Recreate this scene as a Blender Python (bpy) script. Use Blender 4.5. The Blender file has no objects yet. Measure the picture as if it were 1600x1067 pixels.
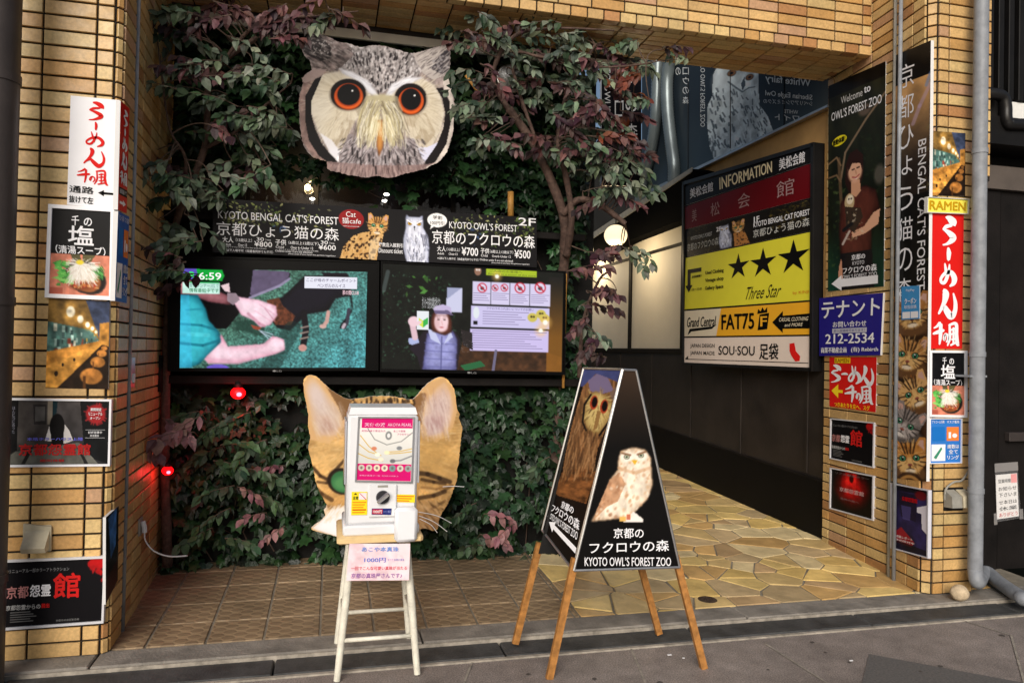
import bpy, bmesh, math, random
import numpy as np
from mathutils import Vector
from mathutils.geometry import delaunay_2d_cdt
random.seed(7); rng = np.random.default_rng(7)
S = bpy.context.scene; COL = S.collection
# ---------------------------------------------------------------- camera, world, light
FL, YAW, ROLL, PITCH, CAMH = 1150.0, math.radians(13.8), math.radians(1.1), math.radians(.7), 1.405      # focal length in pixels of a 1600 px wide picture
Fw = np.array([math.sin(YAW)*math.cos(PITCH), math.cos(YAW)*math.cos(PITCH), math.sin(PITCH)]); R0 = np.array([math.cos(YAW), -math.sin(YAW), 0.0]); U0 = np.cross(R0, Fw)
Rt = math.cos(ROLL)*R0+math.sin(ROLL)*U0; Up = math.cos(ROLL)*U0-math.sin(ROLL)*R0
CAM = np.array([0, 0, CAMH])
cd = bpy.data.cameras.new('camera'); cam = bpy.data.objects.new('camera', cd); COL.objects.link(cam); S.camera = cam
cd.sensor_width = 36; cd.lens = 36*FL/1600; cd.clip_start = .05; cd.clip_end = 500
from mathutils import Matrix
cam.matrix_world = Matrix(((Rt[0], Up[0], -Fw[0], 0), (Rt[1], Up[1], -Fw[1], 0), (Rt[2], Up[2], -Fw[2], CAMH), (0, 0, 0, 1)))
SUN_EL, SUN_AZ = math.radians(27), math.radians(203)     # soft light from the arcade in front of the shop
wd = bpy.data.worlds.new("World"); S.world = wd; wd.use_nodes = True
nt = wd.node_tree; bg = nt.nodes['Background']; sk = nt.nodes.new('ShaderNodeTexSky'); sk.sky_type = 'NISHITA'; sk.sun_disc = False
sk.sun_elevation = SUN_EL; sk.sun_rotation = SUN_AZ; sk.dust_density = 3.0; sk.ozone_density = .6
nt.links.new(sk.outputs[0], bg.inputs[0]); bg.inputs[1].default_value = .038
sl = bpy.data.lights.new('sun', 'SUN'); so = bpy.data.objects.new('sun', sl); COL.objects.link(so)
sl.energy = 1.5; sl.angle = math.radians(36); sl.color = (1.0, .95, .89)
sd = Vector((math.sin(SUN_AZ)*math.cos(SUN_EL), math.cos(SUN_AZ)*math.cos(SUN_EL), math.sin(SUN_EL)))
so.rotation_euler = sd.to_track_quat('Z', 'Y').to_euler(); so.location = (0, -3, 6)
S.view_settings.view_transform = 'Standard'; S.view_settings.look = 'None'; S.view_settings.gamma = 1.0
S.view_settings.exposure = 1.0
try: S.view_settings.use_curve_mapping = False
except Exception: pass
S.cycles.max_bounces = 6; S.cycles.use_denoising = True
# ---------------------------------------------------------------- picture geometry of the place
def ray(x, y): return Fw+Rt*((x-800)/FL)-Up*((y-533.5)/FL)
def gz(x, y, z=0.0):
    d = ray(x, y); return CAM+d*((z-CAMH)/d[2])
class Plane:            # vertical plane through two ground points
    def __init__(s, a, b, off=0.0):
        a = np.array([a[0], a[1]], float); b = np.array([b[0], b[1]], float); d = b-a; n = np.array([d[1], -d[0]]); n /= np.linalg.norm(n)
        if n@(CAM[:2]-a) < 0: n = -n
        s.n = np.array([n[0], n[1], 0.0]); s.p = np.array([a[0], a[1], 0])+s.n*off; s.ab = (a, b)
    def at(s, x, y):
        d = ray(x, y); return CAM+d*(((s.p-CAM)@s.n)/(d@s.n))
    def shift(s, off): return Plane(s.ab[0], s.ab[1], off+((s.p[:2]-s.ab[0])@s.n[:2]))
class Tilt:             # any plane through three points
    def __init__(s, a, b, c, off=0.0):
        a, b, c = map(np.array, (a, b, c)); n = np.cross(b-a, c-a); n = n/np.linalg.norm(n)
        if n@(CAM-a) < 0: n = -n
        s.n = n; s.p = a+n*off
    def at(s, x, y):
        d = ray(x, y); return CAM+d*(((s.p-CAM)@s.n)/(d@s.n))
def homog(W, H, q):
    A = []; B = []
    for (u, v), (x, y) in zip(((0, 0), (W, 0), (W, H), (0, H)), q):
        A += [[u, v, 1, 0, 0, 0, -u*x, -v*x], [0, 0, 0, u, v, 1, -u*y, -v*y]]; B += [x, y]
    h = np.linalg.solve(np.array(A, float), np.array(B, float)); return np.append(h, 1).reshape(3, 3)
# ---------------------------------------------------------------- colour
def lin(c):
    c = np.asarray(c, float); return np.where(c <= .04045, c/12.92, ((c+.055)/1.055)**2.4)
def hx(r, g, b): return (r/255, g/255, b/255)
WHITE, BLACK, RED = (.93, .93, .94), (.03, .03, .035), (.78, .07, .06)
# ---------------------------------------------------------------- materials
def nodes(name):
    m = bpy.data.materials.new(name); m.use_nodes = True; t = m.node_tree; return m, t, t.nodes['Principled BSDF']
def N(t, kind, **kw):
    n = t.nodes.new(kind)
    for k, v in kw.items():
        if k in n.inputs: n.inputs[k].default_value = v
        else: setattr(n, k, v)
    return n
def noise_var(t, src, lo, hi, scale, detail=4, coord='Object', rough=.6):
    tc = N(t, 'ShaderNodeTexCoord'); nz = N(t, 'ShaderNodeTexNoise', Scale=scale, Detail=detail, Roughness=rough); t.links.new(tc.outputs[coord], nz.inputs['Vector'])
    mr = N(t, 'ShaderNodeMapRange'); mr.inputs[1].default_value = .3; mr.inputs[2].default_value = .7; mr.inputs[3].default_value = lo; mr.inputs[4].default_value = hi
    t.links.new(nz.outputs[0], mr.inputs[0])
    mx = N(t, 'ShaderNodeMix', data_type='RGBA', blend_type='MULTIPLY'); mx.inputs[0].default_value = 1
    t.links.new(src, mx.inputs[6]); t.links.new(mr.outputs[0], mx.inputs[7]); return mx.outputs[2], nz
def mat(name, c, rough=.6, metal=0.0, var=(.8, 1.15), scale=6.0, bump=.0, bscale=60., detail=5, coat=0.0, linear=False, spec=.35):
    m, t, p = nodes(name); rgb = N(t, 'ShaderNodeRGB'); v = c if linear else lin(c); rgb.outputs[0].default_value = (*v, 1)
    o, nz = noise_var(t, rgb.outputs[0], var[0], var[1], scale, detail); t.links.new(o, p.inputs['Base Color'])
    p.inputs['Roughness'].default_value = rough; p.inputs['Metallic'].default_value = metal; p.inputs['Coat Weight'].default_value = coat; p.inputs['Specular IOR Level'].default_value = spec
    if bump: add_bump(t, p, bump, bscale)
    return m
def add_bump(t, p, bump, bscale):
    tc = N(t, 'ShaderNodeTexCoord'); b = N(t, 'ShaderNodeTexNoise', Scale=bscale, Detail=6); t.links.new(tc.outputs['Object'], b.inputs['Vector'])
    bp = N(t, 'ShaderNodeBump', Strength=bump, Distance=.01); t.links.new(b.outputs[0], bp.inputs['Height']); t.links.new(bp.outputs[0], p.inputs['Normal'])
def amat(name, rough=.4, var=(.92, 1.06), scale=12., bump=0., bscale=60., emit=0., coat=0., spec=.5, metal=0.):
    m, t, p = nodes(name); a = N(t, 'ShaderNodeVertexColor', layer_name='Col')
    if emit:
        p.inputs['Base Color'].default_value = (.01, .01, .01, 1); t.links.new(a.outputs[0], p.inputs['Emission Color']); p.inputs['Emission Strength'].default_value = emit
    else:
        o, _ = noise_var(t, a.outputs[0], var[0], var[1], scale); t.links.new(o, p.inputs['Base Color'])
    p.inputs['Roughness'].default_value = rough; p.inputs['Coat Weight'].default_value = coat; p.inputs['Specular IOR Level'].default_value = spec; p.inputs['Metallic'].default_value = metal
    if bump: add_bump(t, p, bump, bscale)
    return m
def tile_mat():
    m, t, p = nodes('glazed_tile'); L = t.links; a = N(t, 'ShaderNodeVertexColor', layer_name='Col'); o, _ = noise_var(t, a.outputs[0], .86, 1.08, 7., 5); o2, _ = noise_var(t, o, .80, 1.08, 1.3, 6); o3, nz = noise_var(t, o2, .74, 1.03, 70., 3); L.new(o3, p.inputs['Base Color'])
    tc = N(t, 'ShaderNodeTexCoord'); n2 = N(t, 'ShaderNodeTexNoise', Scale=16., Detail=4); L.new(tc.outputs['Object'], n2.inputs['Vector']); mr = N(t, 'ShaderNodeMapRange'); mr.inputs[3].default_value = .22; mr.inputs[4].default_value = .62; L.new(n2.outputs[0], mr.inputs[0]); L.new(mr.outputs[0], p.inputs['Roughness'])
    p.inputs['Specular IOR Level'].default_value = .4; bp = N(t, 'ShaderNodeBump', Strength=.22, Distance=.012); L.new(n2.outputs[0], bp.inputs['Height']); L.new(bp.outputs[0], p.inputs['Normal']); return m
M = {}
M['print'] = amat('printed_board', .45, (.95, 1.03), 5., .05, 9., spec=.10)
M['matte'] = amat('printed_matte', .6, (.94, 1.03), 5., .04, 12., spec=.08)
M['gloss'] = amat('printed_gloss', .28, (.96, 1.03), 4., .05, 5., spec=.09)
M['screen'] = amat('lit_screen', .3, emit=.52, spec=.04)
M['tile'] = tile_mat()
M['leaf'] = amat('fabric_leaf', .5, (.7, 1.25), 30., .15, 90., spec=.28)
M['ivyleaf'] = amat('ivy_leaf', .36, (.6, 1.3), 35., .25, 90., spec=.32)
M['stone'] = amat('flagstone', .38, (.66, 1.16), 6., .35, 22., spec=.4)
M['paint'] = amat('painted_part', .45, (.93, 1.05), 8., .04, 40.)
M['joint'] = mat('dark_joint', hx(34, 29, 25), .95, var=(.45, 1.7), scale=20, bump=.3)
M['black'] = mat('black_paint', hx(18, 17, 17), .55, var=(.7, 1.3), spec=.2)
M['blackmetal'] = mat('black_metal', hx(26, 25, 25), .35, var=(.8, 1.2))
M['bezel'] = mat('black_plastic', hx(7, 7, 8), .35, var=(.9, 1.1), spec=.1)
M['grey'] = mat('grey_pipe', hx(136, 140, 146), .5, var=(.72, 1.12), scale=14, bump=.15)
M['darkpole'] = mat('brown_painted_pole', hx(58, 52, 50), .45, var=(.8, 1.15), scale=5, bump=.1)
M['alu'] = mat('aluminium', hx(190, 190, 190), .35, .9, var=(.8, 1.1))
M['whitemetal'] = mat('white_strip', hx(226, 226, 222), .45, var=(.85, 1.05))
M['white'] = mat('white_enamel', hx(220, 221, 224), .3, var=(.95, 1.03))
M['cream'] = mat('cream_painted_wood', hx(226, 222, 206), .42, var=(.74, 1.05), scale=26, bump=.25, bscale=50)
M['wood'] = mat('honey_wood', hx(168, 116, 60), .5, var=(.55, 1.25), scale=30, bump=.15, bscale=40)
M['seat'] = mat('pale_wood', hx(222, 192, 140), .45, var=(.85, 1.1), scale=10)
M['batten'] = mat('bamboo_batten', hx(190, 140, 70), .55, var=(.7, 1.2), scale=20)
M['bark'] = mat('brown_bark', hx(84, 66, 58), .85, var=(.5, 1.35), scale=35, bump=.7, bscale=45)
M['twig'] = mat('brown_twig', hx(88, 72, 62), .8, var=(.7, 1.2), scale=30)
M['darkwall'] = mat('dark_backing', hx(11, 11, 9), .8, var=(.5, 1.5), scale=4, bump=.2)
M['ceiling'] = mat('dark_ceiling', hx(62, 56, 50), .8, var=(.7, 1.2), scale=3)
M['brownwall'] = mat('brown_wainscot', hx(46, 40, 36), .45, var=(.65, 1.25), scale=3.5, bump=.1)
M['skirting'] = mat('black_skirting', hx(9, 8, 8), .6, spec=.15)
M['darkwood'] = mat('dark_wood', hx(22, 19, 18), .7, var=(.6, 1.4), scale=5, bump=.15, spec=.15)
M['plaster'] = mat('tan_plaster', hx(204, 160, 100), .75, var=(.8, 1.1), scale=3, bump=.15)
M['shoji'] = mat('cream_shoji', hx(206, 200, 186), .7, var=(.93, 1.04), scale=2)
M['plastic'] = mat('cream_plastic', hx(196, 186, 160), .5, var=(.75, 1.1), scale=14)
M['greyplastic'] = mat('grey_plastic', hx(150, 148, 140), .55, var=(.75, 1.1), scale=18)
def emit(name, c, s):
    m, t, p = nodes(name); p.inputs['Base Color'].default_value = (*lin(c), 1); p.inputs['Emission Color'].default_value = (*lin(c), 1); p.inputs['Emission Strength'].default_value = s; return m
def glass(name, c=(1, 1, 1), rough=.02, alpha=.12):
    m, t, p = nodes(name); p.inputs['Base Color'].default_value = (*c, 1); p.inputs['Roughness'].default_value = rough; p.inputs['Alpha'].default_value = alpha
    return m
# ---------------------------------------------------------------- mesh building
ORG = {}                 # world position of each top-level object, for its children
def tagit(o, label=None, cat=None, group=None, kind=None):
    for k, v in (('label', label), ('category', cat), ('group', group), ('kind', kind)):
        if v: o[k] = v
    return o
def thing(name, label, cat, loc, group=None):
    o = bpy.data.objects.new(name, None); COL.objects.link(o); o.empty_display_size = .05; o.location = tuple(float(v) for v in loc)
    ORG[o.name] = np.array(loc, float); return tagit(o, label, cat, group)
def root_org(o):
    while o.parent: o = o.parent
    return ORG[o.name]
class MB:
    def __init__(s): s.v = []; s.f = []; s.c = []; s.n = 0; s.cur = (1, 1, 1)
    def add(s, v, f, col=None):
        v = np.asarray(v, float).reshape(-1, 3); c = np.asarray(lin(col if col is not None else s.cur)); c = np.broadcast_to(c, v.shape)
        s.v.append(v); s.c.append(c); s.f += [tuple(int(i)+s.n for i in q) for q in f]; s.n += len(v)
    def box(s, lo, hi, col=None, bev=0.0, rot=None):
        lo = np.array(lo, float); hi = np.array(hi, float); c = (lo+hi)/2; h = abs(hi-lo)/2
        if bev > 0:
            b = np.minimum(bev, h*.45); P = []; idx = {}
            for sx in (-1, 1):
                for sy in (-1, 1):
                    for sz in (-1, 1):
                        sg = np.array([sx, sy, sz])
                        for a in range(3):
                            w = h-b; w[a] = h[a]; idx[(sx, sy, sz, a)] = len(P); P.append(sg*w)
            F = []
            for a in range(3):
                o1, o2 = [(1, 2), (2, 0), (0, 1)][a]
                for sa in (-1, 1):
                    q = []
                    for p, r in ((-1, -1), (1, -1), (1, 1), (-1, 1)):
                        k = [0, 0, 0]; k[a] = sa; k[o1] = p; k[o2] = r; q.append(idx[(*k, a)])
                    F.append(q if sa > 0 else q[::-1])
                    for sb in (-1, 1):          # edges between axis a and o1
                        k = [0, 0, 0]; k[a] = sa; k[o1] = sb; e = []
                        k[o2] = -1; e += [idx[(*k, a)], idx[(*k, o1)]]; k[o2] = 1; e += [idx[(*k, o1)], idx[(*k, a)]]
                        F.append(e if sa*sb < 0 else e[::-1])
            for sx in (-1, 1):
                for sy in (-1, 1):
                    for sz in (-1, 1):
                        e = [idx[(sx, sy, sz, a)] for a in range(3)]; F.append(e if sx*sy*sz > 0 else e[::-1])
            P = np.array(P)
        else:
            P = np.array([(x, y, z) for x in (-1, 1) for y in (-1, 1) for z in (-1, 1)], float)*h
            F = [(0, 1, 3, 2), (4, 6, 7, 5), (0, 4, 5, 1), (2, 3, 7, 6), (0, 2, 6, 4), (1, 5, 7, 3)]
        if rot is not None: P = P@np.array(rot).T
        s.add(P+c, F, col)
    def tube(s, pts, r, n=10, col=None, cap=True):
        pts = np.asarray(pts, float); k = len(pts); r = np.broadcast_to(np.asarray(r, float), (k,))
        tg = np.gradient(pts, axis=0); tg /= np.linalg.norm(tg, axis=1)[:, None]+1e-9
        a = np.array([0, 0, 1.0]) if abs(tg[0][2]) < .9 else np.array([1.0, 0, 0]); u = np.cross(tg[0], a); u /= np.linalg.norm(u); V = []
        for i in range(k):
            u = u-tg[i]*(u@tg[i]); u /= np.linalg.norm(u)+1e-9; w = np.cross(tg[i], u)
            for j in range(n):
                t = 2*math.pi*j/n; V.append(pts[i]+r[i]*(math.cos(t)*u+math.sin(t)*w))
        F = [(i*n+j, i*n+(j+1) % n, (i+1)*n+(j+1) % n, (i+1)*n+j) for i in range(k-1) for j in range(n)]
        if cap: F += [tuple(range(n))[::-1], tuple(range((k-1)*n, k*n))]
        s.add(V, F, col)
    def lathe(s, prof, c, n=24, col=None, axis=(0, 0, 1)):
        ax = np.array(axis, float); ax /= np.linalg.norm(ax); a = np.array([1.0, 0, 0]) if abs(ax[0]) < .9 else np.array([0, 1.0, 0])
        u = np.cross(ax, a); u /= np.linalg.norm(u); w = np.cross(ax, u); V = []
        for rr, h in prof:
            for j in range(n):
                t = 2*math.pi*j/n; V.append(np.array(c)+ax*h+rr*(math.cos(t)*u+math.sin(t)*w))
        k = len(prof); F = [(i*n+j, i*n+(j+1) % n, (i+1)*n+(j+1) % n, (i+1)*n+j) for i in range(k-1) for j in range(n)]
        F += [tuple(range(n))[::-1], tuple(range((k-1)*n, k*n))]; s.add(V, F, col)
    def prism(s, poly, d, col=None):
        poly = np.asarray(poly, float); n = len(poly); V = np.vstack([poly, poly+np.asarray(d, float)])
        s.add(V, [tuple(range(n)), tuple(range(n, 2*n))[::-1]]+[(i, i+n, (i+1) % n+n, (i+1) % n) for i in range(n)], col)
    def build(s, name, m, parent=None, smooth=False, fix=True, kind=None, base=None):
        V = np.vstack(s.v); C = np.vstack(s.c); me = bpy.data.meshes.new(name)
        if parent is None:
            lo, hi = V.min(0), V.max(0); org = np.array([(lo[0]+hi[0])/2, (lo[1]+hi[1])/2, lo[2]]) if base is None else np.array(base, float)
        else: org = root_org(parent)
        me.from_pydata((V-org).tolist(), [], s.f)
        if fix:
            b = bmesh.new(); b.from_mesh(me); bmesh.ops.recalc_face_normals(b, faces=b.faces); b.to_mesh(me); b.free()
        at = me.attributes.new('Col', 'FLOAT_COLOR', 'POINT'); at.data.foreach_set('color', np.hstack([C, np.ones((len(C), 1))]).astype(np.float32).ravel())
        me.materials.append(m)
        if smooth: me.polygons.foreach_set('use_smooth', [True]*len(me.polygons))
        o = bpy.data.objects.new(name, me); COL.objects.link(o)
        if parent is None: o.location = tuple(org); ORG[o.name] = org
        else: o.parent = parent
        if kind: o['kind'] = kind
        return o
def smooth_by_angle(o, ang=40):
    me = o.data; me.polygons.foreach_set('use_smooth', [True]*len(me.polygons))
    try: me.set_sharp_from_angle(angle=math.radians(ang))
    except Exception: pass
    return o
def join_print(o, mb, m):          # printing belongs to the surface it is printed on: one mesh, a second material slot
    me = o.data; n = len(me.vertices); v = np.empty(n*3); me.vertices.foreach_get('co', v); c = np.empty(n*4, np.float32); me.attributes['Col'].data.foreach_get('color', c)
    F = [tuple(p.vertices) for p in me.polygons]; k0 = len(F); mi = [p.material_index for p in me.polygons]; V = np.vstack(mb.v)-root_org(o); C = np.hstack([np.vstack(mb.c), np.ones((mb.n, 1))])
    F += [tuple(i+n for i in f) for f in mb.f]; new = bpy.data.meshes.new(me.name); new.from_pydata(np.vstack([v.reshape(-1, 3), V]).tolist(), [], F); at = new.attributes.new('Col', 'FLOAT_COLOR', 'POINT')
    at.data.foreach_set('color', np.concatenate([c, C.astype(np.float32).ravel()])); slots = [x for x in me.materials]
    if m not in slots: slots.append(m)
    for x in slots: new.materials.append(x)
    new.polygons.foreach_set('material_index', mi+[slots.index(m)]*(len(F)-k0)); nm = me.name; o.data = new; bpy.data.meshes.remove(me); new.name = nm
# ---------------------------------------------------------------- lettering (Blender's own built-in font)
_tc = bpy.data.curves.new('text_source', 'FONT'); _to = bpy.data.objects.new('text_source', _tc); COL.objects.link(_to); _tcache = {}
def glyphs(s, bold=0.0):
    k = (s, bold)
    if k not in _tcache:
        _tc.body = s; _tc.offset = bold; _tc.resolution_u = 3
        dg = bpy.context.evaluated_depsgraph_get(); dg.update(); ev = _to.evaluated_get(dg); me = ev.to_mesh()
        v = np.array([p.co[:2] for p in me.vertices], float).reshape(-1, 2); f = [tuple(p.vertices) for p in me.polygons]; ev.to_mesh_clear()
        _tcache[k] = (v, f)
    return _tcache[k]
# ---------------------------------------------------------------- painted pictures (colour per mesh point)
def vnoise(x, y, seed=0):
    xi = np.floor(x).astype(np.int64); yi = np.floor(y).astype(np.int64); fx = x-xi; fy = y-yi; fx = fx*fx*(3-2*fx); fy = fy*fy*(3-2*fy)
    def h(a, b):
        n = (a*374761393+b*668265263+seed*1442695041) & 0xffffffff; n = ((n ^ (n >> 13))*1274126177) & 0xffffffff; return ((n ^ (n >> 16)) & 0xffff)/65535.
    return (h(xi, yi)*(1-fx)+h(xi+1, yi)*fx)*(1-fy)+(h(xi, yi+1)*(1-fx)+h(xi+1, yi+1)*fx)*fy
def fbm(x, y, seed=0, o=4): return sum(vnoise(x*2**i, y*2**i, seed+i)*.5**(i+1) for i in range(o))/(1-.5**o)
class Cv:
    def __init__(s, W, H, bg=(0, 0, 0), n=150, x0=0, y0=0):
        s.W, s.H, s.x0, s.y0 = W, H, x0, y0; s.k = n/max(W, H); s.nx = max(2, int(round(W*s.k))+1); s.ny = max(2, int(round(H*s.k))+1)
        s.X, s.Y = np.meshgrid(x0+np.linspace(0, W, s.nx), y0+np.linspace(0, H, s.ny)); s.a = np.empty((s.ny, s.nx, 3)); s.a[:] = bg; s.clip = None
    def win(s, xa, ya, xb, yb):
        fx, fy = (s.nx-1)/s.W, (s.ny-1)/s.H
        return (slice(max(0, int((ya-s.y0)*fy)-1), max(0, min(s.ny, int((yb-s.y0)*fy)+3))), slice(max(0, int((xa-s.x0)*fx)-1), max(0, min(s.nx, int((xb-s.x0)*fx)+3))))
    def put(s, w, m, col):
        if s.clip is not None: m = m*s.clip[w]
        s.a[w] = s.a[w]*(1-m[..., None])+np.asarray(col)*m[..., None]
    def mask(s, pts, w=None):
        w = w or (slice(None), slice(None)); X, Y = s.X[w], s.Y[w]; m = np.zeros(X.shape, bool); n = len(pts)
        for i in range(n):
            (x1, y1), (x2, y2) = pts[i], pts[(i+1) % n]
            if y1 == y2: continue
            m ^= ((y1 > Y) != (y2 > Y)) & (X < (x2-x1)*(Y-y1)/(y2-y1)+x1)
        return m.astype(float)
    def poly(s, pts, col, a=1.0):
        xs, ys = [p[0] for p in pts], [p[1] for p in pts]; w = s.win(min(xs), min(ys), max(xs), max(ys)); s.put(w, s.mask(pts, w)*a, col); return s
    def rect(s, x0, y0, x1, y1, col, a=1.0): return s.poly([(x0, y0), (x1, y0), (x1, y1), (x0, y1)], col, a)
    def ell(s, cx, cy, rx, ry, col, a=1.0, soft=.12, rot=0):
        e = max(rx, ry)*(1+soft)*1.05+2/s.k; w = s.win(cx-e, cy-e, cx+e, cy+e); dx, dy = s.X[w]-cx, s.Y[w]-cy; c, q = math.cos(math.radians(rot)), math.sin(math.radians(rot))
        d = np.sqrt(((dx*c+dy*q)/rx)**2+((dy*c-dx*q)/ry)**2); s.put(w, np.clip((1-d)/max(soft, .6/s.k/min(rx, ry))+.5, 0, 1)*a, col); return s
    def line(s, pts, wd, col, a=1.0):
        for (x1, y1), (x2, y2) in zip(pts[:-1], pts[1:]):
            w = s.win(min(x1, x2)-wd, min(y1, y2)-wd, max(x1, x2)+wd, max(y1, y2)+wd); X, Y = s.X[w], s.Y[w]; L = (x2-x1)**2+(y2-y1)**2+1e-9
            t = np.clip(((X-x1)*(x2-x1)+(Y-y1)*(y2-y1))/L, 0, 1); d = np.hypot(X-x1-t*(x2-x1), Y-y1-t*(y2-y1)); s.put(w, np.clip((wd/2-d)*s.k+.7, 0, 1)*a, col)
        return s
    def grad(s, c0, c1, x0, y0, x1, y1, a=1.0, m=None):
        L = (x1-x0)**2+(y1-y0)**2; t = np.clip(((s.X-x0)*(x1-x0)+(s.Y-y0)*(y1-y0))/L, 0, 1)[..., None]; c = np.asarray(c0)*(1-t)+np.asarray(c1)*t
        mm = (np.ones_like(s.X) if m is None else m)*a
        if s.clip is not None: mm = mm*s.clip
        s.a = s.a*(1-mm[..., None])+c*mm[..., None]; return s
    def noise(s, amp, sc, seed=0, st=(1, 1), m=None, col=None, thr=None):
        n = fbm(s.X/sc/st[0], s.Y/sc/st[1], seed); mm = np.ones_like(n) if m is None else m
        if s.clip is not None: mm = mm*s.clip
        if col is None: s.a *= 1+(amp*(n-.5)*2*mm)[..., None]
        else:
            k = (np.clip((n-thr)*9, 0, 1)*amp*mm)[..., None]; s.a = s.a*(1-k)+np.asarray(col)*k
        return s
    def blur(s, r=1, n=2, amt=1.0):
        b = s.a.copy()
        for _ in range(n):
            for ax in (0, 1):
                c = np.cumsum(np.concatenate([np.repeat(np.take(b, [0], ax), r+1, ax), b, np.repeat(np.take(b, [-1], ax), r, ax)], ax), ax); m = b.shape[ax]
                b = (np.take(c, range(2*r+1, 2*r+1+m), ax)-np.take(c, range(0, m), ax))/(2*r+1)
        s.a = s.a*(1-amt)+b*amt; return s
    def solid(s, pts, col, edge, r=6, a=1.0, soft=1):
        """a rounded printed body: colour falls off to `edge` towards its outline"""
        m = s.mask(pts); t = Cv.__new__(Cv); t.a = np.repeat(m[..., None], 3, 2); t.blur(r, 2); k = np.clip(t.a[..., 0]*2-1, 0, 1)**.7; t.a = np.repeat(m[..., None], 3, 2); t.blur(soft, 1); mm = t.a[..., 0]*a
        if s.clip is not None: mm = mm*s.clip
        c = np.asarray(edge)*(1-k[..., None])+np.asarray(col)*k[..., None]; s.a = s.a*(1-mm[..., None])+c*mm[..., None]; return s
    def fur(s, n, box, dirf, ln, wd, cols, a=.6, m=None, seed=1):
        r = random.Random(seed); x0, y0, x1, y1 = box
        for _ in range(n):
            x, y = r.uniform(x0, x1), r.uniform(y0, y1); dx, dy = dirf(x, y); L = math.hypot(dx, dy)+1e-6; l = ln*r.uniform(.6, 1.3)
            if m is not None and not m(x, y): continue
            bend = r.uniform(-.25, .25)*l; ux, uy = dx/L, dy/L
            s.line([(x, y), (x+ux*l*.5-uy*bend*.3, y+uy*l*.5+ux*bend*.3), (x+ux*l-uy*bend, y+uy*l+ux*bend)], wd, r.choice(cols), a)
        return s
BRUSH = {'ra': [[(655, 275, 10), (690, 280, 26), (728, 298, 32), (744, 312, 10)], [(712, 312, 12), (660, 318, 16), (628, 332, 10)], [(632, 333, 8), (680, 345, 20), (725, 365, 28), (718, 380, 24), (670, 398, 12), (625, 404, 6)]],
 'bar': [[(680, 418, 10), (687, 440, 19), (684, 472, 13)]],
 'me': [[(648, 490, 6), (660, 522, 13), (676, 562, 9)], [(694, 494, 6), (686, 530, 13), (652, 574, 15), (618, 578, 13), (610, 560, 12), (650, 536, 15), (708, 530, 19), (745, 555, 24), (738, 580, 19), (702, 594, 8)]],
 'n': [[(646, 612, 16), (662, 632, 28), (646, 670, 19), (604, 712, 11), (592, 722, 8)], [(600, 712, 10), (645, 690, 17), (678, 712, 27), (718, 734, 28), (754, 712, 19), (760, 672, 16), (738, 628, 7)]],
 'sen': [[(606, 764, 14), (576, 780, 10), (546, 788, 5)], [(540, 814, 8), (588, 806, 16), (644, 798, 12)], [(614, 770, 15), (613, 820, 15), (604, 862, 7)]],
 'no': [[(662, 818, 8), (654, 842, 8), (644, 834, 7), (660, 816, 9), (684, 820, 10), (688, 838, 9), (674, 852, 6)]],
 'kaze': [[(704, 774, 9), (708, 830, 12), (686, 868, 6)], [(698, 774, 9), (768, 768, 14), (774, 820, 16), (786, 860, 15), (802, 866, 6)], [(722, 796, 8), (760, 790, 9)], [(742, 786, 8), (744, 858, 9)], [(722, 816, 7), (764, 812, 8), (762, 836, 8), (724, 840, 7)], [(716, 866, 8), (776, 852, 9)]]}
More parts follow.
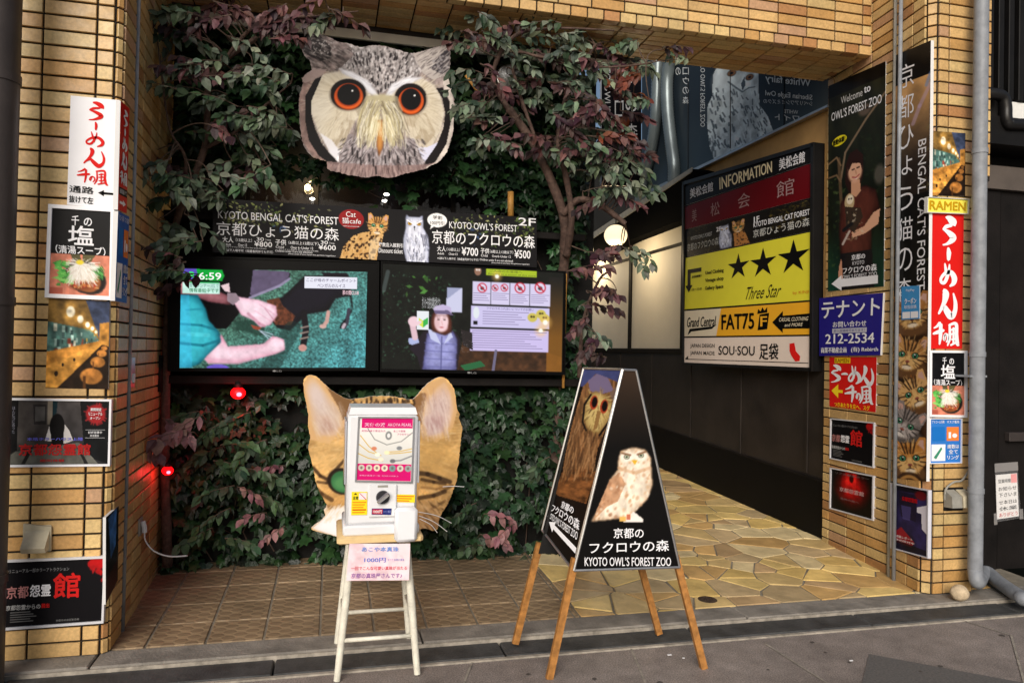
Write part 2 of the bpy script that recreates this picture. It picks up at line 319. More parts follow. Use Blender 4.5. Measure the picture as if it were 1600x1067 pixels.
# ---------------------------------------------------------------- flat boards
class Sign:
    def __init__(s, name, label, cat, plane, q, W, H, th=.012, group=None, parent=None, part=None):
        s.pl, s.W, s.H, s.th = plane, float(W), float(H), th; s.h = homog(W, H, q); s.let = MB(); s.noff = 0
        c = s.pt(W/2, H); s.root = parent if parent is not None else thing(name, label, cat, c, group); s.part = part
    def px(s, x, y):
        v = s.h@np.array([x, y, 1.0]); return v[:2]/v[2]
    def pt(s, x, y, off=0.0):
        X, Y = s.px(x, y); return s.pl.at(X, Y)+s.pl.n*off
    def pts(s, xy, off=0.0):
        xy = np.asarray(xy, float); v = np.hstack([xy, np.ones((len(xy), 1))])@s.h.T; X, Y = v[:, 0]/v[:, 2], v[:, 1]/v[:, 2]
        d = Fw+np.outer((X-800)/FL, Rt)-np.outer((Y-533.5)/FL, Up); k = ((s.pl.p-CAM)@s.pl.n)/(d@s.pl.n); return CAM+d*k[:, None]+s.pl.n*off
    def panel(s, pic=(1, 1, 1), m='print', outline=None, edge=(.85, .85, .85), name='panel', parent=None, back=None):
        b = MB(); W, H, th = s.W, s.H, s.th; b.cur = edge
        if outline is not None and isinstance(pic, Cv):
            oc = pic; P = [tuple(p) for p in outline]; n = len(P); msk = oc.mask(P)
            inner = [(oc.X[j, i], oc.Y[j, i]) for j in range(oc.ny) for i in range(oc.nx) if msk[j, i] > .5]
            allp = [Vector(p) for p in P+inner]; vo, eo, fo, *_ = delaunay_2d_cdt(allp, [(i, (i+1) % n) for i in range(n)], [], 1, 1e-4)
            vv = np.array([tuple(p) for p in vo]); fx = (vv[:, 0]-oc.x0)/oc.W*(oc.nx-1); fy = (vv[:, 1]-oc.y0)/oc.H*(oc.ny-1)
            col = oc.a[np.clip(np.round(fy).astype(int), 0, oc.ny-1), np.clip(np.round(fx).astype(int), 0, oc.nx-1)]
            b.v.append(s.pts(vv)); b.c.append(lin(np.clip(col, 0, 1))); b.f += [tuple(f) for f in fo]; b.n = len(vv)
            A, B = s.pts(P), s.pts(P, -th); b.add(np.vstack([A, B]), [(i, (i+1) % n, (i+1) % n+n, i+n) for i in range(n)]+[tuple(range(n, 2*n))], edge)
        elif outline is not None:
            P = list(outline); n = len(P); A, B = s.pts(P), s.pts(P, -th); b.add(A, [tuple(range(n))], pic)
            b.add(np.vstack([A, B]), [(i, (i+1) % n, (i+1) % n+n, i+n) for i in range(n)]+[tuple(range(n, 2*n))], edge)
        else:
            if isinstance(pic, Cv):
                xy = np.stack([pic.X.ravel(), pic.Y.ravel()], 1); nx, ny = pic.nx, pic.ny; b.v.append(s.pts(xy)); b.c.append(lin(np.clip(pic.a.reshape(-1, 3), 0, 1)))
                i = np.arange(nx*ny).reshape(ny, nx); b.f += np.stack([i[:-1, :-1], i[1:, :-1], i[1:, 1:], i[:-1, 1:]], -1).reshape(-1, 4).tolist(); b.n = nx*ny
            else: b.add(s.pts([(0, 0), (W, 0), (W, H), (0, H)]), [(0, 1, 2, 3)], pic)
            c = [(0, 0), (W, 0), (W, H), (0, H)]; A, B = s.pts(c), s.pts(c, -th)
            b.add(np.vstack([A, B]), [(i, (i+1) % 4, (i+1) % 4+4, i+4) for i in range(4)]+[(4, 5, 6, 7)], edge)
        o = b.build(s.part or name, M[m] if isinstance(m, str) else m, parent or s.root, fix=not isinstance(pic, Cv)); s.last = o; return s
    def frame(s, w, col, up=.008, m='paint', name='frame'):
        b = MB(); W, H = s.W, s.H; th = s.th+.002
        for (x0, y0, x1, y1) in ((-w, -w, W+w, 0), (-w, H, W+w, H+w), (-w, 0, 0, H), (W, 0, W+w, H)):
            c = [(x0, y0), (x1, y0), (x1, y1), (x0, y1)]; A, B = s.pts(c, up), s.pts(c, -th)
            b.add(np.vstack([A, B]), [(0, 1, 2, 3)]+[(i, (i+1) % 4, (i+1) % 4+4, i+4) for i in range(4)]+[(4, 5, 6, 7)], col)
        b.build(name, M[m], s.root); return s
    def shape(s, pts, col, lift=0):
        s.let.add(s.pts(pts, .0016+.0006*lift), [tuple(range(len(pts)))], col); return s
    def rect(s, x0, y0, x1, y1, col, lift=0): return s.shape([(x0, y0), (x1, y0), (x1, y1), (x0, y1)], col, lift)
    def ring(s, cx, cy, rx, ry, col, lift=0, n=28): return s.shape([(cx+rx*math.cos(2*math.pi*i/n), cy+ry*math.sin(2*math.pi*i/n)) for i in range(n)], col, lift)
    def arrow(s, x0, y0, x1, y1, w, hw, hl, col, lift=0):
        dx, dy = x1-x0, y1-y0; L = math.hypot(dx, dy); dx /= L; dy /= L; nx, ny = -dy, dx; bx, by = x1-dx*hl, y1-dy*hl
        return s.shape([(x0+nx*w, y0+ny*w), (bx+nx*w, by+ny*w), (bx+nx*hw, by+ny*hw), (x1, y1), (bx-nx*hw, by-ny*hw), (bx-nx*w, by-ny*w), (x0-nx*w, y0-ny*w)], col, lift)
    def text(s, t, x0, y0, x1, y1, col=WHITE, bold=0.0, vert=False, mirror=False, slant=0.0, lift=1, rot90=False, skew=0.0):
        if vert:
            n = len(t); gap = (y1-y0)/n
            for i, ch in enumerate(t):
                if ch == ' ': continue
                sm = .14 if ch in 'ょっゃ' else .04; s.text(ch, x0+(x1-x0)*sm, y0+gap*(i+sm), x1-(x1-x0)*sm*.5, y0+gap*(i+1-sm), col, bold, lift=lift, slant=slant, mirror=mirror)
            return s
        if t == '|':
            m = (x0+x1)/2; w = (x1-x0)*.1; return s.rect(m-w, y0, m+w, y1, col, lift)
        if bold > .011 and len(t) < 40:      # heavier strokes: the same glyph printed a few times, each a hair higher
            w = (y1-y0)*bold*.55 if not any(ord(k) > 0x2000 for k in t) else min((y1-y0), (x1-x0)/max(1, len(t)))*bold*.6
            for i, (a, d) in enumerate(((0, 0), (w, 0), (-w, 0), (0, w), (0, -w), (w*.7, w*.7), (-w*.7, -w*.7))): s.text(t, x0+w+a, y0+w+d, x1-w+a, y1-w+d, col, 0.0, False, mirror, slant, lift+.4*i, rot90, skew)
            return s
        v, f = glyphs(t, bold)
        if not len(v): return s
        a, b = v.min(0), v.max(0); u = (v-a)/np.maximum(b-a, 1e-6)
        if rot90: u = np.stack([u[:, 1], 1-u[:, 0]], 1)
        if mirror: u[:, 0] = 1-u[:, 0]
        X = x0+u[:, 0]*(x1-x0)+slant*(u[:, 1]-.5)*(y1-y0); Y = y1-u[:, 1]*(y1-y0)+skew*(u[:, 0]-.5)*(y1-y0)
        s.let.add(s.pts(np.stack([X, Y], 1), .0016+.0006*lift), f, col); return s
    def stroke(s, P, col, lift=0, n=8):
        P = np.array(P, float); out = []; k = len(P)
        for i in range(k-1):
            p0, p1, p2, p3 = P[max(i-1, 0)], P[i], P[i+1], P[min(i+2, k-1)]
            for u in np.linspace(0, 1, n)[:-1]: out.append(.5*((2*p1)+(-p0+p2)*u+(2*p0-5*p1+4*p2-p3)*u*u+(-p0+3*p1-3*p2+p3)*u**3))
        Q = np.array(out+[P[-1]]); d = np.gradient(Q[:, :2], axis=0); d /= np.linalg.norm(d, axis=1)[:, None]+1e-9; nn = np.stack([-d[:, 1], d[:, 0]], 1); w = np.maximum(Q[:, 2:3], .5)/2
        A, B = Q[:, :2]+nn*w, Q[:, :2]-nn*w; m = len(Q); e0, e1 = Q[:1, :2]-d[:1]*w[:1]*.8, Q[-1:, :2]+d[-1:]*w[-1:]*.8
        s.let.add(s.pts(np.vstack([A, B, e0, e1]), .0016+.0006*lift), [(i, i+1, m+i+1, m+i) for i in range(m-1)]+[(0, m, 2*m), (m-1, 2*m+1, 2*m-1)], col); return s
    def brush(s, g, x0, y0, x1, y1, col, fat=1.0):
        L = BRUSH[g]; a = np.vstack([np.array(q) for q in L]); lo, hi = a[:, :2].min(0), a[:, :2].max(0); kx, ky = (x1-x0)/(hi[0]-lo[0]), (y1-y0)/(hi[1]-lo[1])
        for i, q in enumerate(L): q = np.array(q, float); s.stroke(np.stack([x0+(q[:, 0]-lo[0])*kx, y0+(q[:, 1]-lo[1])*ky, q[:, 2]*fat*(kx+ky)/2], 1), col, 1+.4*i)
        return s
    def done(s, m='matte', name='lettering', parent=None, into=None):
        tgt = into or getattr(s, 'last', None)
        if s.let.n and tgt: join_print(tgt, s.let, M[m])
        elif s.let.n: s.let.build(name, M[m], parent or s.root, fix=False)
        s.let = MB(); return s
# ================================================================ setting
TP, TL, JW = .0682, .2165, .0095                        # tile course, tile length, joint
def tile_colour(r, z):
    t = r.random(); base = np.array(hx(212, 174, 116))
    if t < .05: base = np.array(hx(184, 134, 86))
    elif t < .22: base = np.array(hx(204, 158, 96))
    elif t < .26: base = np.array(hx(200, 158, 120))
    elif t < .5: base = np.array(hx(216, 186, 128))
    return np.clip(base*r.uniform(.93, 1.05), 0, 1)
def tiles(mb, p0, p1, z0, z1, seed=1, shift=0.0, proud=.012, n=None):
    """courses of glazed tiles on the vertical face from p0 to p1"""
    r = random.Random(seed); p0 = np.array([*p0, 0.0]); p1 = np.array([*p1, 0.0]); L = np.linalg.norm(p1-p0); e = (p1-p0)/L; nn = np.array([e[1], -e[0], 0]) if n is None else np.array(n, float)
    zz = z0
    while zz < z1-.01:
        zb, zt = zz+JW/2, min(zz+TP, z1)-JW/2; x = -shift
        while x < L-.004:
            a, b = max(x, 0)+JW/2, min(x+TL, L)-JW/2
            if b-a > .012 and zt-zb > .012:
                c = .0022; pr = proud+r.uniform(-.0012, .0012)
                V = [p0+e*u+np.array([0, 0, w]) for u, w in ((a, zb), (b, zb), (b, zt), (a, zt))]+[p0+e*u+nn*(pr-c)+np.array([0, 0, w]) for u, w in ((a, zb), (b, zb), (b, zt), (a, zt))]+\
                    [p0+e*u+nn*pr+np.array([0, 0, w]) for u, w in ((a+c, zb+c), (b-c, zb+c), (b-c, zt-c), (a+c, zt-c))]
                F = [(8, 9, 10, 11)]+[(i, (i+1) % 4, (i+1) % 4+4, i+4) for i in range(4)]+[(i+4, (i+1) % 4+4, (i+1) % 4+8, i+8) for i in range(4)]
                mb.add(V, F, tile_colour(r, zz))
            x += TL
        zz += TP
def flat_tiles(mb, x0, x1, y0, y1, z, du, dv, seed=1, proud=.012):
    r = random.Random(seed); v = y0
    while v < y1-.01:
        u = x0-(.3*du)
        while u < x1:
            a, b, c, d = max(u, x0)+JW/2, min(u+du, x1)-JW/2, v+JW/2, min(v+dv, y1)-JW/2
            if b-a > .01: mb.box((a, c, z-proud), (b, d, z+.004), tile_colour(r, z), bev=.0022)
            u += du
        v += dv
def poly_block(name, poly, z0, z1, m, parent, col=(1, 1, 1)):
    mb = MB(); mb.prism([(x, y, z0) for x, y in poly], (0, 0, z1-z0), col); return mb.build(name, m, parent)
# ---- ground
def ground(name, x0, y0, x1, y1, z, m, depth=.3):
    mb = MB(); mb.box((x0, y0, z-depth), (x1, y1, z)); return mb.build(name, m, kind='structure')
def paver_material():
    m, t, p = nodes('granite_paver'); tc = N(t, 'ShaderNodeTexCoord'); rgb = N(t, 'ShaderNodeRGB'); rgb.outputs[0].default_value = (*lin(hx(140, 130, 124)), 1)
    o, _ = noise_var(t, rgb.outputs[0], .66, 1.22, 1.6, 8); o1, _ = noise_var(t, o, .78, 1.14, 11, 5); o2, _ = noise_var(t, o1, .5, 1.5, 150, 2); t.links.new(o2, p.inputs['Base Color']); p.inputs['Roughness'].default_value = .62; add_bump(t, p, .25, 120); return m
M['paver'] = paver_material()
M['darkpaver'] = mat('dark_paver', hx(98, 96, 94), .6, var=(.7, 1.25), scale=90, bump=.2, bscale=120)
M['kerbstone'] = mat('grey_kerbstone', hx(136, 130, 122), .75, var=(.55, 1.2), scale=7, bump=.5, bscale=70)
M['drain'] = mat('dark_drain_stone', hx(66, 66, 66), .6, var=(.55, 1.3), scale=9, bump=.4, bscale=70)
M['paleline'] = mat('pale_mortar', hx(160, 152, 140), .8, var=(.55, 1.2), scale=20, bump=.3)
ground('street_pavement', -40, -60, 60, 3.345, -.035, M['paver'])
def sheet(name, pts, z, m):
    mb = MB(); mb.add([(x, y, z) for x, y in pts], [tuple(range(len(pts)))]); return mb.build(name, m, kind='structure', fix=False)
sheet('pavement_inlay', [gz(x, y, -.031)[:2] for x, y in ((1326, 1150), (1358, 1021), (1600, 1066), (1760, 1110), (1700, 1200))], -.031, M['darkpaver'])
b = MB()
for (a, c) in (((1196, 1005), (1330, 1090)), ((1500, 967), (1580, 992)), ((985, 1010), (1010, 1070)), ((330, 1035), (210, 1100)), ((1580, 992), (1610, 1100)), ((742, 1022), (720, 1080))):
    p, q = gz(*a, -.031), gz(*c, -.031); d = (q-p)[:2]; nrm = np.array([-d[1], d[0]])/np.linalg.norm(d)*.005
    b.add([(*(p[:2]+nrm), -.0308), (*(q[:2]+nrm), -.0308), (*(q[:2]-nrm), -.0308), (*(p[:2]-nrm), -.0308)], [(0, 1, 2, 3)])
b.build('pavement_joints', M['paleline'], kind='structure', fix=False)
b = MB(); r = random.Random(77)
for _ in range(46):
    x, y = r.uniform(-1.6, 4.6), r.uniform(2.2, 3.32); R = r.uniform(.006, .017); n = 9; b.add([(x+R*r.uniform(.7, 1.2)*math.cos(2*math.pi*i/n), y+R*r.uniform(.7, 1.2)*math.sin(2*math.pi*i/n), -.0306) for i in range(n)], [tuple(range(n))])
tagit(b.build('pavement_gum', mat('old_gum', hx(84, 78, 74), .8, var=(.6, 1.3), scale=60), fix=False), kind='stuff')
b = MB()
for (x, y, R) in ((1046, 1023, .011), (1068, 1028, .006), (1330, 1032, .009), (330, 1050, .008)):
    p = gz(x, y, -.03); b.box(p-[R, R*.5, 0], p+[R, R*.5, .004], bev=.002)
tagit(b.build('paper_litter', M['white']), kind='stuff')
b = MB(); b.box((-40, 3.345, -.3), (60, 3.365, -.027)); b.build('pale_edge_line', M['paleline'], kind='structure')
def blocks(name, y0, y1, z, m, ln, seed):
    r = random.Random(seed); b = MB(); x = -6.0
    while x < 12:
        l = ln*r.uniform(.9, 1.1); b.box((x+.004, y0, -.3), (x+l-.004, y1, z+r.uniform(-.002, .002)), bev=.006); x += l
    return b.build(name, m, kind='structure')
blocks('drain_channel', 3.366, 3.53, -.022, M['drain'], .98, 3)
b = MB(); b.box((-6, 3.53, -.3), (12, 3.54, -.008)); b.build('mortar_line', M['paleline'], kind='structure')
blocks('kerb', 3.541, 3.715, .0, M['kerbstone'], 1.6, 5)
def floor_tile_material():
    m, t, p = nodes('patterned_floor_tile'); L = t.links; tc = N(t, 'ShaderNodeTexCoord')
    def vor(scale, rot):
        mp = N(t, 'ShaderNodeMapping'); mp.inputs['Rotation'].default_value = (0, 0, math.radians(rot)); mp.inputs['Scale'].default_value = (1, 1.35, 0) if rot == 0 else (1, 1, 0)
        s2 = N(t, 'ShaderNodeMapping'); s2.inputs['Scale'].default_value = (1, 1.5, 0); L.new(tc.outputs['Object'], s2.inputs[0]); L.new(s2.outputs[0], mp.inputs[0])
        v = N(t, 'ShaderNodeTexVoronoi', Scale=scale, Randomness=0.0); v.voronoi_dimensions = '2D'; L.new(mp.outputs[0], v.inputs['Vector']); return v
    v = vor(13.5, 45); ramp = N(t, 'ShaderNodeValToRGB'); ramp.color_ramp.elements[0].position = .36; ramp.color_ramp.elements[1].position = .46; L.new(v.outputs['Distance'], ramp.inputs[0])
    rgb = N(t, 'ShaderNodeRGB'); rgb.outputs[0].default_value = (*lin(hx(146, 126, 100)), 1)
    o, _ = noise_var(t, rgb.outputs[0], .6, 1.25, 2.6, 6)
    mx = N(t, 'ShaderNodeMix', data_type='RGBA'); L.new(ramp.outputs[0], mx.inputs[0]); mu = N(t, 'ShaderNodeMix', data_type='RGBA', blend_type='MULTIPLY'); mu.inputs[0].default_value = 1; L.new(o, mu.inputs[6]); mu.inputs[7].default_value = (.84, .82, .80, 1)
    pl = N(t, 'ShaderNodeMix', data_type='RGBA', blend_type='MULTIPLY'); pl.inputs[0].default_value = 1; L.new(o, pl.inputs[6]); pl.inputs[7].default_value = (1.12, 1.1, 1.06, 1)
    L.new(mu.outputs[2], mx.inputs[6]); L.new(pl.outputs[2], mx.inputs[7])
    L.new(mx.outputs[2], p.inputs['Base Color']); p.inputs['Roughness'].default_value = .5
    bp = N(t, 'ShaderNodeBump', Strength=.35, Distance=.006); inv = N(t, 'ShaderNodeMath', operation='SUBTRACT'); inv.inputs[0].default_value = 1; L.new(ramp.outputs[0], inv.inputs[1]); L.new(inv.outputs[0], bp.inputs['Height']); L.new(bp.outputs[0], p.inputs['Normal']); return m
M['floortile'] = floor_tile_material(); M['grout'] = mat('grey_grout', hx(134, 126, 112), .85, var=(.6, 1.2), scale=9, bump=.3)
def ramp(mb):
    for v in mb.v: v[:, 2] += np.clip(v[:, 1]-3.72, 0, 8)*.032
    return mb
b = MB(); b.box((-1.2, 3.716, -.3), (4.4, 11.7, -.006)); ramp(b).build('mortar_bed', M['grout'], kind='structure')
b = MB(); y = 3.72; r = random.Random(2)
while y < 4.98:
    x = -1.07
    while x < 1.31:
        x1 = min(x+.262, 1.32); b.box((x+.0055, y+.0055, -.02), (x1-.0055, min(y+.262, 5.0)-.0055, r.uniform(-.001, .0012)), bev=.003); x += .262
    y += .262
ramp(b).build('tiled_floor', M['floortile'], kind='structure')
def voronoi_cells(seeds, box):
    out = []
    for i, p in enumerate(seeds):
        P = [(box[0], box[1]), (box[2], box[1]), (box[2], box[3]), (box[0], box[3])]
        for j, q in enumerate(seeds):
            if i == j or not P: continue
            mx, my, dx, dy = (p[0]+q[0])/2, (p[1]+q[1])/2, q[0]-p[0], q[1]-p[1]; Q = []
            for k in range(len(P)):
                a, c = P[k], P[(k+1) % len(P)]; da = (a[0]-mx)*dx+(a[1]-my)*dy; dc = (c[0]-mx)*dx+(c[1]-my)*dy
                if da <= 0: Q.append(a)
                if da*dc < 0: t = da/(da-dc); Q.append((a[0]+t*(c[0]-a[0]), a[1]+t*(c[1]-a[1])))
            P = Q
        out.append(P)
    return out
def inset(P, d):
    n = len(P); out = []; ar = sum(P[i][0]*P[(i+1) % n][1]-P[(i+1) % n][0]*P[i][1] for i in range(n))
    Q = list(P) if ar > 0 else list(P)[::-1]
    for k in range(n):          # clip by every edge moved inward
        pass
    cur = Q
    for k in range(n):
        a, c = Q[k], Q[(k+1) % n]; ex, ey = c[0]-a[0], c[1]-a[1]; L = math.hypot(ex, ey)
        if L < 1e-6: continue
        nx, ny = -ey/L, ex/L; ox, oy = a[0]+nx*d, a[1]+ny*d; R = []
        for i in range(len(cur)):
            p, q = cur[i], cur[(i+1) % len(cur)]; dp = (p[0]-ox)*nx+(p[1]-oy)*ny; dq = (q[0]-ox)*nx+(q[1]-oy)*ny
            if dp >= 0: R.append(p)
            if dp*dq < 0: t = dp/(dp-dq); R.append((p[0]+t*(q[0]-p[0]), p[1]+t*(q[1]-p[1])))
        cur = R
        if len(cur) < 3: return []
    return cur
r = random.Random(11); seeds = []; tries = 0
while len(seeds) < 420 and tries < 16000:
    tries += 1; p = (r.uniform(1.27, 4.0), r.uniform(3.6, 11.6)); dm = r.choice((.06, .08, .16, .22, .28, .34))
    ca, sa = math.cos(.6), math.sin(.6)
    if all(math.hypot(((p[0]-q[0])*ca+(p[1]-q[1])*sa)*.75, ((p[1]-q[1])*ca-(p[0]-q[0])*sa)*1.25) > (dm+q[2])/2 for q in seeds): seeds.append((*p, dm))
b = MB()
for P in voronoi_cells(seeds, (1.322, 3.72, 4.0, 11.5)):
    if len(P) < 3: continue
    Q = inset(P, r.uniform(.003, .007))
    if len(Q) < 3: continue
    Q = [(x+r.uniform(-.004, .004), y+r.uniform(-.004, .004)) for x, y in Q]
    c = np.array(r.choice([hx(222, 192, 132), hx(236, 214, 164), hx(216, 176, 114), hx(208, 182, 138), hx(230, 200, 130), hx(198, 166, 122), hx(234, 200, 124)]))*r.uniform(.88, 1.02)
    T = inset(Q, .004) or Q; z = r.uniform(-.0015, .0015)
    if len(T) == len(Q):
        n = len(Q); b.add([(x, y, -.02) for x, y in Q]+[(x, y, z-.003) for x, y in Q]+[(x, y, z) for x, y in T], [tuple(range(2*n, 3*n))]+[(i, (i+1) % n, (i+1) % n+n, i+n) for i in range(n)]+[(i+n, (i+1) % n+n, (i+1) % n+2*n, i+2*n) for i in range(n)], c)
    else: b.prism([(x, y, z) for x, y in Q], (0, 0, -.02), c)
ramp(b).build('flagstone_path', M['stone'], kind='structure')
SH_L = .1075
# ---- left tiled pillar
LF = Plane((-1.5, 3.68), (-1.0, 3.68), .014); LS = Plane((-.96, 3.72), (-1.0, 4.95), .014)
t = thing('tiled_pillar', 'ochre tiled pillar at the left carrying the white ramen sign, beside the dark pole', 'pillar', (-1.2, 4.2, 0), 'tiled pillars of the shopfront')
poly_block('core', [(-1.7, 3.68), (-.985, 3.68), (-.96, 3.705), (-1.0, 4.95), (-1.7, 4.95)], 0, 4.9, M['joint'], t)
b = MB(); tiles(b, (-1.6, 3.68), (-.985, 3.68), 0.0, 4.9, 3, SH_L, n=(0, -1, 0)); tiles(b, (-.96, 3.705), (-.9665, 3.918), 0.0, 4.9, 4, .0); tiles(b, (-.9675, 3.95), (-1.0, 4.95), 0.0, 4.9, 5, .06)
tiles(b, (-.985, 3.68), (-.96, 3.705), 0, 4.9, 6, 0)
b.build('tile_cladding', M['tile'], t, fix=False)
b = MB(); b.tube([(-.955, 3.934, 0), (-.955, 3.934, 4.9)], .011, 8); b.build('conduit', M['grey'], t, smooth=True)
# ---- right tiled pillar
RF = Plane((3.51, 3.68), (3.8, 3.68), .014); RB = Plane((3.468, 3.72), (3.51, 4.02), .014); RA = Plane((3.525, 4.04), (3.592, 4.787), .014)
t = thing('tiled_pillar', 'ochre tiled pillar at the right covered in tall black posters and red ramen signs', 'pillar', (3.65, 4.2, 0), 'tiled pillars of the shopfront')
poly_block('core', [(3.508, 3.68), (3.80, 3.68), (3.86, 4.787), (3.592, 4.787), (3.525, 4.04), (3.51, 4.02), (3.468, 3.72)], 0, 4.9, M['joint'], t)
b = MB(); b.box((3.80, 3.683, 2.5), (3.905, 4.0, 4.9)); b.build('upper_core', M['joint'], t)
b = MB(); tiles(b, (3.508, 3.68), (3.795, 3.68), 0, 4.9, 7, .142, n=(0, -1, 0)); tiles(b, (3.80, 3.683), (3.90, 3.683), 2.523, 4.9, 17, .05, n=(0, -1, 0)); tiles(b, (3.51, 4.02), (3.468, 3.72), 0, 4.9, 8, .03); tiles(b, (3.592, 4.787), (3.525, 4.04), 0, 4.9, 9, .13); tiles(b, (3.468, 3.72), (3.508, 3.68), 0, 4.9, 10, 0)
b.build('tile_cladding', M['tile'], t, fix=False)
p = RB.shift(.012).at(1396.5, 880); b = MB(); b.tube([(p[0], p[1], 0), (p[0], p[1], 4.9)], .0125, 10); b.build('conduit', M['grey'], t, smooth=True)
p = RA.shift(.012).at(1388.5, 888); b = MB(); b.tube([(p[0], p[1], 0), (p[0], p[1], 4.9)], .0125, 10); b.build('conduit', M['greyplastic'], t, smooth=True)
# ---- tiled beam
BY, BZ, BD = 4.29, 3.475, 4.79
t = thing('tiled_beam', 'ochre tiled beam across the top of the shopfront opening', 'beam', (1.4, 4.5, BZ))
b = MB(); b.box((-1.0, BY, BZ), (3.56, BD, 4.9)); b.build('core', M['joint'], t)
b = MB(); tiles(b, (-1.0, BY), (3.54, BY), BZ+.052, 4.9, 12, .08, n=(0, -1, 0)); r = random.Random(4); x = -1.0
while x < 3.45:
    b.box((x+JW/2, BY-.012, BZ-.012), (x+.1083-JW/2, BY+.05, BZ+.052-JW/2), tile_colour(r, 0), bev=.0025); x += .1083
flat_tiles(b, -1.0, 3.54, BY+.056, BD, BZ, TL, TP, 13); b.build('tile_cladding', M['tile'], t, fix=False)
# ---- shopfront wall
SY = 4.95
t = thing('shopfront_wall', 'dark shopfront wall behind the ivy, with a strip window under the owl head', 'wall', (.4, SY, 0))
b = MB(); b.box((-1.0, SY, 0), (1.66, SY+.2, 2.10)); b.box((-1.0, SY, 2.62), (1.66, SY+.2, 3.44)); b.box((-1.0, SY+.0, 2.10), (-.55, SY+.2, 2.62)); b.box((1.25, SY, 2.10), (1.66, SY+.2, 2.62)); b.build('backing', M['darkwall'], t)
b = MB(); b.box((-.55, SY+.19, 2.10), (1.25, SY+.23, 2.62)); b.build('back_board', mat('dim_brown_interior', hx(64, 40, 24), .7, var=(.4, 1.4), scale=2.5), t)
b = MB(); b.box((-.55, SY+.05, 2.10), (1.25, SY+.058, 2.62)); pane = b.build('window_pane', glass('dark_window_glass', (.02, .02, .025), .03, .35), t)
b = MB()
for x in (-.55, -.13, .32, .78, 1.22): b.box((x, SY+.03, 2.10), (x+.03, SY+.08, 2.62), bev=.003)
wf = b.build('window_frame', M['darkwood'], t); pane.parent = wf
b = MB(); b.box((-1.0, 4.815, 3.445), (2.0, SY, 3.55)); b.build('lintel', M['ceiling'], t)
b = MB(); b.box((-1.0, 4.79, 3.375), (2.0, 4.814, 3.435), bev=.003); b.build('trim_strip', M['whitemetal'], t)
b = MB(); b.box((-1.0, BD+.002, 3.55), (2.0, SY+.2, 3.65)); b.build('ceiling_panel', M['ceiling'], t)
b = MB(); b.box((1.66, 4.95, 0), (1.80, 9.0, 3.37)); b.build('side_backing', M['darkwall'], t)
b = MB(); b.box((-1.0, 4.72, 2.155), (1.66, SY, 2.20), bev=.004); b.box((-1.0, 4.72, 1.17), (1.66, SY, 1.22), bev=.004); b.build('ledge', M['darkwood'], t)
# ---- passage wall on the right
WX = 3.62; PW = Plane((WX, 5.0), (WX, 9.0))
t = thing('passage_wall', 'brown panelled passage wall with cream paper panels behind the lanterns', 'wall', (WX, 7.5, 0))
b = MB(); b.box((WX, 4.79, .3), (WX+.15, 12, 1.405)); b.build('wainscot', M['brownwall'], t)
for yy in (5.02, 5.98, 6.94, 7.9, 8.86, 9.8):
    b = MB(); b.box((WX-.007, yy, .5), (WX+.01, yy+.035, 1.404), bev=.002); b.build('cover_strip', M['brownwall'], t)
b = MB(); b.prism([(WX-.012, 4.79, -.1), (WX-.012, 4.79, .455), (WX-.012, 12, .70), (WX-.012, 12, -.1)], (.01, 0, 0)); b.build('skirting_board', M['skirting'], t)
b = MB(); b.box((WX-.02, 4.79, 1.405), (WX+.15, 12, 1.46), bev=.004); b.prism([(WX-.016, 4.79, .455), (WX-.016, 4.79, .475), (WX-.016, 12, .72), (WX-.016, 12, .70)], (.012, 0, 0)); b.build('rail', M['darkwood'], t)
b = MB(); b.box((WX+.01, 4.79, 1.46), (WX+.15, 7.14, 3.42)); b.build('plaster_band', M['plaster'], t)
for i, (y0, y1) in enumerate(((7.18, 8.52), (8.60, 9.95), (10.03, 11.2), (11.28, 12.0))):
    b = MB(); b.box((WX, y0, 1.46), (WX+.12, y1, 2.86)); pp = b.build('paper_panel', M['shoji'], t)
    b = MB(); b.box((WX-.004, y0, 2.56), (WX+.13, y1, 2.60)); b.box((WX-.02, y1, 1.46), (WX+.13, y1+.08, 2.95), bev=.004); b.build('panel_frame', M['darkwood'], pp)
b = MB(); b.box((WX-.02, 7.12, 1.46), (WX+.13, 7.18, 2.95), bev=.004); b.box((WX-.03, 7.1, 2.86), (WX+.13, 12, 2.93), bev=.004); b.build('post', M['darkwood'], t)
b = MB(); P8 = Plane((WX-.16, 5.0), (WX-.16, 9.0)); q = [P8.at(x, y) for x, y in ((1098, 268), (1082, 264), (990, 325), (870, 405), (870, 432), (985, 375), (1098, 330))]
b.prism(q, (.17, 0, 0)); eb = b.build('eave_board', mat('dull_black_board', hx(3, 3, 3), .9, spec=.03), t)  # near-black board with a dull finish
b = MB(); q2 = [P8.at(x, y)+np.array([-.012, 0, 0]) for x, y in ((1082, 262), (1082, 269), (990, 331), (870, 411), (870, 402), (990, 322))]; b.prism(q2, (.02, 0, 0)); b.build('eave_trim', M['greyplastic'], eb)
b = MB(); b.box((1.8, 12.0, 0), (6, 12.2, 5)); b.build('end_wall', M['darkwall'], t)
# ---- glass panels above the passage
GQ = ((1003, 60), (1297, 60), (1297, 164), (1003, 304))
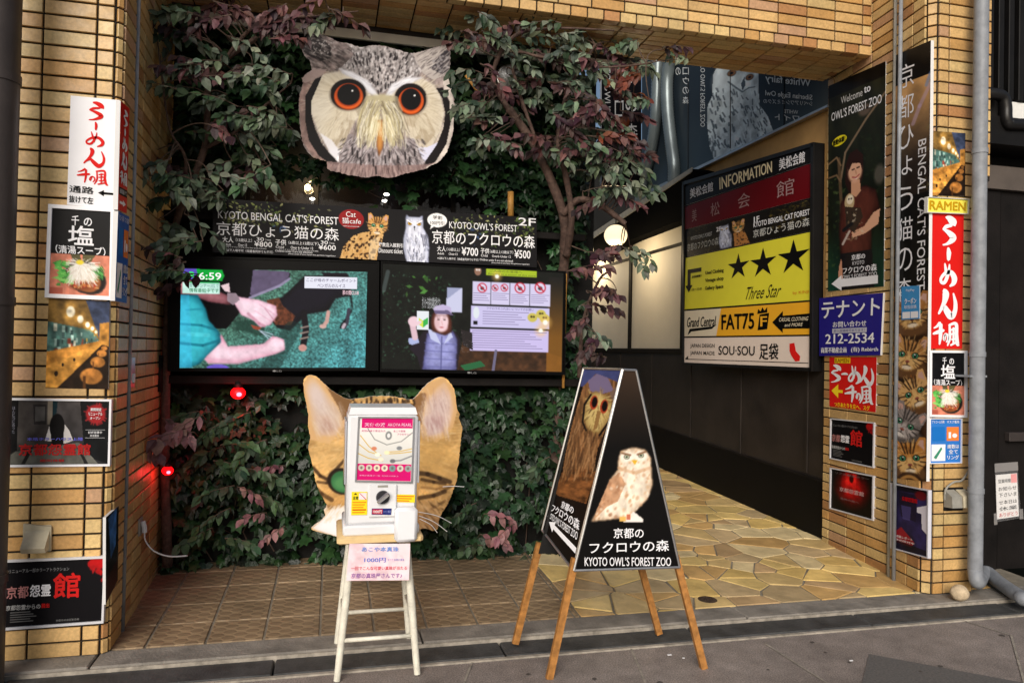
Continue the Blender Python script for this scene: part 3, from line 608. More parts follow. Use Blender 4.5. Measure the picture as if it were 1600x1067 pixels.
# ================================================================ plants
def leaf_tpl(kind):
    if kind == 'oval':
        mid = [(0, 0, 0), (0, .3, .0), (0, .62, -.03), (0, 1.0, -.14)]; sd = [(.16, .14, .03), (.29, .40, .06), (.19, .72, .0)]
        V = mid+sd+[(-x, y, z) for x, y, z in sd]; F = [(0, 4, 1), (1, 4, 5), (1, 5, 2), (2, 5, 6), (2, 6, 3), (0, 1, 7), (1, 8, 7), (1, 2, 8), (2, 9, 8), (2, 3, 9)]
    else:
        o = [(0, .06, 0), (.20, -.06, -.05), (.50, .16, -.10), (.31, .36, -.02), (.40, .66, -.08), (.15, .64, .0), (0, 1.0, -.10)]
        o = o+[(-x, y, z) for x, y, z in o[-2:0:-1]]; V = [(0, .38, .05)]+o; n = len(o); F = [(0, i+1, (i+1) % n+1) for i in range(n)]
    return np.array(V, float), F
LR = random.Random(99)
TPL = {k: leaf_tpl(k) for k in ('oval', 'ivy')}
def put_leaf(mb, kind, p, d, nrm, size, col, w=1.0):
    V, F = TPL[kind]; d = np.array(d, float); d /= np.linalg.norm(d); x = np.cross(d, nrm); L = np.linalg.norm(x)
    if L < 1e-4: return
    x /= L; z = np.cross(x, d); q = LR.uniform(-.9, 2.6); tw_ = LR.uniform(-.25, .25); zz = V[:, 2:3]*q+tw_*V[:, :1]*V[:, 1:2]+LR.uniform(-.12, .06)*V[:, 1:2]**2
    mb.add(np.asarray(p)+size*(V[:, :1]*w*x*LR.uniform(.85, 1.12)+V[:, 1:2]*d+zz*z), F, col)
def jit(c, r, a=.12): return np.clip(np.array(c)*r.uniform(1-a, 1+a)+np.array([r.uniform(-.02, .02) for _ in range(3)]), 0, 1)
GREEN = [hx(94, 106, 88), hx(76, 90, 70), hx(112, 122, 104), hx(60, 74, 56), hx(46, 58, 44)]; PURPLE = [hx(78, 50, 50), hx(62, 40, 41), hx(98, 66, 66), hx(52, 33, 36), hx(44, 28, 30)]; RUST = [hx(104, 54, 32), hx(84, 42, 28), hx(70, 36, 28)]
PINK = [hx(128, 90, 92), hx(112, 76, 80), hx(142, 104, 104)]; DARKG = [hx(48, 68, 44), hx(38, 55, 36), hx(62, 82, 56)]; IVY = [hx(36, 62, 36), hx(46, 76, 44), hx(27, 48, 28), hx(58, 92, 54)]
def ivy(name, label, boxes, seed, holes=.34, edge=None):
    r = random.Random(seed); t = thing(name, label, 'ivy', ((boxes[0][0]+boxes[0][2])/2, 4.9, boxes[0][1])); lf = MB(); st = MB()
    for (x0, z0, x1, z1, dens, dark) in boxes:
        for layer in range(2):
            z = z0
            while z < z1:
                x = x0+r.uniform(0, .05)
                while x < x1:
                    px, pz = x+r.uniform(-.03, .03), z+r.uniform(-.02, .02); n = float(fbm(np.array(px*9+seed), np.array(pz*9), seed, 3)); dep = .02+.10*float(vnoise(np.array(px*3.1), np.array(pz*3.1), seed+9))+(.03 if layer else 0)
                    if n > holes and r.random() < dens:
                        d = (r.uniform(-.75, .75), -.35-r.uniform(0, .4), -.75+r.uniform(-.35, .25)); nm = (r.uniform(-.35, .35), -.8, .75+r.uniform(-.35, .45))
                        c = jit(r.choice(IVY), r, .22)*dark
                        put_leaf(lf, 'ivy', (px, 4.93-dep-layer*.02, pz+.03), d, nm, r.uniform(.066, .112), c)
                    x += .066
                z += .047
        for _ in range(int((x1-x0)*5)):
            x = r.uniform(x0, x1); z = r.uniform(z0, z0+(z1-z0)*.4); P = []
            for k in range(7): P.append((x, 4.90-.02*r.random(), z)); x += r.uniform(-.07, .07); z += (z1-z0)*.1
            st.tube(P, .004, 5)
    lf.build('leaves', M['ivyleaf'], t, fix=False); st.build('stem', M['twig'], t); return t
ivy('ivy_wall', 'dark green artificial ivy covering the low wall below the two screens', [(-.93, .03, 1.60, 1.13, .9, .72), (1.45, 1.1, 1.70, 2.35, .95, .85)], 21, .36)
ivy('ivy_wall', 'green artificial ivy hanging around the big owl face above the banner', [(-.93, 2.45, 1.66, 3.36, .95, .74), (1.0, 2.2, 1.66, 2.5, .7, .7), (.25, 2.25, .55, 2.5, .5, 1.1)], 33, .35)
b = MB(); r = random.Random(5)
def sprig(lf, tw, p, d, L, n, cols, r, size=.072, droop=.5):
    p = np.array(p, float); d = np.array(d, float); d /= np.linalg.norm(d); P = [p.copy()]; dd = d.copy()
    for k in range(5):
        dd = dd+np.array([r.uniform(-.15, .15), r.uniform(-.15, .15), -.10*droop*2+r.uniform(-.08, .08)]); dd /= np.linalg.norm(dd); P.append(P[-1]+dd*L/5)
    tw.tube(P, np.linspace(.0032, .0012, 6), 5)
    for k in range(n):
        t = (k+.6)/n*5; i = min(int(t), 4); q = P[i]+(P[i+1]-P[i])*(t-i); sd = 1 if k % 2 else -1; e = P[min(i+1, 5)]-P[i]; e = e/np.linalg.norm(e)
        side = np.array([e[2]*sd, 0, -e[0]*sd])*.7; ld = e*.5+side+np.array([r.uniform(-.3, .3), -.25+r.uniform(-.3, .3), -.55-r.uniform(0, .5)]); nm = np.array([r.uniform(-.5, .5), -.85, .5+r.uniform(-.4, .5)])
        put_leaf(lf, 'oval', q, ld, nm, size*r.uniform(.75, 1.2), jit(r.choice(cols), r), r.uniform(.85, 1.15))
    put_leaf(lf, 'oval', P[-1], P[-1]-P[-2]+np.array([0, -.02, -.03]), (r.uniform(-.3, .3), -1, .4), size, jit(r.choice(cols), r)); return P
def inside(P, x, y):
    c = False; n = len(P)
    for i in range(n):
        (x1, y1), (x2, y2) = P[i], P[(i+1) % n]
        if (y1 > y) != (y2 > y) and x < (x2-x1)*(y-y1)/(y2-y1)+x1: c = not c
    return c
def atY(x, y, Y): d = ray(x, y); return CAM+d*(Y/d[1])
def pick(cl, r, x, y): return cl[0] if r.random() < cl[2] else cl[1]
def crown(lf, tw, poly, n, r, mixf, yr=(4.2, 4.62), keep=None, spots=(), limbs=(), size=.072):
    xs, ys = [p[0] for p in poly], [p[1] for p in poly]; pts = list(spots)
    while len(pts) < n+len(spots):
        x, y = r.uniform(min(xs), max(xs)), r.uniform(min(ys), max(ys))
        if inside(poly, x, y) and (keep is None or keep(x, y)): pts.append((x, y))
    for x, y in pts:
        Y = r.uniform(*yr); p = atY(x, y-8, Y); cols = mixf(x, y, r); d = (r.choice((-1, 1))*r.uniform(.5, 1), r.uniform(-.5, .1), r.uniform(-.35, .35))
        P = sprig(lf, tw, p-np.array(d)*.09, d, r.uniform(.16, .27), r.randint(7, 11), cols, r, size)
        if limbs:
            best = min((q for lb in limbs for q in lb), key=lambda q: np.linalg.norm(q-P[0])); m = (best+P[0])/2+np.array([r.uniform(-.05, .05), r.uniform(-.05, .05), r.uniform(.0, .06)]); t = np.linspace(0, 1, 7)[:, None]
            tw.tube((1-t)**2*best+2*t*(1-t)*m+t*t*P[0], np.linspace(.0045, .0026, 7), 5)
# right-hand artificial tree
t = thing('artificial_tree', 'tree with a curved brown trunk and mauve and green leaves right of the owl face', 'tree', (1.62, 4.5, 0))
def spline(P, n=40):
    P = np.array(P, float); k = len(P); out = []
    for i in range(k-1):
        p0, p1, p2, p3 = P[max(i-1, 0)], P[i], P[i+1], P[min(i+2, k-1)]
        for u in np.linspace(0, 1, n//(k-1)+1)[:-1]: out.append(.5*((2*p1)+(-p0+p2)*u+(2*p0-5*p1+4*p2-p3)*u*u+(-p0+3*p1-3*p2+p3)*u**3))
    return np.array(out+[P[-1]])
def limb(mb, pix, r0, r1, wob=.0, seed=1):
    P = spline([atY(x, y, Y) for x, y, Y in pix], 44); rr = random.Random(seed); R = np.linspace(r0, r1, len(P))*np.array([1+rr.uniform(-.12, .12) for _ in P]); mb.tube(P, R, 10); return P
b = MB(); T1 = limb(b, [(868, 885, 4.84), (868, 720, 4.84), (870, 580, 4.84), (874, 480, 4.82), (882, 405, 4.70), (882, 345, 4.58), (862, 285, 4.52), (833, 225, 4.5), (795, 170, 4.5)], .05, .024, seed=1); trk = b.build('trunk', M['bark'], t, smooth=True)
b = MB(); T2 = limb(b, [(885, 400, 4.66), (893, 340, 4.5), (884, 275, 4.45), (872, 225, 4.42), (885, 150, 4.4), (930, 70, 4.4)], .024, .009, seed=2); b.build('branch', M['bark'], trk, smooth=True)
b = MB(); T3 = limb(b, [(880, 335, 4.55), (905, 312, 4.45), (940, 322, 4.42), (977, 350, 4.4)], .022, .017, seed=3); b.build('branch', M['bark'], trk, smooth=True)
b = MB(); T4 = limb(b, [(795, 172, 4.5), (770, 120, 4.45), (800, 60, 4.35), (860, 45, 4.3), (960, 48, 4.2)], .02, .004, seed=4); b.build('branch', M['bark'], trk, smooth=True)
b = MB(); T5 = limb(b, [(905, 590, 4.62), (912, 500, 4.5), (935, 440, 4.4), (950, 425, 4.38)], .014, .006, seed=5); b.build('branch', M['bark'], trk, smooth=True)
b = MB(); T6 = limb(b, [(862, 285, 4.52), (800, 100, 4.4), (850, 90, 4.35), (940, 105, 4.3), (1010, 100, 4.25)], .012, .004, seed=6); b.build('branch', M['bark'], trk, smooth=True)
lf, tw = MB(), MB(); r = random.Random(41)
def mix_r(x, y, r):
    q = r.random()
    if x > 930 and 110 < y < 240 and q < .45: return RUST
    return GREEN if q < .62 else PURPLE
owl_clear = lambda x, y: not (x < 712 and y > 50)
crown(lf, tw, [(718, 25), (760, 12), (850, 26), (905, 40), (970, 60), (1000, 95), (1030, 120), (1025, 175), (985, 235), (1005, 275), (965, 325), (905, 290), (850, 250), (780, 240), (735, 205), (718, 120)], 108, r, mix_r, keep=owl_clear,
      spots=[(1050, 78), (1062, 88), (1010, 285), (1000, 300), (955, 300), (935, 318), (960, 392), (985, 400), (1003, 398), (930, 400), (935, 462), (952, 455), (905, 425), (925, 540), (938, 560), (920, 520), (905, 505), (930, 480), (735, 165), (728, 130), (945, 120), (960, 150), (975, 190), (950, 215), (985, 160), (930, 180), (965, 250), (940, 270), (915, 130), (990, 120), (920, 225), (770, 60), (800, 90), (740, 60), (825, 130), (850, 90)], limbs=(T1, T2, T3, T4, T5, T6))
tw.build('twig', M['twig'], lf.build('crown', M['leaf'], t, fix=False))
# left-hand artificial tree
t = thing('artificial_tree', 'artificial tree of drooping green and mauve sprays left of the owl face', 'tree', (-.8, 4.6, 0))
b = MB(); L1 = limb(b, [(262, 885, 4.75), (258, 700, 4.75), (262, 500, 4.72), (275, 350, 4.7), (320, 230, 4.6), (330, 120, 4.5), (400, 60, 4.45)], .03, .014, seed=8); trk = b.build('trunk', M['bark'], t, smooth=True)
b = MB(); L2 = limb(b, [(320, 232, 4.6), (370, 205, 4.55), (420, 160, 4.5), (455, 130, 4.45)], .012, .004, seed=9); b.build('branch', M['bark'], trk, smooth=True)
b = MB(); L3 = limb(b, [(330, 125, 4.5), (400, 40, 4.35), (500, 25, 4.3), (560, 18, 4.25)], .012, .003, seed=10); b.build('branch', M['bark'], trk, smooth=True)
b = MB(); L4 = limb(b, [(285, 320, 4.66), (290, 250, 4.5), (265, 200, 4.4), (250, 100, 4.35)], .012, .004, seed=12); b.build('branch', M['bark'], trk, smooth=True)
lf, tw = MB(), MB(); r = random.Random(52)
def mix_l(x, y, r): return PURPLE if r.random() < (.8 if (y < 50 and x > 320) else .2) else (GREEN if r.random() < .8 else DARKG)
crown(lf, tw, [(240, 20), (300, 5), (420, 5), (545, 8), (540, 36), (470, 45), (440, 90), (448, 190), (430, 235), (410, 280), (355, 318), (322, 330), (312, 372), (285, 400), (245, 330), (222, 275), (240, 235), (255, 180), (240, 120)], 74, r, mix_l, yr=(4.15, 4.6),
      keep=lambda x, y: not (230 < x < 340 and 150 < y < 235 and r.random() < .7), spots=[(268, 402), (283, 428), (290, 440), (262, 418), (245, 80), (240, 262), (225, 280), (345, 262), (308, 350), (292, 385)], limbs=(L1, L2, L3, L4))
tw.build('twig', M['twig'], lf.build('crown', M['leaf'], t, fix=False))
# leafy sprays tucked into the ivy
def spray(label, spots, cols, seed, yr=(4.55, 4.7), size=.075, ln=.2, n=8):
    r = random.Random(seed); c = atY(*spots[0], 4.75); t = thing('leafy_spray', label, 'foliage spray', c, 'sprays of artificial leaves tucked into the ivy'); lf, tw = MB(), MB(); base = []
    for x, y in spots:
        d = (r.choice((-1, 1))*r.uniform(.6, 1), -.35, r.uniform(-.3, .3)); p = atY(x, y, r.uniform(*yr)); P = sprig(lf, tw, p-np.array(d)*.08, d, ln, n, cols, r, size)
        m = np.array([P[0][0], 4.9, P[0][2]-.05]); u = np.linspace(0, 1, 5)[:, None]; tw.tube(m*(1-u)+P[0]*u+np.array([0, 0, -.03])*u*(1-u)*4, .003, 5); base.append(m)
    base.sort(key=lambda q: q[0]); tw.tube(np.array(base+[base[-1]+[.02, 0, -.05]]), .004, 5)
    lf.build('leaves', M['leaf'], t, fix=False); tw.build('stem', M['twig'], t)
spray('pink mauve leaf spray sticking out beside the left pillar, above the lower red lamp', [(282, 672), (270, 660), (228, 690), (298, 655)], PINK, 1, (4.4, 4.5), .085, .2, 7)
spray('dull green leaf spray under the upper red lamp, left of the cat cutout', [(345, 660), (375, 645), (360, 690), (330, 700), (395, 690), (310, 640), (350, 720), (380, 730)], DARKG, 2)
spray('dull green leaf spray low on the left of the ivy, by the floor tiles', [(340, 800), (370, 840), (310, 830), (350, 760), (410, 770), (420, 740)], DARKG, 3)
spray('small pink leaf spray hanging left of the cat cutout whiskers', [(400, 800), (428, 830), (392, 762), (425, 725)], PINK, 4, (4.6, 4.7), .062, .15, 6)
spray('pink mauve leaf spray low on the ivy between the cat cutout and the sandwich board', [(775, 800), (790, 822), (765, 835)], PINK, 5, (4.55, 4.65), .075, .18, 6)
spray('dull green leaf spray low on the ivy just right of the cat cutout', [(730, 790), (715, 800), (740, 850), (820, 870), (830, 740), (845, 720)], DARKG, 6, (4.62, 4.72), .066, .16, 7)
# ================================================================ objects
# dark drainpipe at the left edge
t = thing('drainpipe', 'dark brown drainpipe running up the left edge in front of the tiled pillar', 'pipe', (-1.35, 3.40, 0))
b = MB(); b.tube([(-1.35, 3.42, -.03), (-1.35, 3.42, 4.9)], .080, 28); pl_ = b.build('pipe', M['darkpole'], t); smooth_by_angle(pl_)
for z in (.42, 1.55, 2.46):
    b = MB(); b.tube([(-1.35, 3.42, z), (-1.35, 3.42, z+.035)], .085, 28); smooth_by_angle(b.build('collar', M['darkpole'], pl_))
# grey drainpipe at the right
t = thing('drainpipe', 'grey weathered drainpipe with an elbow at the foot of the right pillar', 'pipe', (3.79, 3.52, 0))
gx = 3.702; b = MB(); b.tube([(gx-.0, 3.56, .16), (gx, 3.56, 4.9)], .040, 24); el = b.build('pipe', M['grey'], t); smooth_by_angle(el)
b = MB(); b.tube(spline([(gx, 3.56, .24), (gx, 3.56, .17), (gx+.012, 3.552, .10), gz(1540, 893, .06), gz(1562, 910, .05), gz(1592, 930, .05), gz(1612, 937, .05), gz(1720, 940, .05)], 56), .040, 20); smooth_by_angle(b.build('elbow', M['grey'], t))
for z in (.62, 1.42, 2.62):
    b = MB(); b.tube([(gx, 3.56, z), (gx, 3.56, z+.03)], .044, 24); smooth_by_angle(b.build('collar', M['grey'], el))
b = MB(); b.box((gx-.06, 3.55, 1.30), (gx+.06, 3.68, 1.312)); b.build('bracket', M['grey'], el)
# stone
b = MB(); c = gz(1499, 938); bm = bmesh.new(); bmesh.ops.create_icosphere(bm, subdivisions=3, radius=.05)
V = np.array([v.co[:] for v in bm.verts]); F = [tuple(v.index for v in f.verts) for f in bm.faces]; bm.free()
V *= (1+.22*(fbm(V[:, 0]*22+5, V[:, 1]*22+V[:, 2]*17, 3)-.5))[:, None]*np.array([1.08, .9, .92]); b.add(V+np.array([c[0], c[1], .044]), F)
tagit(b.build('stone', mat('pale_stone', hx(196, 176, 146), .85, var=(.7, 1.15), scale=30, bump=.5), smooth=True), 'small pale round stone on the kerb at the foot of the right pillar', 'stone')
# drain cover on the flagstones
c = gz(1105, 937); b = MB(); b.lathe([(.001, .004), (.052, .004), (.058, .001), (.058, -.01)], (c[0], c[1], .002), 24); b.lathe([(.001, .007), (.012, .007), (.012, .003)], (c[0], c[1], .002), 12)
for k in range(10): a = k*math.pi/5; b.box((c[0]+.034*math.cos(a)-.006, c[1]+.034*math.sin(a)-.006, .005), (c[0]+.034*math.cos(a)+.006, c[1]+.034*math.sin(a)+.006, .0085))
tagit(b.build('drain_cover', mat('rusty_iron', hx(76, 62, 52), .7, .4, var=(.6, 1.3), scale=40), smooth=False), 'small round iron drain cover set in the yellow flagstones', 'drain cover')
# vent hood on left pillar, sockets on right pillar
c = LF.at(60, 838); t = thing('vent_hood', 'cream plastic vent hood on the left pillar between two dark posters', 'vent', c)
b = MB(); s = .055; b.prism([c+np.array(p) for p in ((-s, -.005, -.062), (s, -.005, -.062), (s, -.005, .045), (-s, -.005, .062))], (0, -.012, 0)); b.build('base_plate', M['plastic'], t)
b = MB(); V = [c+np.array(p) for p in ((-.045, 0, .05), (.05, 0, .05), (.05, -.075, -.035), (-.045, -.075, -.035), (-.045, -.06, -.058), (.05, -.06, -.058), (-.045, 0, -.05), (.05, 0, -.05))]
b.add(V, [(0, 1, 2, 3), (3, 2, 5, 4), (4, 5, 7, 6), (0, 3, 4, 6), (1, 7, 5, 2), (0, 6, 7, 1)]); b.build('hood', M['plastic'], t)
c = RF.at(1492, 778); t = thing('outdoor_socket', 'pair of grey weatherproof socket hoods beside the grey drainpipe', 'socket', c)
b = MB(); b.box(c+[-.075, -.004, -.075], c+[.06, .012, .065], bev=.004); b.build('base_plate', M['black'], t)
for dx, g in ((-.045, 'greyplastic'), (.035, 'plastic')):
    q = c+np.array([dx, 0, .005]); V = [q+np.array(p) for p in ((-.034, 0, .05), (.034, 0, .05), (.036, -.06, .015), (-.036, -.06, .015), (-.036, -.065, -.05), (.036, -.065, -.05), (-.034, 0, -.055), (.034, 0, -.055))]
    b = MB(); b.add(V, [(0, 1, 2, 3), (3, 2, 5, 4), (4, 5, 7, 6), (0, 3, 4, 6), (1, 7, 5, 2), (0, 6, 7, 1)]); b.build('socket_hood', M[g], t)
b = MB(); b.tube(spline([c+np.array(p) for p in ((-.08, -.005, -.01), (-.085, -.02, .06), (-.03, -.02, .10), (.03, -.02, .11), (.08, -.02, .17))], 24), .006, 8); b.build('cable', M['greyplastic'], t, smooth=True)
# switch plate and white plug on the left side wall
c = LS.at(206, 582); t = thing('switch_plate', 'narrow steel switch plate high on the side of the left pillar', 'switch', c)
b = MB(); b.box(c+[-.003, -.035, -.075], c+[.006, .035, .075], bev=.002); b.build('plate', M['alu'], t)
b = MB(); b.box(c+[.004, -.014, -.05], c+[.014, .014, -.005], bev=.003); b.build('rocker', M['white'], t)
c = LS.at(219, 823); t = thing('power_cable', 'white plug and cable at the foot of the left pillar, running into the ivy', 'cable', c)
b = MB(); b.box(c+[-.004, -.035, -.045], c+[.005, .035, .05], bev=.003); b.build('outlet', M['greyplastic'], t)
b = MB(); b.tube([c+np.array(p) for p in ((.012, 0, .03), (.02, 0, .0), (.022, 0, -.03))], .013, 10); b.build('plug', M['white'], t)
b = MB(); b.tube(spline([c+np.array(p) for p in ((.022, 0, -.03), (.028, 0, -.075), (.07, .0, -.13), (.14, .03, -.17), (.22, .1, -.19))], 24), .004, 8); b.build('wire', M['white'], t, smooth=True)
# battens
for k, (pts, Y, lb) in enumerate((([(798, 300), (798, 338)], 4.72, 'short bamboo batten standing on the banner top at the right'), ([(728, 118), (748, 146)], 4.6, 'short bamboo stick leaning in the leaves right of the owl face'), ([(884, 428), (880, 606)], 4.70, 'thin bamboo batten along the right edge of the right-hand screen'), ([(249, 555), (248, 612)], 4.7, 'short wooden batten left of the left-hand screen, above the ivy'))):
    b = MB(); p = [atY(x, y, Y) for x, y in pts]; b.tube(p, .021 if k in (0, 3) else .010, 8); tagit(b.build('batten', M['batten'] if k != 3 else M['darkwood'], smooth=True), lb, 'batten', 'wooden battens on the shopfront')
# round convex mirror
c = atY(797, 124, 4.66); t = thing('round_lamp', 'round clear glass lamp half hidden in the tree right of the owl face', 'lamp', c)
b = MB(); b.lathe([(.001, .05), (.05, .044), (.08, .02), (.088, 0), (.08, -.02)], c, 28, axis=(0, -1, 0)); b.build('bowl', glass('clear_bowl', (.25, .25, .24), .05, .5), t, smooth=True)
b = MB(); b.lathe([(.088, .0), (.095, .006), (.088, .012)], c, 28, axis=(0, -1, 0)); b.build('rim', M['alu'], t, smooth=True)
# paper lanterns
warm = emit('lantern_paper', hx(255, 232, 188), .62); lanP = [(3.15, 7.92, 962, 368, .132), (3.15, 9.6, 914, 392, .132)]
for k, (X, Y, px, py, R) in enumerate(lanP):
    c = atY(px, py, Y); t = thing('paper_lantern', ('near' if k == 0 else 'far')+' round white paper lantern glowing in the passage '+('in front of the cream panels' if k == 0 else 'half hidden behind the tree trunk'), 'lantern', c, 'lanterns along the passage'); b = MB(); pr = []
    for i in range(33):
        a = -math.pi/2*.86+i/32*math.pi*.86; pr.append((R*math.cos(a)*(1+.015*math.cos(i*math.pi)), R*.92*math.sin(a)))
    b.lathe(pr, c, 28); b.build('shade', warm, t, smooth=True)
    b = MB(); b.lathe([(R*.26, R*.86), (R*.3, R*.9), (R*.3, R*.98), (.004, R*.99)], c, 20); b.tube([c+[0, 0, R*.9], c+[0, 0, R*1.9]], .006, 6); b.build('cap', M['black'], t, smooth=True)
    b = MB(); b.lathe([(R*.24, -R*.86), (R*.28, -R*.9), (R*.28, -R*.98), (.004, -R*.99)], c, 20); b.build('base_ring', M['black'], t, smooth=True)
    l = bpy.data.lights.new('lantern_light', 'POINT'); l.energy = 9 if k == 0 else 9; l.color = (1.0, .78, .48); l.shadow_soft_size = .12; lo = bpy.data.objects.new('lantern_light', l); COL.objects.link(lo); lo.location = (0, -.0, -.24); lo.parent = t
# warm bulbs in the strip window
bl = emit('warm_bulb', hx(255, 220, 150), 9.0); ws = emit('white_downlight', hx(255, 250, 240), 4.0)
for k, (x, y, rx, lb) in enumerate(((481, 293, .020, 'bright warm bulb shining in the strip window under the owl face'), (488, 311, .017, 'oval white downlight low in the strip window, nearest the warm bulb'), (610, 287, .016, 'white downlight in the strip window, highest of the three right under the owl'), (604, 304, .018, 'white downlight in the strip window, middle of the three right under the owl'), (601, 314, .018, 'white downlight in the strip window just above the banner, lowest of the three'))):
    c = atY(x, y, 4.945); b = MB(); v = 1.0 if k == 0 else .5
    pr = [(rx*math.cos(a), rx*v*math.sin(a)) for a in np.linspace(-1.5, 1.5, 9)]; b.lathe(pr, c, 14); tagit(b.build('light_bulb', bl if k == 0 else ws, smooth=True, base=c), lb, 'light', 'lights in the strip window')
    if k == 0:
        l = bpy.data.lights.new('bulb_light', 'POINT'); l.energy = 1.6; l.color = (1, .75, .4); l.shadow_soft_size = .03; lo = bpy.data.objects.new('bulb_light', l); COL.objects.link(lo); lo.location = tuple(c+np.array([0, -.06, .02]))
# red lamps in the ivy
redm = emit('red_lamp_glass', hx(255, 8, 14), 1.1); hot = emit('red_lamp_core', hx(255, 90, 110), 3.0)
for k, (x, y, Y, R) in enumerate(((372, 614, 4.74, .044), (262, 735, 4.66, .032))):
    c = atY(x, y, Y); t = thing('red_lamp', ('upper' if k == 0 else 'lower')+' glowing red lamp in the ivy '+('just below the left-hand screen' if k == 0 else 'beside the left pillar under the pink leaves'), 'lamp', c, 'red lamps in the ivy')
    b = MB(); b.lathe([(R*math.cos(a), R*.85*math.sin(a)) for a in np.linspace(-1.5, 1.5, 11)], c, 18); b.build('bulb', redm, t, smooth=True)
    b = MB(); q = c+np.array([.010, -R*.86, -.006]); b.lathe([(R*.36*math.cos(a), R*.3*math.sin(a)) for a in np.linspace(-1.5, 1.5, 7)], q, 12); b.build('hot_spot', hot, t, smooth=True)
    b = MB(); b.lathe([(R*.5, R*.7), (R*.62, R*.8), (R*.6, R*1.5), (.004, R*1.55)], c, 16); b.tube([c+[0, 0, R*1.4], c+[0, .08, R*2.2]], .006, 6); b.build('socket', M['black'], t, smooth=True)
    l = bpy.data.lights.new('red_light', 'POINT'); l.energy = .75 if k == 0 else .2; l.color = (1, .02, .03); l.shadow_soft_size = .04; lo = bpy.data.objects.new('red_light', l); COL.objects.link(lo); lo.location = (0, -.075, 0); lo.parent = t
# stool
sx, sy = .228, 3.44; H = .553
t = thing('stool', 'cream painted wooden bar stool with pale seat, carrying the white vending box', 'stool', (sx, sy, 0))
b = MB(); b.box((sx-.186, sy-.186, H), (sx+.186, sy+.186, H+.032), bev=.012); smooth_by_angle(b.build('seat', M['seat'], t))
def legp(ax, ay, z): k = (H-z)/H; return np.array([sx+ax*(.118+.052*k), sy+ay*(.118+.052*k), z])
for ax in (-1, 1):
    for ay in (-1, 1):
        z0 = -.03 if sy+ay*.17 < 3.36 else 0.0
        b = MB(); b.tube([legp(ax, ay, z0), legp(ax, ay, H*.5), legp(ax, ay, H)], [.0145, .0175, .0155], 14); smooth_by_angle(b.build('leg', M['cream'], t))
for a, c, z in (((-1, -1), (1, -1), .135), ((-1, 1), (1, 1), .145), ((-1, -1), (-1, 1), .215), ((1, -1), (1, 1), .215), ((-1, -1), (1, -1), .27)):
    if z == .27: continue
    b = MB(); b.tube([legp(*a, z), legp(*c, z)], .0095, 10); b.build('rung', M['cream'], t, smooth=True)
# vending box
mx0, mx1, my0, my1, mz0, mz1 = .078, .385, 3.285, 3.585, H+.033, 1.112
t = thing('capsule_machine', 'white coin capsule machine with a pink jewellery poster, standing on the stool', 'vending machine', (.23, 3.43, mz0))
b = MB(); b.box((mx0-.012, my0-.014, mz0), (mx1+.012, my1, mz0+.045), bev=.008); b.box((mx0, my0, mz0+.045), (mx1, my1, mz1), bev=.012); smooth_by_angle(b.build('body', M['white'], t))
b = MB(); c2 = (mx0+mx1)/2; b.prism([(mx0+.004, my0+.004, mz1), (mx1-.004, my0+.004, mz1), (mx1-.012, my0+.02, mz1+.03), (mx0+.012, my0+.02, mz1+.03)], (0, .24, 0)); b.build('lid', M['white'], t)
sp = mat('smoked_plastic', hx(170, 172, 178), .15, var=(.9, 1.05))
for xa in (mx0-.010, mx1+.002):
    b = MB(); b.box((xa, my0+.01, mz0+.22), (xa+.008, my1-.05, mz1-.03), bev=.002); b.build('side_cover', sp, t)
MF = Plane((mx0, my0-.004), (mx1, my0-.004)); MFL = MF
def mpt(x, y, off=0.0): return MF.shift(off).at(x, y)
dk = mpt(598, 776); b = MB(); q0, q1 = mpt(577, 757), mpt(619, 806); b.box((q0[0], my0-.012, q1[2]), (q1[0], my0, q0[2]), bev=.004); mech = b.build('coin_plate', M['white'], t)
b = MB(); b.lathe([(.030, -.0), (.030, .006), (.026, .014), (.004, .016)], (dk[0], my0-.012, dk[2]), 24, axis=(0, -1, 0)); dial = b.build('dial', mat('dark_chrome', hx(60, 60, 66), .25, .7), mech); smooth_by_angle(dial)
b = MB(); a = math.radians(-40); Rm = np.array([[math.cos(a), 0, math.sin(a)], [0, 1, 0], [-math.sin(a), 0, math.cos(a)]]); b.box((dk[0]-.031, my0-.046, dk[2]-.008), (dk[0]+.031, my0-.022, dk[2]+.008), bev=.005, rot=Rm); b.build('handle', M['alu'], mech)
b = MB(); q0, q1 = mpt(616, 790), mpt(650, 842); b.box((q0[0], my0-.055, q1[2]-.0), (q1[0], my0-.002, q0[2]), bev=.014); smooth_by_angle(b.build('dispensing_cup', mat('frosted_cup', hx(226, 228, 232), .2, var=(.95, 1.02)), t))
b = MB(); q0, q1 = mpt(590, 757.5), mpt(606, 760.5); b.box((q0[0], my0-.0135, q1[2]), (q1[0], my0-.011, q0[2])); b.build('coin_slot', M['greyplastic'], mech)
# wall end on the right: dark neighbour
t = thing('dark_wooden_wall', 'dark brown wooden wall of the house next door, right of the grey drainpipe', 'wall', (4.5, 3.9, 0))
b = MB(); b.box((3.99, 4.02, 0), (4.36, 4.10, 2.54), bev=.004); b.box((4.37, 4.03, 0), (6.5, 4.10, 2.54)); b.build('boarding', M['darkwood'], t)
b = MB(); b.box((3.97, 3.86, 2.80), (6.5, 4.12, 2.98)); b.build('lintel', M['black'], t)
b = MB(); b.box((3.97, 3.99, 2.545), (6.5, 4.12, 2.70)); b.build('head_board', mat('grey_brown_board', hx(84, 76, 70), .6, var=(.8, 1.2), scale=4), t)
b = MB(); b.box((3.97, 4.13, 2.5), (6.5, 4.3, 3.2)); b.build('recess', M['black'], t)
b = MB(); b.box((4.44, 4.05, 3.04), (6.5, 4.12, 3.165)); b.build('white_panel', M['whitemetal'], t)
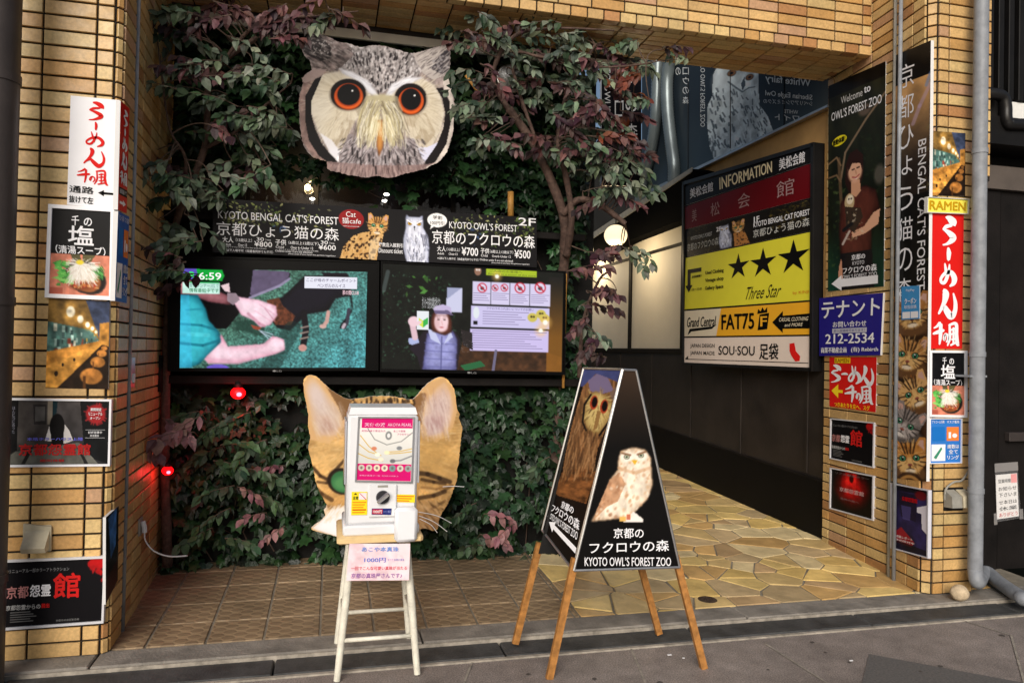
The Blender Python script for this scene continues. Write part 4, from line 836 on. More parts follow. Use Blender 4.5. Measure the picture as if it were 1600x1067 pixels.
b = MB(); b.box((4.0, 4.12, 3.2), (6.5, 4.2, 4.9)); b.build('upper_backing', M['skirting'], t)
for k in range(14):
    b = MB(); x = 4.0+k*.085; b.box((x, 4.03, 3.17), (x+.045, 4.07, 4.9), bev=.004); b.build('slat', M['black'], t)
b = MB(); b.box((4.42, 3.99, .86), (6.5, 4.03, .92), bev=.003); b.build('rail', M['darkpole'], t)
c = atY(1560, 168, 3.85); tb = MB(); tb.tube(spline([atY(1500, 146, 3.9), atY(1548, 147, 3.85), atY(1566, 152, 3.85), atY(1571, 168, 3.85), atY(1573, 190, 3.85), atY(1590, 195, 3.85), atY(1700, 193, 3.85)], 40), .038, 16)
tagit(tb.build('elbow_pipe', M['blackmetal'], smooth=True), 'black bent pipe on the dark wall at the far right, above the lintel', 'pipe')
# ducts in front of the glass
for k, (pts, lb) in enumerate((([(1028, 70), (1027, 130), (1024, 190), (1016, 240), (1004, 285), (998, 330)], 'left of the two silver flexible ducts hanging behind the tree'), ([(1052, 70), (1043, 120), (1043, 170), (1048, 220), (1053, 262), (1052, 305)], 'right of the two silver flexible ducts, in front of the mirrored owl glass'))):
    P9 = Plane((WX-.09, 5), (WX-.09, 9)); P = spline([P9.at(x, y) for x, y in pts], 110); n = len(P); R = .066*(1+.035*np.cos(np.arange(n)*math.pi)); b = MB(); b.tube(P, R, 18)
    o = b.build('flexible_duct', mat('duct_foil%d' % k, hx(112, 122, 124), .3, .35, var=(.75, 1.15), scale=5), smooth=False); tagit(o, lb, 'duct', 'silver ducts'); smooth_by_angle(o, 60)
# ================================================================ printed pictures
def spots_cat(c, poly, cols, n, seed, rs=(3, 7)):
    r = random.Random(seed); xs, ys = [p[0] for p in poly], [p[1] for p in poly]
    for _ in range(n):
        x, y = r.uniform(min(xs), max(xs)), r.uniform(min(ys), max(ys))
        if inside(poly, x, y): c.ell(x, y, r.uniform(*rs)*.8, r.uniform(*rs), r.choice(cols), r.uniform(.5, .9), .5, r.uniform(0, 180))
BG1, BG2, BG3, BG4 = hx(206, 152, 84), hx(226, 186, 122), hx(150, 94, 44), hx(52, 34, 24)
def cat_face(c, cx, cy, s, rot=0, base=BG1, tilt=0, eyes=hx(70, 160, 110), grey=False):
    """small tabby kitten face of half width s"""
    hi, dk = (BG2, BG4) if not grey else (hx(190, 180, 176), hx(50, 46, 46)); b0 = base if not grey else hx(140, 130, 126); a = math.radians(rot)
    def T(x, y): return (cx+s*(x*math.cos(a)-y*math.sin(a)), cy+s*(x*math.sin(a)+y*math.cos(a)))
    for sd in (-1, 1):
        c.poly([T(sd*.95, .0), T(sd*1.02, -1.05), T(sd*.72, -1.12), T(sd*.25, -.55)], b0); c.poly([T(sd*.85, -.1), T(sd*.92, -.9), T(sd*.72, -.95), T(sd*.40, -.5)], hx(206, 164, 150))
    c.ell(*T(0, .05), s*.98, s*.86, b0, 1, .1, rot); c.ell(*T(0, .5), s*.6, s*.48, hi, .95, .4, rot); c.ell(*T(-.55, .3), s*.3, s*.3, hi, .8, .5, rot); c.ell(*T(.55, .3), s*.3, s*.3, hi, .8, .5, rot)
    c.fur(int(60+s*2), (cx-s, cy-s*.9, cx+s, cy+s), lambda x, y: (x-cx, y-cy-.2*s+.01), s*.22, max(1.2, s*.035), [dk, BG3 if not grey else hx(110, 102, 100), hi, b0, hi], .5, lambda x, y: ((x-cx)/s)**2+((y-cy)/s/.9)**2 < .95, int(cx+cy))
    for x in (-.32, -.12, .12, .32): c.line([T(x*.7, -.2), T(x*1.05, -.55), T(x*1.3, -.8)], s*.085, dk, .8)
    for sd in (-1, 1):
        c.line([T(sd*.65, .05), T(sd*.98, -.02)], s*.09, dk, .85); c.line([T(sd*.62, .28), T(sd*.95, .32)], s*.08, dk, .8); c.line([T(sd*.5, .46), T(sd*.85, .6)], s*.06, dk, .6); c.line([T(sd*.16, -.1), T(sd*.16, .25)], s*.05, BG3 if not grey else dk, .5)
        c.ell(*T(sd*.40, .06), s*.22, s*.19, dk, 1, .15, rot); c.ell(*T(sd*.40, .07), s*.17, s*.15, eyes, 1, .15, rot); c.ell(*T(sd*.40, .07), s*.075, s*.12, (.02, .02, .02), 1, .2, rot); c.ell(*T(sd*.37, .0), s*.04, s*.04, (1, 1, 1), 1, .3)
    c.ell(*T(0, .45), s*.13, s*.09, hx(150, 84, 72), 1, .2, rot); c.line([T(0, .5), T(0, .65)], s*.05, dk); c.line([T(-.2, .7), T(0, .65), T(.2, .7)], s*.05, dk, .8); c.ell(*T(0, .8), s*.3, s*.12, (.95, .92, .88), .7, .5, rot)
def owl_white(c, cx, cy, s, face=True):
    """whitish owl, standing, height about 2.6 s, head centre at cx, cy"""
    P = lambda *q: [(cx+s*x, cy+s*y) for x, y in q]; w, g, d = hx(214, 218, 234), hx(150, 156, 182), hx(70, 72, 90)
    body = P((-.52, -.38), (-.45, -.62), (-.3, -.5), (.28, -.5), (.46, -.62), (.5, -.35), (.52, .1), (.78, .55), (.86, 1.2), (.8, 2.05), (-.45, 2.05), (-.62, 1.4), (-.62, .7), (-.5, .15))
    c.solid(body, w, g, 5); m = c.mask(body); c.noise(.22, s*.14, 3, (1, 2.6), m); r = random.Random(3)
    for _ in range(90):
        x, y = cx+s*r.uniform(-.6, .85), cy+s*r.uniform(.35, 2.0)
        if inside(body, x, y): c.line([(x, y), (x+s*r.uniform(-.05, .05), y+s*r.uniform(.1, .24))], s*.035, g if r.random() < .6 else d, .6)
    for x in (.45, .55, .65): c.line(P((x, .5), (x+.08, 1.1)), s*.05, d, .6)
    for sd in (-1, 1): c.ell(cx+sd*s*.26, cy-s*.12, s*.14, s*.12, d, .8, .3); c.ell(cx+sd*s*.26, cy-s*.12, s*.10, s*.09, hx(230, 176, 50), 1, .2); c.ell(cx+sd*s*.26, cy-s*.12, s*.05, s*.05, (.02, .02, .02))
    c.poly(P((-.06, .02), (.06, .02), (0, .28)), hx(60, 60, 70)); c.line(P((-.42, -.3), (-.1, -.12)), s*.05, (.97, .97, 1)); c.line(P((.42, -.3), (.1, -.12)), s*.05, (.97, .97, 1)); return body
def foliage_bits(c, box, n, seed, cols=(hx(150, 160, 90), hx(96, 120, 60), hx(190, 190, 130), hx(70, 84, 50)), sz=5, a=.8):
    r = random.Random(seed)
    for _ in range(n):
        x, y = r.uniform(box[0], box[2]), r.uniform(box[1], box[3]); s = sz*r.uniform(.4, 1.3); t = r.uniform(0, 6.28)
        c.poly([(x+s*math.cos(t), y+s*math.sin(t)), (x+s*.5*math.cos(t+1.6), y+s*.5*math.sin(t+1.6)), (x-s*math.cos(t), y-s*math.sin(t)), (x+s*.45*math.cos(t-1.5), y+s*.45*math.sin(t-1.5))], r.choice(cols), a*r.uniform(.4, 1))
# ---- great owl face cutout ------------------------------------------------
OWL = [(118, 215), (128, 165), (160, 128), (215, 122), (268, 142), (330, 172), (400, 186), (470, 206), (520, 196), (560, 193), (620, 200), (700, 222), (760, 243), (806, 238), (860, 222), (930, 202), (998, 186), (1004, 250), (1002, 330), (985, 372), (1008, 420), (1024, 500), (1030, 580), (1024, 690), (1006, 770), (984, 832), (936, 886), (870, 924), (806, 944), (740, 955), (690, 972), (636, 984), (560, 972), (500, 982), (440, 972), (390, 966), (340, 948), (296, 944), (274, 930), (268, 884), (190, 862), (150, 826), (120, 760), (106, 650), (102, 520), (112, 470), (130, 420), (118, 390), (180, 340), (170, 290), (135, 255)]
def owl_face():
    c = Cv(940, 880, hx(136, 124, 122), 235, 95, 112); R = random.Random(4); I = inside
    c.noise(.4, 50, 2, (1, 1.4)); c.noise(.25, 12, 6)
    # outer ruff
    LR = [(102, 520), (130, 420), (118, 390), (200, 335), (280, 360), (230, 430), (190, 520), (180, 640), (240, 800), (320, 940), (270, 930), (190, 862), (120, 760)]; RR = [(960, 400), (985, 372), (1008, 420), (1030, 580), (1024, 690), (984, 832), (900, 925), (840, 925), (900, 800), (950, 700), (980, 600)]
    c.poly(LR, hx(140, 116, 110)); c.poly(RR, hx(206, 196, 188)); c.noise(.4, 30, 8, m=c.mask(LR)); c.noise(.2, 30, 8, m=c.mask(RR))
    # cheek discs
    L = [(175, 470), (205, 410), (250, 365), (350, 350), (450, 400), (530, 480), (545, 560), (440, 640), (400, 720), (350, 870), (270, 800), (215, 700), (170, 580)]; Q = [(650, 480), (740, 410), (830, 385), (905, 430), (945, 490), (970, 600), (950, 700), (900, 790), (850, 885), (790, 800), (740, 700), (640, 580)]
    c.solid(L, hx(206, 196, 174), hx(216, 210, 196), 10); c.solid(Q, hx(204, 194, 172), hx(214, 206, 192), 10)
    c.noise(.5, 60, 14, m=c.mask([(330, 560), (470, 560), (440, 640), (400, 720), (350, 860), (300, 760)]), col=hx(150, 132, 108), thr=.42); c.noise(.5, 60, 15, m=c.mask([(720, 600), (860, 600), (920, 720), (850, 800), (740, 700)]), col=hx(150, 132, 106), thr=.42)
    c.fur(700, (165, 360, 520, 870), lambda x, y: (x-420, y-500), 50, 2.6, [hx(228, 222, 206), hx(186, 174, 150), hx(210, 202, 182), hx(160, 146, 124)], .38, lambda x, y: I(L, x, y), 12); c.fur(640, (640, 390, 975, 890), lambda x, y: (x-740, y-520), 50, 2.6, [hx(228, 220, 204), hx(182, 168, 144), hx(208, 198, 178), hx(154, 140, 116)], .38, lambda x, y: I(Q, x, y), 13)
    c.ell(245, 560, 60, 90, hx(226, 222, 210), .45, .9); c.ell(320, 850, 42, 46, hx(228, 228, 234), .9, .6); c.poly([(228, 716), (300, 760), (350, 830), (350, 880), (285, 830)], hx(226, 226, 234), .8); c.poly([(800, 806), (870, 800), (930, 772), (900, 840), (850, 892), (822, 860)], hx(212, 214, 236))
    # black facial rim
    c.poly([(200, 392), (246, 366), (214, 440), (176, 530), (176, 600), (200, 690), (240, 780), (290, 842), (352, 906), (300, 908), (220, 852), (162, 762), (140, 640), (140, 500)], hx(20, 17, 18)); c.poly([(920, 452), (960, 446), (1000, 530), (1008, 650), (982, 780), (916, 888), (838, 926), (856, 884), (922, 790), (962, 690), (974, 600), (955, 510)], hx(26, 22, 24))
    # forehead
    F_ = [(300, 340), (330, 190), (400, 186), (470, 206), (560, 193), (700, 222), (806, 240), (850, 330), (800, 388), (720, 392), (650, 440), (600, 480), (560, 460), (490, 385), (400, 345)]; c.poly(F_, hx(156, 150, 150)); c.noise(.45, 11, 8, (.8, 1.4), c.mask(F_)); c.noise(.3, 80, 18, m=c.mask(F_))
    for k in range(520):
        x, y = R.uniform(300, 850), R.uniform(195, 475)
        if I(F_, x, y): c.ell(x, y, R.uniform(3, 6), R.uniform(5, 11), R.choice([hx(84, 78, 80), hx(206, 202, 204), hx(60, 54, 56), hx(224, 220, 222), hx(120, 112, 112)]), .75, .5, (x-590)*.08)
    for k in range(110):
        x, y = R.uniform(410, 790), R.uniform(235, 490)
        if I(F_, x, y) and abs(x-595) < (540-y)*.95: c.line([(x, y), (x-(x-595)*.05, y+R.uniform(10, 24))], 6.5, hx(26, 22, 24), .85)
    # ears
    E1 = [(118, 215), (128, 165), (160, 128), (215, 122), (268, 142), (330, 172), (400, 190), (430, 250), (350, 330), (270, 350), (200, 340), (170, 290)]; c.poly(E1, hx(112, 100, 98)); c.poly([(118, 215), (128, 165), (160, 128), (215, 122), (290, 200), (300, 270), (230, 290), (150, 250)], hx(36, 31, 32)); c.noise(.6, 26, 4, m=c.mask(E1)); c.fur(240, (130, 130, 420, 340), lambda x, y: (-80, -50), 34, 4, [hx(34, 30, 32), hx(96, 88, 86), hx(150, 140, 136), hx(176, 168, 164)], .5, lambda x, y: I(E1, x, y), 9); spots_cat(c, [(150, 150), (320, 180), (320, 260), (180, 250)], [hx(190, 184, 182)], 60, 5, (2.5, 5))
    c.poly([(100, 390), (190, 330), (270, 340), (240, 380), (140, 420)], hx(170, 152, 148), .8)
    E2 = [(780, 245), (870, 220), (998, 186), (1003, 330), (985, 372), (900, 400), (840, 360)]; c.poly(E2, hx(176, 168, 164)); c.poly([(880, 330), (945, 250), (1003, 200), (1003, 330), (955, 370)], hx(48, 44, 50)); c.fur(200, (790, 195, 1000, 380), lambda x, y: (80, -60), 36, 4, [hx(206, 200, 194), hx(110, 102, 102), hx(170, 162, 160), hx(70, 64, 66)], .5, lambda x, y: I(E2, x, y), 8); spots_cat(c, [(890, 300), (995, 215), (998, 330), (930, 360)], [hx(150, 146, 148)], 26, 2, (6, 10))
    # brows
    B1 = [(345, 332), (420, 350), (500, 395), (560, 465), (585, 515), (520, 480), (440, 402), (360, 362)]; B2 = [(615, 500), (650, 430), (740, 385), (845, 388), (760, 425), (690, 452), (640, 505)]; c.solid(B1, hx(232, 234, 242), hx(196, 194, 200), 3); c.solid(B2, hx(232, 234, 242), hx(196, 194, 200), 3); c.fur(120, (350, 335, 580, 500), lambda x, y: (70, 46), 34, 3, [hx(244, 244, 250), hx(190, 190, 200)], .5, lambda x, y: I(B1, x, y), 2); c.fur(110, (620, 385, 840, 500), lambda x, y: (70, -36), 34, 3, [hx(244, 244, 250), hx(190, 190, 200)], .5, lambda x, y: I(B2, x, y), 2)
    # eyes
    for x, y, rx, ry in ((397, 490, 104, 90), (768, 518, 92, 91)):
        c.ell(x, y+2, rx*1.05, ry*1.02, hx(70, 56, 50), .8, .2); c.ell(x, y, rx, ry, hx(16, 11, 11), 1, .05); c.ell(x+2, y+8, rx*.82, ry*.86, hx(178, 66, 20), 1, .06); c.ell(x+2, y+14, rx*.78, ry*.80, hx(222, 96, 32), .9, .25); c.ell(x+2, y+2, rx*.68, ry*.72, hx(120, 34, 12), .9, .2); c.ell(x+2, y-2, rx*.64, ry*.70, hx(8, 7, 9), 1, .06); c.line([(x-rx*.98*math.cos(a), y-ry*.98*math.sin(a)) for a in np.linspace(.3, 2.8, 16)], 13, hx(20, 14, 14), .9); c.ell(x+24, y-24, 6, 6, (1, 1, 1), 1, .3)
    # lower neck
    N_ = [(270, 885), (330, 860), (400, 740), (560, 770), (790, 760), (850, 880), (930, 890), (800, 945), (640, 985), (400, 968), (275, 932)]; c.poly([(340, 850), (400, 720), (560, 760), (790, 750), (850, 900), (600, 930), (340, 905)], hx(140, 130, 132)); c.noise(.5, 12, 4, (1, 1.8), c.mask(N_)); c.fur(520, (350, 740, 840, 920), lambda x, y: ((x-590)*.3, 60), 24, 3.4, [hx(84, 76, 80), hx(184, 176, 178), hx(214, 208, 212), hx(40, 36, 38)], .5, None, 21)
    c.poly([(270, 885), (340, 892), (600, 912), (850, 905), (930, 890), (800, 945), (640, 985), (400, 968), (275, 932)], hx(142, 118, 116), .8); c.fur(260, (290, 895, 850, 980), lambda x, y: ((x-590)*.1, 60), 44, 4, [hx(170, 144, 140), hx(106, 84, 82), hx(186, 164, 158), hx(74, 58, 58)], .45, None, 22)
    for x, y in ((450, 850), (470, 890), (520, 870), (545, 900), (615, 880), (640, 850), (690, 880), (735, 860), (760, 890), (560, 945), (420, 830), (790, 840)): c.line([(x, y-26), (x+3, y+14)], 8, hx(24, 20, 22), .85)
    # bristles and beak
    c.poly([(500, 500), (600, 490), (690, 500), (720, 580), (700, 700), (590, 720), (470, 690), (450, 590)], hx(158, 148, 126), .7); c.ell(590, 515, 84, 30, hx(200, 192, 150), .6, .6)
    for sd in (-1, 1):
        for k in range(135):
            t = R.uniform(0, 1); x0, y0 = 590+sd*R.uniform(2, 105)*(.5+.5*t), 520+R.uniform(0, 80); w = R.uniform(.3, 1.15); c.line([(x0, y0), (x0+sd*34*w, y0+50), (x0+sd*58*w, y0+R.uniform(95, 130)), (x0+sd*66*w+R.uniform(-16, 16), y0+R.uniform(150, 235))], 3.2, R.choice([hx(232, 228, 208), hx(204, 196, 164), hx(160, 150, 122), hx(246, 243, 228), hx(96, 86, 70), hx(212, 202, 150), hx(130, 118, 96)]), .62)
    c.solid([(566, 640), (602, 640), (612, 720), (604, 800), (580, 858), (564, 790)], hx(206, 146, 78), hx(128, 78, 40), 3); c.fur(70, (535, 600, 645, 670), lambda x, y: ((x-590)*.7, 120), 110, 3, [hx(226, 218, 180), hx(244, 238, 212), hx(180, 166, 120)], .6, None, 33)
    c.blur(1, 1, .3); return c
def smooth_outline(P, k=4):
    P = np.array(P, float); n = len(P); out = []
    for i in range(n):
        p0, p1, p2, p3 = P[i-1], P[i], P[(i+1) % n], P[(i+2) % n]
        for u in np.linspace(0, 1, k, endpoint=False): out.append(tuple(.5*((2*p1)+(-p0+p2)*u+(2*p0-5*p1+4*p2-p3)*u*u+(-p0+3*p1-3*p2+p3)*u**3)))
    return out
def feathered(P, amp=3.5, step=9.0, seed=2):
    r = random.Random(seed); out = []; n = len(P)
    for i in range(n):
        a, b = np.array(P[i], float), np.array(P[(i+1) % n], float); d = b-a; L = np.linalg.norm(d); k = max(1, int(L/step)); nn = np.array([-d[1], d[0]])/(L+1e-6)
        for j in range(k): out.append(tuple(a+d*j/k+nn*(r.uniform(-amp, amp) if j else 0)))
    return out
# ---- cat face cutout (crop scale 2.147, origin 440, 570) ------------------
CAT = [(72, 62), (78, 44), (92, 34), (112, 37), (135, 55), (168, 86), (200, 104), (232, 116), (300, 106), (360, 104), (410, 112), (440, 116), (462, 92), (490, 62), (520, 44), (544, 42), (562, 56), (580, 84), (586, 130), (590, 152), (598, 165), (594, 180), (606, 206), (603, 240), (598, 280), (594, 330), (588, 350), (590, 376), (574, 425), (556, 468), (530, 510), (524, 548), (505, 556), (470, 548), (420, 590), (240, 590), (188, 576), (112, 556), (100, 546), (124, 528), (146, 508), (142, 486), (152, 470), (126, 424), (112, 380), (106, 345), (92, 290), (90, 270), (96, 240), (88, 206), (90, 170), (80, 120)]
def cat_cutout():
    c = Cv(536, 560, hx(196, 150, 88), 195, 71, 32); r = random.Random(3); I = inside
    c.solid(CAT, hx(198, 152, 88), hx(226, 190, 132), 12); c.grad(hx(190, 146, 86), hx(206, 160, 94), 0, 220, 0, 480, .5); c.grad(hx(204, 164, 106), hx(158, 116, 72), 0, 300, 0, 560, .55); c.noise(.45, 60, 2, (1.6, .8)); c.noise(.16, 7, 5)
    c.fur(1500, (80, 90, 605, 560), lambda x, y: (x-340, y-230+.01), 22, 1.8, [hx(222, 184, 124), hx(174, 128, 70), hx(204, 158, 94), hx(146, 100, 52), hx(232, 204, 156)], .4, None, 4)
    # ears: pale inside, tan rim, dark inner edge
    A = [(76, 70), (94, 46), (112, 46), (150, 92), (196, 150), (206, 190), (170, 240), (120, 236), (100, 190), (90, 130)]; c.poly([(72, 62), (92, 34), (135, 55), (200, 104), (232, 118), (225, 190), (160, 265), (95, 250), (88, 170)], hx(206, 166, 118)); c.solid(A, hx(196, 176, 166), hx(206, 172, 132), 8); c.solid([(112, 170), (150, 168), (196, 200), (180, 238), (130, 236)], hx(160, 122, 110), hx(196, 166, 150), 8, .8); c.ell(120, 110, 22, 50, hx(206, 192, 190), .7, .8, -20)
    c.poly([(150, 74), (200, 104), (236, 118), (226, 170), (206, 186), (190, 140)], hx(96, 66, 40), .75); c.fur(150, (120, 150, 215, 255), lambda x, y: (-30, -60), 34, 1.8, [hx(222, 212, 202), hx(206, 190, 176), hx(186, 160, 144)], .25, None, 6)
    B = [(478, 190), (486, 130), (520, 76), (548, 58), (568, 96), (578, 150), (566, 200), (530, 240), (494, 240)]; c.poly([(440, 118), (490, 62), (544, 42), (580, 84), (590, 152), (575, 210), (520, 262), (465, 210)], hx(202, 162, 114)); c.solid(B, hx(196, 172, 168), hx(206, 172, 140), 8); c.solid([(476, 178), (520, 150), (550, 180), (536, 226), (492, 240)], hx(150, 112, 116), hx(190, 160, 154), 9, .9)
    c.poly([(440, 118), (468, 92), (486, 96), (476, 150), (470, 200), (448, 170)], hx(110, 76, 46), .75); c.fur(210, (474, 120, 566, 262), lambda x, y: (-14, -70), 40, 1.8, [hx(226, 216, 210), hx(210, 194, 188), hx(160, 128, 122)], .28, None, 7)
    for k in range(46): x = r.uniform(236, 448); y = r.uniform(106, 136); c.line([(x, y), (x+(x-340)*.02, y+r.uniform(5, 10))], 6, hx(50, 36, 26), .8)
    for x in (250, 290, 380, 430): c.line([(x, 150), (340+(x-340)*.6, 260)], 12, hx(76, 52, 32), .7)
    # muzzle side, cheeks
    c.ell(170, 300, 60, 60, hx(222, 186, 128), .4, .9); c.ell(520, 310, 70, 60, hx(216, 172, 104), .5, .9)
    c.line([(106, 345), (130, 372), (158, 386)], 11, hx(56, 38, 26), .85); c.line([(120, 392), (150, 396), (166, 384)], 8, hx(60, 42, 28), .7); c.line([(108, 408), (134, 432), (168, 452)], 14, hx(70, 48, 30), .75); c.line([(212, 318), (180, 352), (170, 384)], 9, hx(60, 42, 28), .8); c.line([(146, 470), (170, 480)], 9, hx(120, 84, 50), .6)
    c.ell(202, 390, 50, 44, hx(38, 28, 22), 1, .1, 20); c.ell(206, 392, 41, 36, hx(52, 108, 66), 1, .12, 20); c.ell(204, 398, 30, 22, hx(92, 150, 92), .7, .7); c.ell(222, 390, 15, 27, (.02, .02, .02), 1, .15)
    c.line([(455, 362), (490, 366), (530, 380), (564, 392)], 15, hx(48, 34, 26), .75); c.line([(470, 384), (510, 392), (548, 398)], 10, hx(50, 34, 24), .7); c.line([(462, 446), (510, 438), (548, 424)], 13, hx(56, 40, 28), .75); c.line([(540, 424), (572, 404)], 9, hx(70, 48, 30), .6); c.line([(470, 410), (520, 416), (560, 406)], 7, hx(120, 84, 50), .5); c.line([(500, 484), (548, 456)], 8, hx(80, 56, 34), .6)
    c.ell(480, 500, 50, 40, hx(190, 150, 104), .7, .7); c.poly([(440, 500), (500, 500), (540, 520), (524, 548), (470, 560), (400, 590)], hx(150, 108, 70), .6); c.fur(130, (455, 450, 560, 555), lambda x, y: (40, 36), 20, 2, [hx(96, 66, 40), hx(196, 154, 104), hx(66, 46, 30), hx(220, 186, 140)], .5, None, 8)
    c.solid([(146, 506), (170, 486), (205, 476), (260, 480), (300, 600), (188, 578), (100, 548), (124, 528)], hx(238, 238, 242), hx(226, 222, 220), 4); c.fur(70, (150, 468, 215, 512), lambda x, y: (-34, 50), 22, 2, [hx(240, 240, 244), hx(230, 212, 186)], .6, None, 5)
    c.blur(1, 1, .4); return c
# ---- ramen bowl -----------------------------------------------------------
def ramen_bowl(W, H, n=90):
    c = Cv(W, H, hx(206, 128, 104), n); X, Y = W/590, H/430; e = lambda x, y, rx, ry, col, a=1, s=.12, rot=0: c.ell(x*X, y*Y, rx*X, ry*Y, col, a, s, rot)
    c.noise(.2, 60*X, 3); c.rect(0, 360*Y, 130*X, H, hx(150, 60, 48), .5); e(350, 240, 215, 170, hx(60, 50, 46), 1, .06, 25); e(350, 236, 205, 156, hx(34, 28, 26), 1, .06, 25); e(330, 250, 180, 130, hx(150, 90, 52), 1, .1, 25); e(300, 300, 130, 80, hx(128, 66, 40), .9, .4)
    r = random.Random(2)
    for _ in range(70): e(r.uniform(190, 460), r.uniform(230, 350), r.uniform(8, 26), r.uniform(6, 16), r.choice([hx(176, 66, 44), hx(206, 120, 66), hx(140, 54, 34), hx(216, 160, 100)]), .7, .5, r.uniform(0, 180))
    c.poly([(200*X, 0), (215*X, 60*Y), (300*X, 70*Y), (290*X, 0)], hx(88, 84, 56)); c.poly([(320*X, 0), (440*X, 0), (400*X, 70*Y), (320*X, 60*Y)], hx(96, 90, 58))
    for _ in range(60):
        x, y = r.uniform(20, 200), r.uniform(70, 340); c.poly([(x*X, y*Y), ((x+40)*X, (y-24)*Y), ((x+62)*X, (y+4)*Y), ((x+30)*X, (y+16)*Y)], r.choice([hx(96, 190, 84), hx(60, 150, 66), hx(140, 214, 110)]), .8)
    c.fur(80, (400*X, 90*Y, 510*X, 240*Y), lambda x, y: (1, 1.4), 40*X, 4*X, [hx(70, 150, 70), hx(120, 190, 100), hx(40, 100, 50)], .8, None, 4)
    e(300, 170, 105, 90, hx(232, 228, 218), 1, .3); e(330, 220, 120, 60, hx(230, 222, 206), .9, .4); c.fur(260, (200*X, 70*Y, 430*X, 270*Y), lambda x, y: (x-300*X, y-90*Y), 60*X, 3.2*X, [hx(250, 248, 244), hx(210, 200, 186), hx(238, 234, 226)], .7, None, 6); e(290, 78, 40, 26, hx(232, 210, 60), 1, .4); return c
# ---- long wooden counter of a ramen bar -----------------------------------
def bar_photo(W, H, n=90):
    c = Cv(W, H, hx(40, 32, 26), n); P = lambda *q: [(x*W/100, y*H/100) for x, y in q]
    c.poly(P((0, 0), (100, 0), (92, 46), (0, 66)), hx(120, 92, 48)); c.poly(P((0, 26), (70, 34), (84, 46), (0, 62)), hx(76, 110, 104)); c.poly(P((60, 0), (100, 0), (100, 30), (84, 44)), hx(60, 70, 96)); c.poly(P((84, 26), (100, 24), (100, 56), (84, 48)), hx(176, 124, 58)); r = random.Random(3)
    for _ in range(46):
        x = r.uniform(4, 84); y = r.uniform(26+x*.16, 58-x*.14); w = (100-x)*.06; c.rect(x*W/100, y*H/100, (x+w)*W/100, (y+w*1.6)*H/100, r.choice([hx(180, 210, 200), hx(216, 176, 70), hx(40, 60, 60), hx(226, 220, 196), hx(150, 60, 44), hx(90, 140, 130)]), .8)
    c.poly(P((0, 60), (84, 46), (86, 50), (0, 100)), hx(190, 130, 58)); c.poly(P((0, 76), (84, 48), (88, 50), (18, 100), (0, 100)), hx(206, 146, 66)); c.noise(.25, W*.12, 5, (3, .6), c.mask(P((0, 60), (84, 46), (88, 50), (18, 100), (0, 100))))
    c.poly(P((18, 100), (88, 50), (100, 52), (100, 100)), hx(36, 26, 20))
    for x, y, s in ((92, 54, 5), (88, 60, 8), (82, 70, 12), (72, 86, 18)): c.ell(x*W/100, y*H/100, s*W/100, s*.5*H/100, hx(176, 116, 56), 1, .15); c.rect((x-s*.7)*W/100, y*H/100, (x-s*.5)*W/100, (y+s)*H/100, hx(90, 56, 30))
    for x, y, s in ((36, 14, 7), (52, 22, 5), (64, 28, 3.6), (72, 32, 2.6), (78, 36, 2)): c.ell(x*W/100, y*H/100, s*1.6*W/100, s*1.6*H/100, hx(226, 170, 80), .6, .9); c.ell(x*W/100, y*H/100, s*W/100, s*.9*H/100, hx(255, 244, 214), 1, .3)
    c.noise(.5, W*.10, 9); c.blur(1, 1, .4)
    for x, y, s in ((16, 84, 3), (44, 68, 2), (26, 74, 2)): c.ell(x*W/100, y*H/100, s*W/100, s*H/100, hx(30, 24, 22), .9, .3)
    return c
# ================================================================ boards, posters, screens
def crop(x0, y0, x1, y1): return ((x0, y0), (x1, y0), (x1, y1), (x0, y1))
# ---- big owl face
s = Sign('owl_cutout', 'huge cut-out of an owl face with orange eyes, hung over the banner', 'cutout board', Plane((0, 4.56), (1, 4.56)), crop(440, 20, 760, 300), 1219, 1067, .008)
s.panel(owl_face(), 'print', feathered(OWL), (.4, .37, .36))
# ---- cat face
s = Sign('cat_cutout', 'large cut-out of a tabby cat face standing behind the white vending box', 'cutout board', Plane((0, 4.46), (1, 4.46)), crop(440, 570, 760, 1067), 687, 1067, .02)
s.panel(cat_cutout(), 'print', feathered(smooth_outline(CAT, 2), 1.2, 5.0), (.93, .90, .86))
wm = mat('white_whisker', (.9, .9, .9), .5)
for P in (((458, 492), (520, 505), (570, 530)), ((460, 505), (510, 525), (555, 558)), ((462, 515), (500, 535), (522, 562)), ((540, 408), (575, 406), (612, 408))):
    b = MB(); b.tube(spline([s.pt(x, y, .004) for x, y in P], 12), .0022, 5); b.build('whisker', wm, s.root)
b = MB(); q = s.pt(330, 580); b.box((q[0]-.03, 4.48, .02), (q[0]+.03, 4.52, q[2]+.3)); b.build('prop_post', M['darkwood'], s.root)
# ---- banner over the screens
bp = Plane((0, 4.66), (1, 4.66)); s = Sign('banner_sign', 'long black banner with white prices, a leopard kitten and a white owl above the screens', 'sign', bp, ((332.5, 310), (838.7, 340.5), (838.7, 418), (332, 394)), 1500, 240, .02)
c = Cv(1500, 240, hx(26, 25, 27), 560); c.noise(.25, 200, 3)
for bx, n, sd in (((30, 5, 300, 110), 150, 1), ((330, 20, 520, 120), 26, 2), ((1090, 5, 1490, 110), 120, 3), ((250, 70, 460, 130), 10, 4), ((1200, 80, 1480, 180), 22, 8)): foliage_bits(c, bx, n, sd, sz=9, a=.95)
foliage_bits(c, (250, 70, 330, 130), 8, 6, (hx(90, 130, 190), hx(110, 150, 210)), 11, .7); foliage_bits(c, (1150, 60, 1260, 150), 9, 7, (hx(80, 110, 160), hx(60, 90, 140)), 12, .7)
c.ell(612, 58, 58, 45, hx(140, 30, 32), 1, .03)
